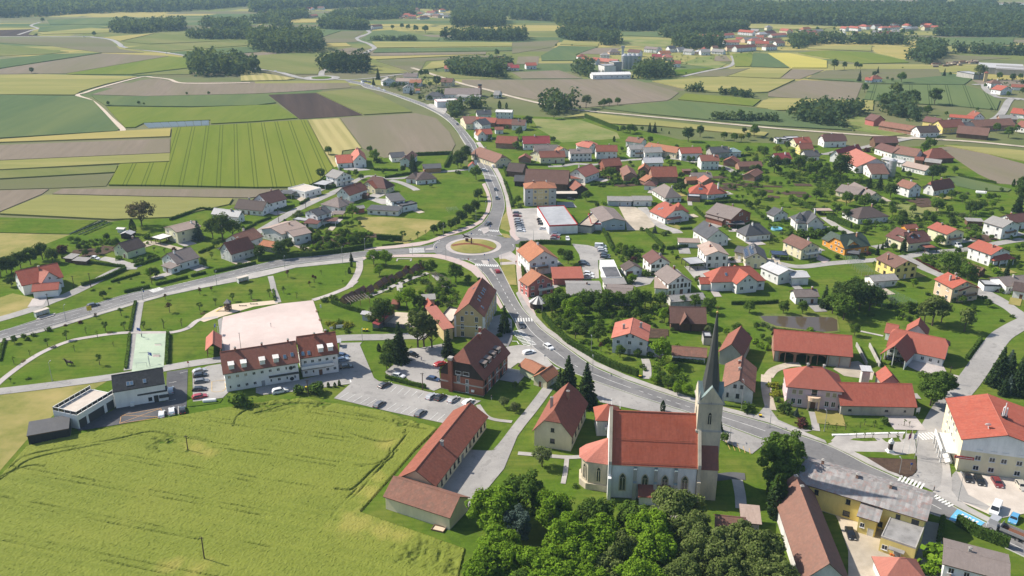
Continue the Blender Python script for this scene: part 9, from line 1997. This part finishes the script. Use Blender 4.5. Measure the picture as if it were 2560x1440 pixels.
for i,(x,y,w,d,h)in enumerate(((1575,590,2.2,1.6,.6),(1560,700,2.2,1.5,.9),(1440,680,4.0,2.4,.35))):
 e=empty('skate_ramp',gt(9,x,y));tag(e,['small pink skate box near the top hedge','pink skate ramp with a steep edge','low wide skate table with grind rail'][i],'skate ramp');m=MB();m.poly([(-w/2,-d/2,0),(w/2,-d/2,0),(w/2,d/2,h),(-w/2,d/2,h)]);m.poly([(w/2,-d/2,0),(w/2,d/2,0),(w/2,d/2,h)]);m.poly([(-w/2,d/2,0),(-w/2,-d/2,0),(-w/2,d/2,h)]);m.poly([(w/2,d/2,0),(-w/2,d/2,0),(-w/2,d/2,h),(w/2,d/2,h)]);m.build('ramp',M('court_pink'),e);m=MB();m.tube([(-w/2,d/2,h+.3),(w/2,d/2,h+.3)],.04,5);m.build('rail',M(MD),e)
e=empty('goal_frame',gt(9,1420,805),.1);tag(e,'grey ball goal frame on the green court behind the modern building','goal');m=MB();m.tube([(-1.6,0,0),(-1.6,0,2),(1.6,0,2),(1.6,0,0)],.06,6);m.build('frame',M(MG),e);m=MB()
for k in range(9):m.tube([(-1.6+.4*k,.02,2),(-1.6+.4*k,1.0,.05)],.012,3)
m.build('net',M('net_green'),e)
def board(t,x,y,w,h,zb,face,mat,lb,posts=2):
 e=empty('sign_board',gt(t,x,y),face);tag(e,lb,'sign');m=MB();m.box(-w/2,w/2,-.05,.05,zb,zb+h,bottom=True);m.build('panel',M(mat),e)
 for k in range(posts):m=MB();xx=(-w/2+.15+(w-.3)*k/max(posts-1,1))if posts>1 else 0;m.box(xx-.05,xx+.05,.052,.15,0,zb+h*.9);m.build('post',M(MG),e)
board(9,905,282,1.6,1.7,2.2,.3,'yellow_paint','yellow direction board on a post beside the west road',1);board(10,840,420,2.4,1.1,.8,.1,'flag_white','pale information board before the shrub bed');board(10,755,430,1.1,.8,.7,.1,'flag_white','small pale board beside the information board');board(12,1492,1272,1.2,1.4,1.0,.2,'flag_white','white notice board at the barn corner',2);board(10,648,205,.5,1.4,.1,.1,'white','white upright marker stone on the park lawn',1)
def rsign(t,x,y,lb,face=0.0,mat='flag_blue',H=2.5):
 e=empty('road_sign',gt(t,x,y),face);tag(e,lb,'road sign',None);m=MB();m.tube([(0,0,0),(0,0,H)],.04,6);m.build('post',M(MG),e);m=MB();m.lathe([(0,-.02),(.32,-.02),(.32,.02),(0,.02)],16);o=m.build('disc',M(mat),e,(0,-.06,H-.1));o.rotation_euler=(math.pi/2,0,0)
for t,x,y,mt,lb in((6,1805,1085,'flag_blue','road sign on the western splitter island'),(6,2155,945,'flag_blue','blue sign at the top of the roundabout'),(6,2285,1160,'flag_blue','blue sign at the bottom of the roundabout'),(6,2325,1215,'flag_blue','road sign on the southern splitter island'),(6,2345,870,'flag_blue','road sign on the northern splitter island'),(6,2125,1205,'red_paint','give-way sign at the southern exit'),(11,328,745,'flag_white','small sign beside the roadside shop'),(16,1420,400,'flag_blue','blue round sign at the dark flower bed'),(9,1445,90,'flag_blue','crossing sign beside the western zebra'),(9,1890,810,'red_paint','small sign at the black asphalt yard')):rsign(t,x,y,lb,0,mt)
for i,(x,mt,lb)in enumerate(((1337,'flag_green','white flagpole with a yellow-green flag'),(1397,'flag_red','white flagpole with a red and blue flag'),(1450,'flag_blue','white flagpole with a blue and white flag'))):
 H=7.5;e=empty('flagpole',gt(16,x,238));tag(e,lb,'flagpole');m=MB();m.tube([(0,0,0),(0,0,H)],[.06,.04],6);m.build('pole',M('white'),e);m=MB();m.lathe([(.3,0),(.3,.25),(0,.25)],10);m.build('foot',M('concrete'),e)
 m=MB();P=[(-.05-.12*k-.05*math.sin(k*1.3),.05*math.sin(k*2.0),0)for k in range(6)]
 for k in range(5):a_,b2=P[k],P[k+1];m.poly([(a_[0],a_[1],H-2.3-.1*k),(b2[0],b2[1],H-2.4-.1*k),(b2[0],b2[1],H-.3-.25*k),(a_[0],a_[1],H-.2-.25*k)],k%2 if i else 0)
 m.build('flag',[M(mt),M('flag_blue' if i==1 else 'flag_white')],e)
e=empty('monument',gt(16,1215,212));tag(e,'white stone monument with a dark panel on the civic square','monument')
m=MB();m.box(-.9,.9,-.9,.9,.1,.6);m.box(-.6,.6,-.6,.6,.6,1.2);m.build('base',M('white'),e);pb(e,'dark_panel','w_darkwood',-.45,.45,-.4,.4,1.2,3.0);m=MB();m.box(-.55,.55,-.5,.5,3.0,3.7);m.lathe([(.4,3.7),(.3,4.2),(0,4.6)],10);m.build('cap',M('white'),e)
m=MB();c_=smooth([gt(16,640,45),gt(16,800,42),gt(16,1100,30),gt(16,1380,25)]);e=empty('curved_bench',c_[0]);tag(e,'long low grey and white curved bench wall along the square','bench')
L_,R__=offset(c_,.35),offset(c_,-.35)
for i in range(len(c_)-1):m.prism(ccw([V2(p-c_[0])for p in(R__[i],R__[i+1],L_[i+1],L_[i])]),.12,.62,0)
m.build('seat',M(WW),e)
rb_=random.Random(8);q=[V2(gt(16,*p))for p in[(990,274),(1478,296),(1485,400),(1440,448),(1390,462),(1200,398)]];xs_=[p[0]for p in q];ys_=[p[1]for p in q];Q_=[]
rgq=np.random.default_rng(3);C_=[]
y=min(ys_)
while y<max(ys_):
 x=min(xs_)+rb_.uniform(0,.4)
 while x<max(xs_):
  if pip(x,y,q):C_.append((x,y,.38))
  x+=.85
 y+=.8
o=bpy.data.objects.new('bedding_plants',quads_mesh('bedding_plants',leaf_arrays(C_,np.full(len(C_),.22),9,.2,rgq),'leaf_dark'));link(o);tag(o,'rows of small dark bedding plants in the square flower bed','plants',None,'stuff')
def bin_(t,x,y,lb,lid='yellow_paint',grp=None):
 e=empty('waste_bin',gt(t,x,y));tag(e,lb,'bin',grp);pb(e,'body',MD,-.35,.35,-.35,.35,.08,1.0);m=MB();m.box(-.39,.39,-.4,.38,1.0,1.09);m.build('lid',M(lid),e)
for t,x,y,lb in((10,1080,440,'yellow-lidded bin beside the lane hedge'),(10,1112,440,'second yellow-lidded bin beside the lane hedge'),(10,505,1020,'yellow-lidded bin on the verge before the flats'),(10,535,1020,'second yellow-lidded bin on the verge before the flats'),(11,2482,1300,'yellow-lidded bin on the pavement by the old farmhouse'),(11,1280,905,'waste bin at the end of the road-bend hedge')):bin_(t,x,y,lb)
e=empty('gas_tank',gt(9,2100,1150),.15);tag(e,'white cylindrical gas tank behind the red parked car','tank');m=MB()
m.tube([(-1.9,0,.8),(-1.75,0,.8),(1.75,0,.8),(1.9,0,.8)],[.3,.55,.55,.3],12);m.build('vessel',M('white'),e,smooth=False)
for s in(-1.2,1.2):pb(e,'foot','concrete',s-.1,s+.1,-.4,.4,0,.4)
for x,y,mt,lb in((318,690,'plastic_green','green parasol at the supermarket entrance'),(300,722,'sand','beige parasol at the supermarket entrance')):
 e=empty('parasol',gt(7,x,y));tag(e,lb,'parasol');m=MB();m.tube([(0,0,0),(0,0,2.6)],.04,6);m.build('pole',M('white'),e);m=MB();m.lathe([(1.7,2.1),(.9,2.5),(0,2.75)],8);m.build('canopy',M(mt),e)
e=empty('swimming_pool',gt(8,85,862));tag(e,'round blue garden swimming pool','pool');m=MB();m.lathe([(2.6,0),(2.6,1.1),(2.45,1.1),(2.45,.95)],24);m.build('rim',M('pool_wall'),e);m=MB();m.lathe([(2.45,.95),(0,.951)],24);m.build('pool_water',M('pool_blue'),e)
e=empty('polytunnel',gt(8,2130,495),-.35);tag(e,'white polytunnel on the eastern lawn','polytunnel');m=MB();n_=10;P=[(math.cos(math.pi*k/n_)*1.3,math.sin(math.pi*k/n_)*1.5)for k in range(n_+1)]
for k in range(n_):m.poly([(-2.6,P[k][0],P[k][1]),(-2.6,P[k+1][0],P[k+1][1]),(2.6,P[k+1][0],P[k+1][1]),(2.6,P[k][0],P[k][1])])
m.poly([(-2.6,a_,b2)for a_,b2 in P]);m.poly([(2.6,a_,b2)for a_,b2 in reversed(P)]);m.build('cover',M('white'),e)
pb(e,'door','door_white',2.602,2.64,-.5,.5,0,1.2)
def cage(t,A,B,D,h,lb):
 p,q=gt(t,*A),gt(t,*B);L=(q-p).length;e=empty('net_cage',p,math.atan2(q.y-p.y,q.x-p.x));tag(e,lb,'net cage')
 nx=max(2,int(L/2.5));ny=max(2,int(D/2.5))
 for i in range(nx+1):
  for j in range(ny+1):
   if i in(0,nx)or j in(0,ny):m=MB();m.tube([(L*i/nx,D*j/ny,0),(L*i/nx,D*j/ny,h)],.05,5);m.build('post',M(MG),e)
 m=MB()
 for i in range(nx*3+1):m.tube([(L*i/nx/3,0,h),(L*i/nx/3,D,h)],.025,3,cap=False);m.tube([(L*i/nx/3,0,0),(L*i/nx/3,0,h)],.02,3,cap=False)
 for j in range(ny*3+1):m.tube([(0,D*j/ny/3,h),(L,D*j/ny/3,h)],.025,3,cap=False)
 m.build('net',M('net_green'),e)
cage(8,(930,1330),(1060,1330),20,2.2,'green net cage over the vegetable garden above the white garage');cage(12,(1130,220),(1340,190),12,2.2,'green net cage beside the great dark trees');cage(12,(1370,200),(1480,180),12,2.0,'smaller green net cage with a glass lantern')
cage(6,(1930,700),(2030,690),5,2.0,'dark green trampoline-like net frame on the meadow')
for k in range(4):
 c_=[gt(5,700+60*k,905+6*k),gt(5,1040+30*k,765+12*k)];hedge(5,[(700+45*k,905+5*k),(1040+28*k,768+10*k)],.6,.8,'leaf_mid' if k%2 else 'leaf_blue',['outer vegetable row on the western meadow','second vegetable row on the western meadow','third vegetable row on the western meadow','inner vegetable row on the western meadow'][k])
m=MB();rr=random.Random(2)
for k in range(10):
 a_,b2=gt(1,1440+5*k,1240+4.5*k),gt(1,2095,1212+4.5*k);d_=(b2-a_).normalized();nn=Vector((-d_.y,d_.x,0))*.55;
 for s in range(8):
  p_,q_=a_.lerp(b2,s/8),a_.lerp(b2,(s+.93)/8)
  m.poly([(p_-nn)[:2]+(.1,),(q_-nn)[:2]+(.1,),(q_[0],q_[1],.75),(p_[0],p_[1],.75)]);m.poly([(p_[0],p_[1],.75),(q_[0],q_[1],.75),(q_+nn)[:2]+(.1,),(p_+nn)[:2]+(.1,)])
o=m.build('fleece_rows',M('foil'));tag(o,'long rows of pale fleece tunnels between the green fields','crop cover',None,'stuff')
for i,(x,y)in enumerate(((420,745),(500,705),(585,668),(660,628),(765,612),(885,550),(955,500),(1055,465),(1165,420),(1255,372),(1365,356),(1405,312),(1490,280))):
 px,py=780+x/5.54,620+y/5.54
 hs('small dark booth with maroon A-shaped roof in the garden row',(0,(px-7.5,py-5),(px+7.5,py-2.5),3.2,1.7,1.5,'gy',ROT_,'w_lightwood',dict(win='',chim=[],over=.15)),name='garden_booth',cat='booth',group='garden booths')
e=empty('pergola',g(895,760),.55);tag(e,'timber pergola with pale beams beside the bright hedge','pergola')
for i in range(8):pb(e,'beam','wood_grey',-4+i*1.1,-3.88+i*1.1,-3,3,2.4,2.55,bottom=True)
for sx in(-3.8,0,3.6):
 for sy in(-2.6,2.6):pb(e,'post','wood',sx-.08,sx+.08,sy-.08,sy+.08,0,2.4)
e=empty('pergola',g(1102,706),-.9);tag(e,'long bare pergola over the pale garden path','pergola')
for i in range(12):pb(e,'beam','wood_grey',-6+i*1.0,-5.9+i*1.0,-1.6,1.6,2.4,2.52,bottom=True)
for sx in(-5.8,-2,2,5):
 for sy in(-1.4,1.4):pb(e,'post','wood',sx-.07,sx+.07,sy-.07,sy+.07,0,2.4)
for pts,w in(([(915,745),(945,735),(990,715),(1040,695),(1070,685)],2.2),([(998,712),(1000,725),(1002,732)],2.4),([(1085,690),(1100,705),(1118,725)],2.2)):ribbon('path',0,pts,w,'concrete',.05)
hs('grey metal cabin with rounded roof beside the dark conifers',(10,(1040,262),(1148,275),3.5,2.8,.6,'gx','r_lightgrey','w_bluegrey',NW),name='metal_cabin',cat='cabin')
hs('low red-roofed shelter with grey fence beside the fenced yard',(10,(1225,372),(1390,225),2.4,2.4,.5,'s','r_crimson','w_darkgrey',dict(win='',chim=[],over=.1)),name='shelter',cat='shelter')
hs('open timber shelter with orange-red gable roof behind the big green tree',(10,(1705,215),(1815,200),6,2.8,2.0,'gy','r_red','w_wood',dict(open='fl',chim=[])),name='timber_shelter',cat='shelter')
hs('small dark-red shed roof behind the big green tree',(10,(1345,160),(1420,165),5,2.6,.9,'gx',RB,'w_wood',NW),**SHED)
hs('low grey roofed store behind the garden shelter',(10,(1660,120),(1800,112),5,2.8,.3,'s','r_grey',WC,NW),name='store',cat='store')
e=empty('yard_fence',gt(10,1215,385));tag(e,'dark plank fence around the gravel yard','fence');a_,b2=gt(10,1215,385),gt(10,1570,420)
for i in range(14):p_,q_=a_.lerp(b2,i/14)-a_,a_.lerp(b2,(i+.94)/14)-a_;m=MB();m.obox(((p_+q_)/2)[:2],(q_-p_)[:2],(q_-p_).length/2,.04,.05,1.8);m.build('panel',M('w_darkgrey'),e)
e=empty('culvert',g(1011,650));tag(e,'dark concrete culvert opening under the road','culvert');m=MB();m.box(-3.2,3.2,-.1,.6,.0,.5);m.box(-3.2,-2.6,-2.6,-.1,0,.45);m.box(2.6,3.2,-2.6,-.1,0,.45);m.build('wing_wall',M(WC),e);pb(e,'channel','w_black',-2.55,2.55,-2.4,-.12,.02,.06)
e=empty('silage_clamp',gt(12,1000,720));tag(e,'weathered concrete silage clamp walls beside the open barn','clamp')
for A,B in(((880,590),(985,790)),((1010,595),(1115,800))):
 p_,q_=gt(12,*A)-e.location,gt(12,*B)-e.location;m=MB();m.obox(((p_+q_)/2)[:2],(q_-p_)[:2],(q_-p_).length/2,.18,0,1.7);m.build('wall',M(WC),e)
m=MB();m.poly([tuple((gt(12,*p)-e.location)[:2])+(.09,)for p in[(985,790),(1115,800),(1010,600),(890,600)]]);m.build('floor',M('concrete'),e)
e=empty('planter_box',gt(14,1828,985),-.35);tag(e,'wooden trough filled with pale rubble on the grass','planter')
for(x0,x1,y0,y1)in((-1.5,1.5,-.9,-.8),(-1.5,1.5,.8,.9),(-1.5,-1.4,-.8,.8),(1.4,1.5,-.8,.8)):pb(e,'plank','wood',x0,x1,y0,y1,0,.7)
pb(e,'fill','sand',-1.38,1.38,-.78,.78,.05,.5)
for i,(x,y,mt,lb)in enumerate(((1228,1245,'orange_paint','orange-red barrel beside the farmhouse canopy'),(1252,1252,'orange_paint','second orange-red barrel beside the farmhouse canopy'),(1300,1295,'yellow_paint','yellow canister in the farmyard'),(1330,1305,'yellow_paint','second yellow canister in the farmyard'),(1355,1292,'yellow_paint','third yellow canister in the farmyard'))):
 e=empty('barrel',gt(16,x,y));tag(e,lb,'barrel');m=MB();m.lathe([(.3,0),(.34,.1),(.34,.85),(.3,.95),(0,.95)],12);m.build('drum',M(mt),e);m=MB();m.lathe([(.08,.95),(.08,1.02),(0,1.02)],8);m.build('cap',M(MD),e)
e=empty('factory_chimney',gt(2,2240,960));tag(e,'round brick tower with dark top beside the railway sheds','tower');m=MB();m.lathe([(1.8,0),(1.6,9),(1.6,9.4)],14);m.build('shaft',M(OBK),e);m=MB();m.lathe([(1.9,9.4),(1.9,10.6),(0,10.8)],14);m.build('tank',M(MD),e)
rs_=random.Random(12)
for k in range(22):
 x,y=rs_.uniform(1650,2080),0;y=665-(x-1650)*.09+rs_.uniform(-14,14);e=empty('timber_stack',gt(4,x,y),rs_.uniform(-.3,.3));tag(e,'stack of sawn timber in the sawmill yard','timber stack','timber stacks in the sawmill yard')
 for j in range(3):m=MB();m.box(-3,3,-1.2,1.2,j*.8+.1,j*.8+.8);m.build('bundle',M(rs_.choice(['sand','wood','wood_grey','rust'])),e)
# ------ haze: the air over the plain
hz=MB();hz.box(-30000,30000,-4000,36000,-1.0,124.0,bottom=True)
hm2=bpy.data.materials.new('haze');hm2.use_nodes=True;nt=hm2.node_tree
for n_ in list(nt.nodes):
 if n_.type=='BSDF_PRINCIPLED':nt.nodes.remove(n_)
pv=nt.nodes.new('ShaderNodeVolumePrincipled');pv.inputs['Color'].default_value=(.5,.73,1.0,1);pv.inputs['Density'].default_value=.000095;pv.inputs['Anisotropy'].default_value=.1
nt.links.new(pv.outputs[0],[n_ for n_ in nt.nodes if n_.type=='OUTPUT_MATERIAL'][0].inputs['Volume'])
ho=hz.build('haze',hm2);tag(ho,kind='stuff');ho['label']='pale summer haze over the plain';ho['category']='haze'
SC.cycles.volume_max_steps=64;SC.cycles.volume_bounces=1
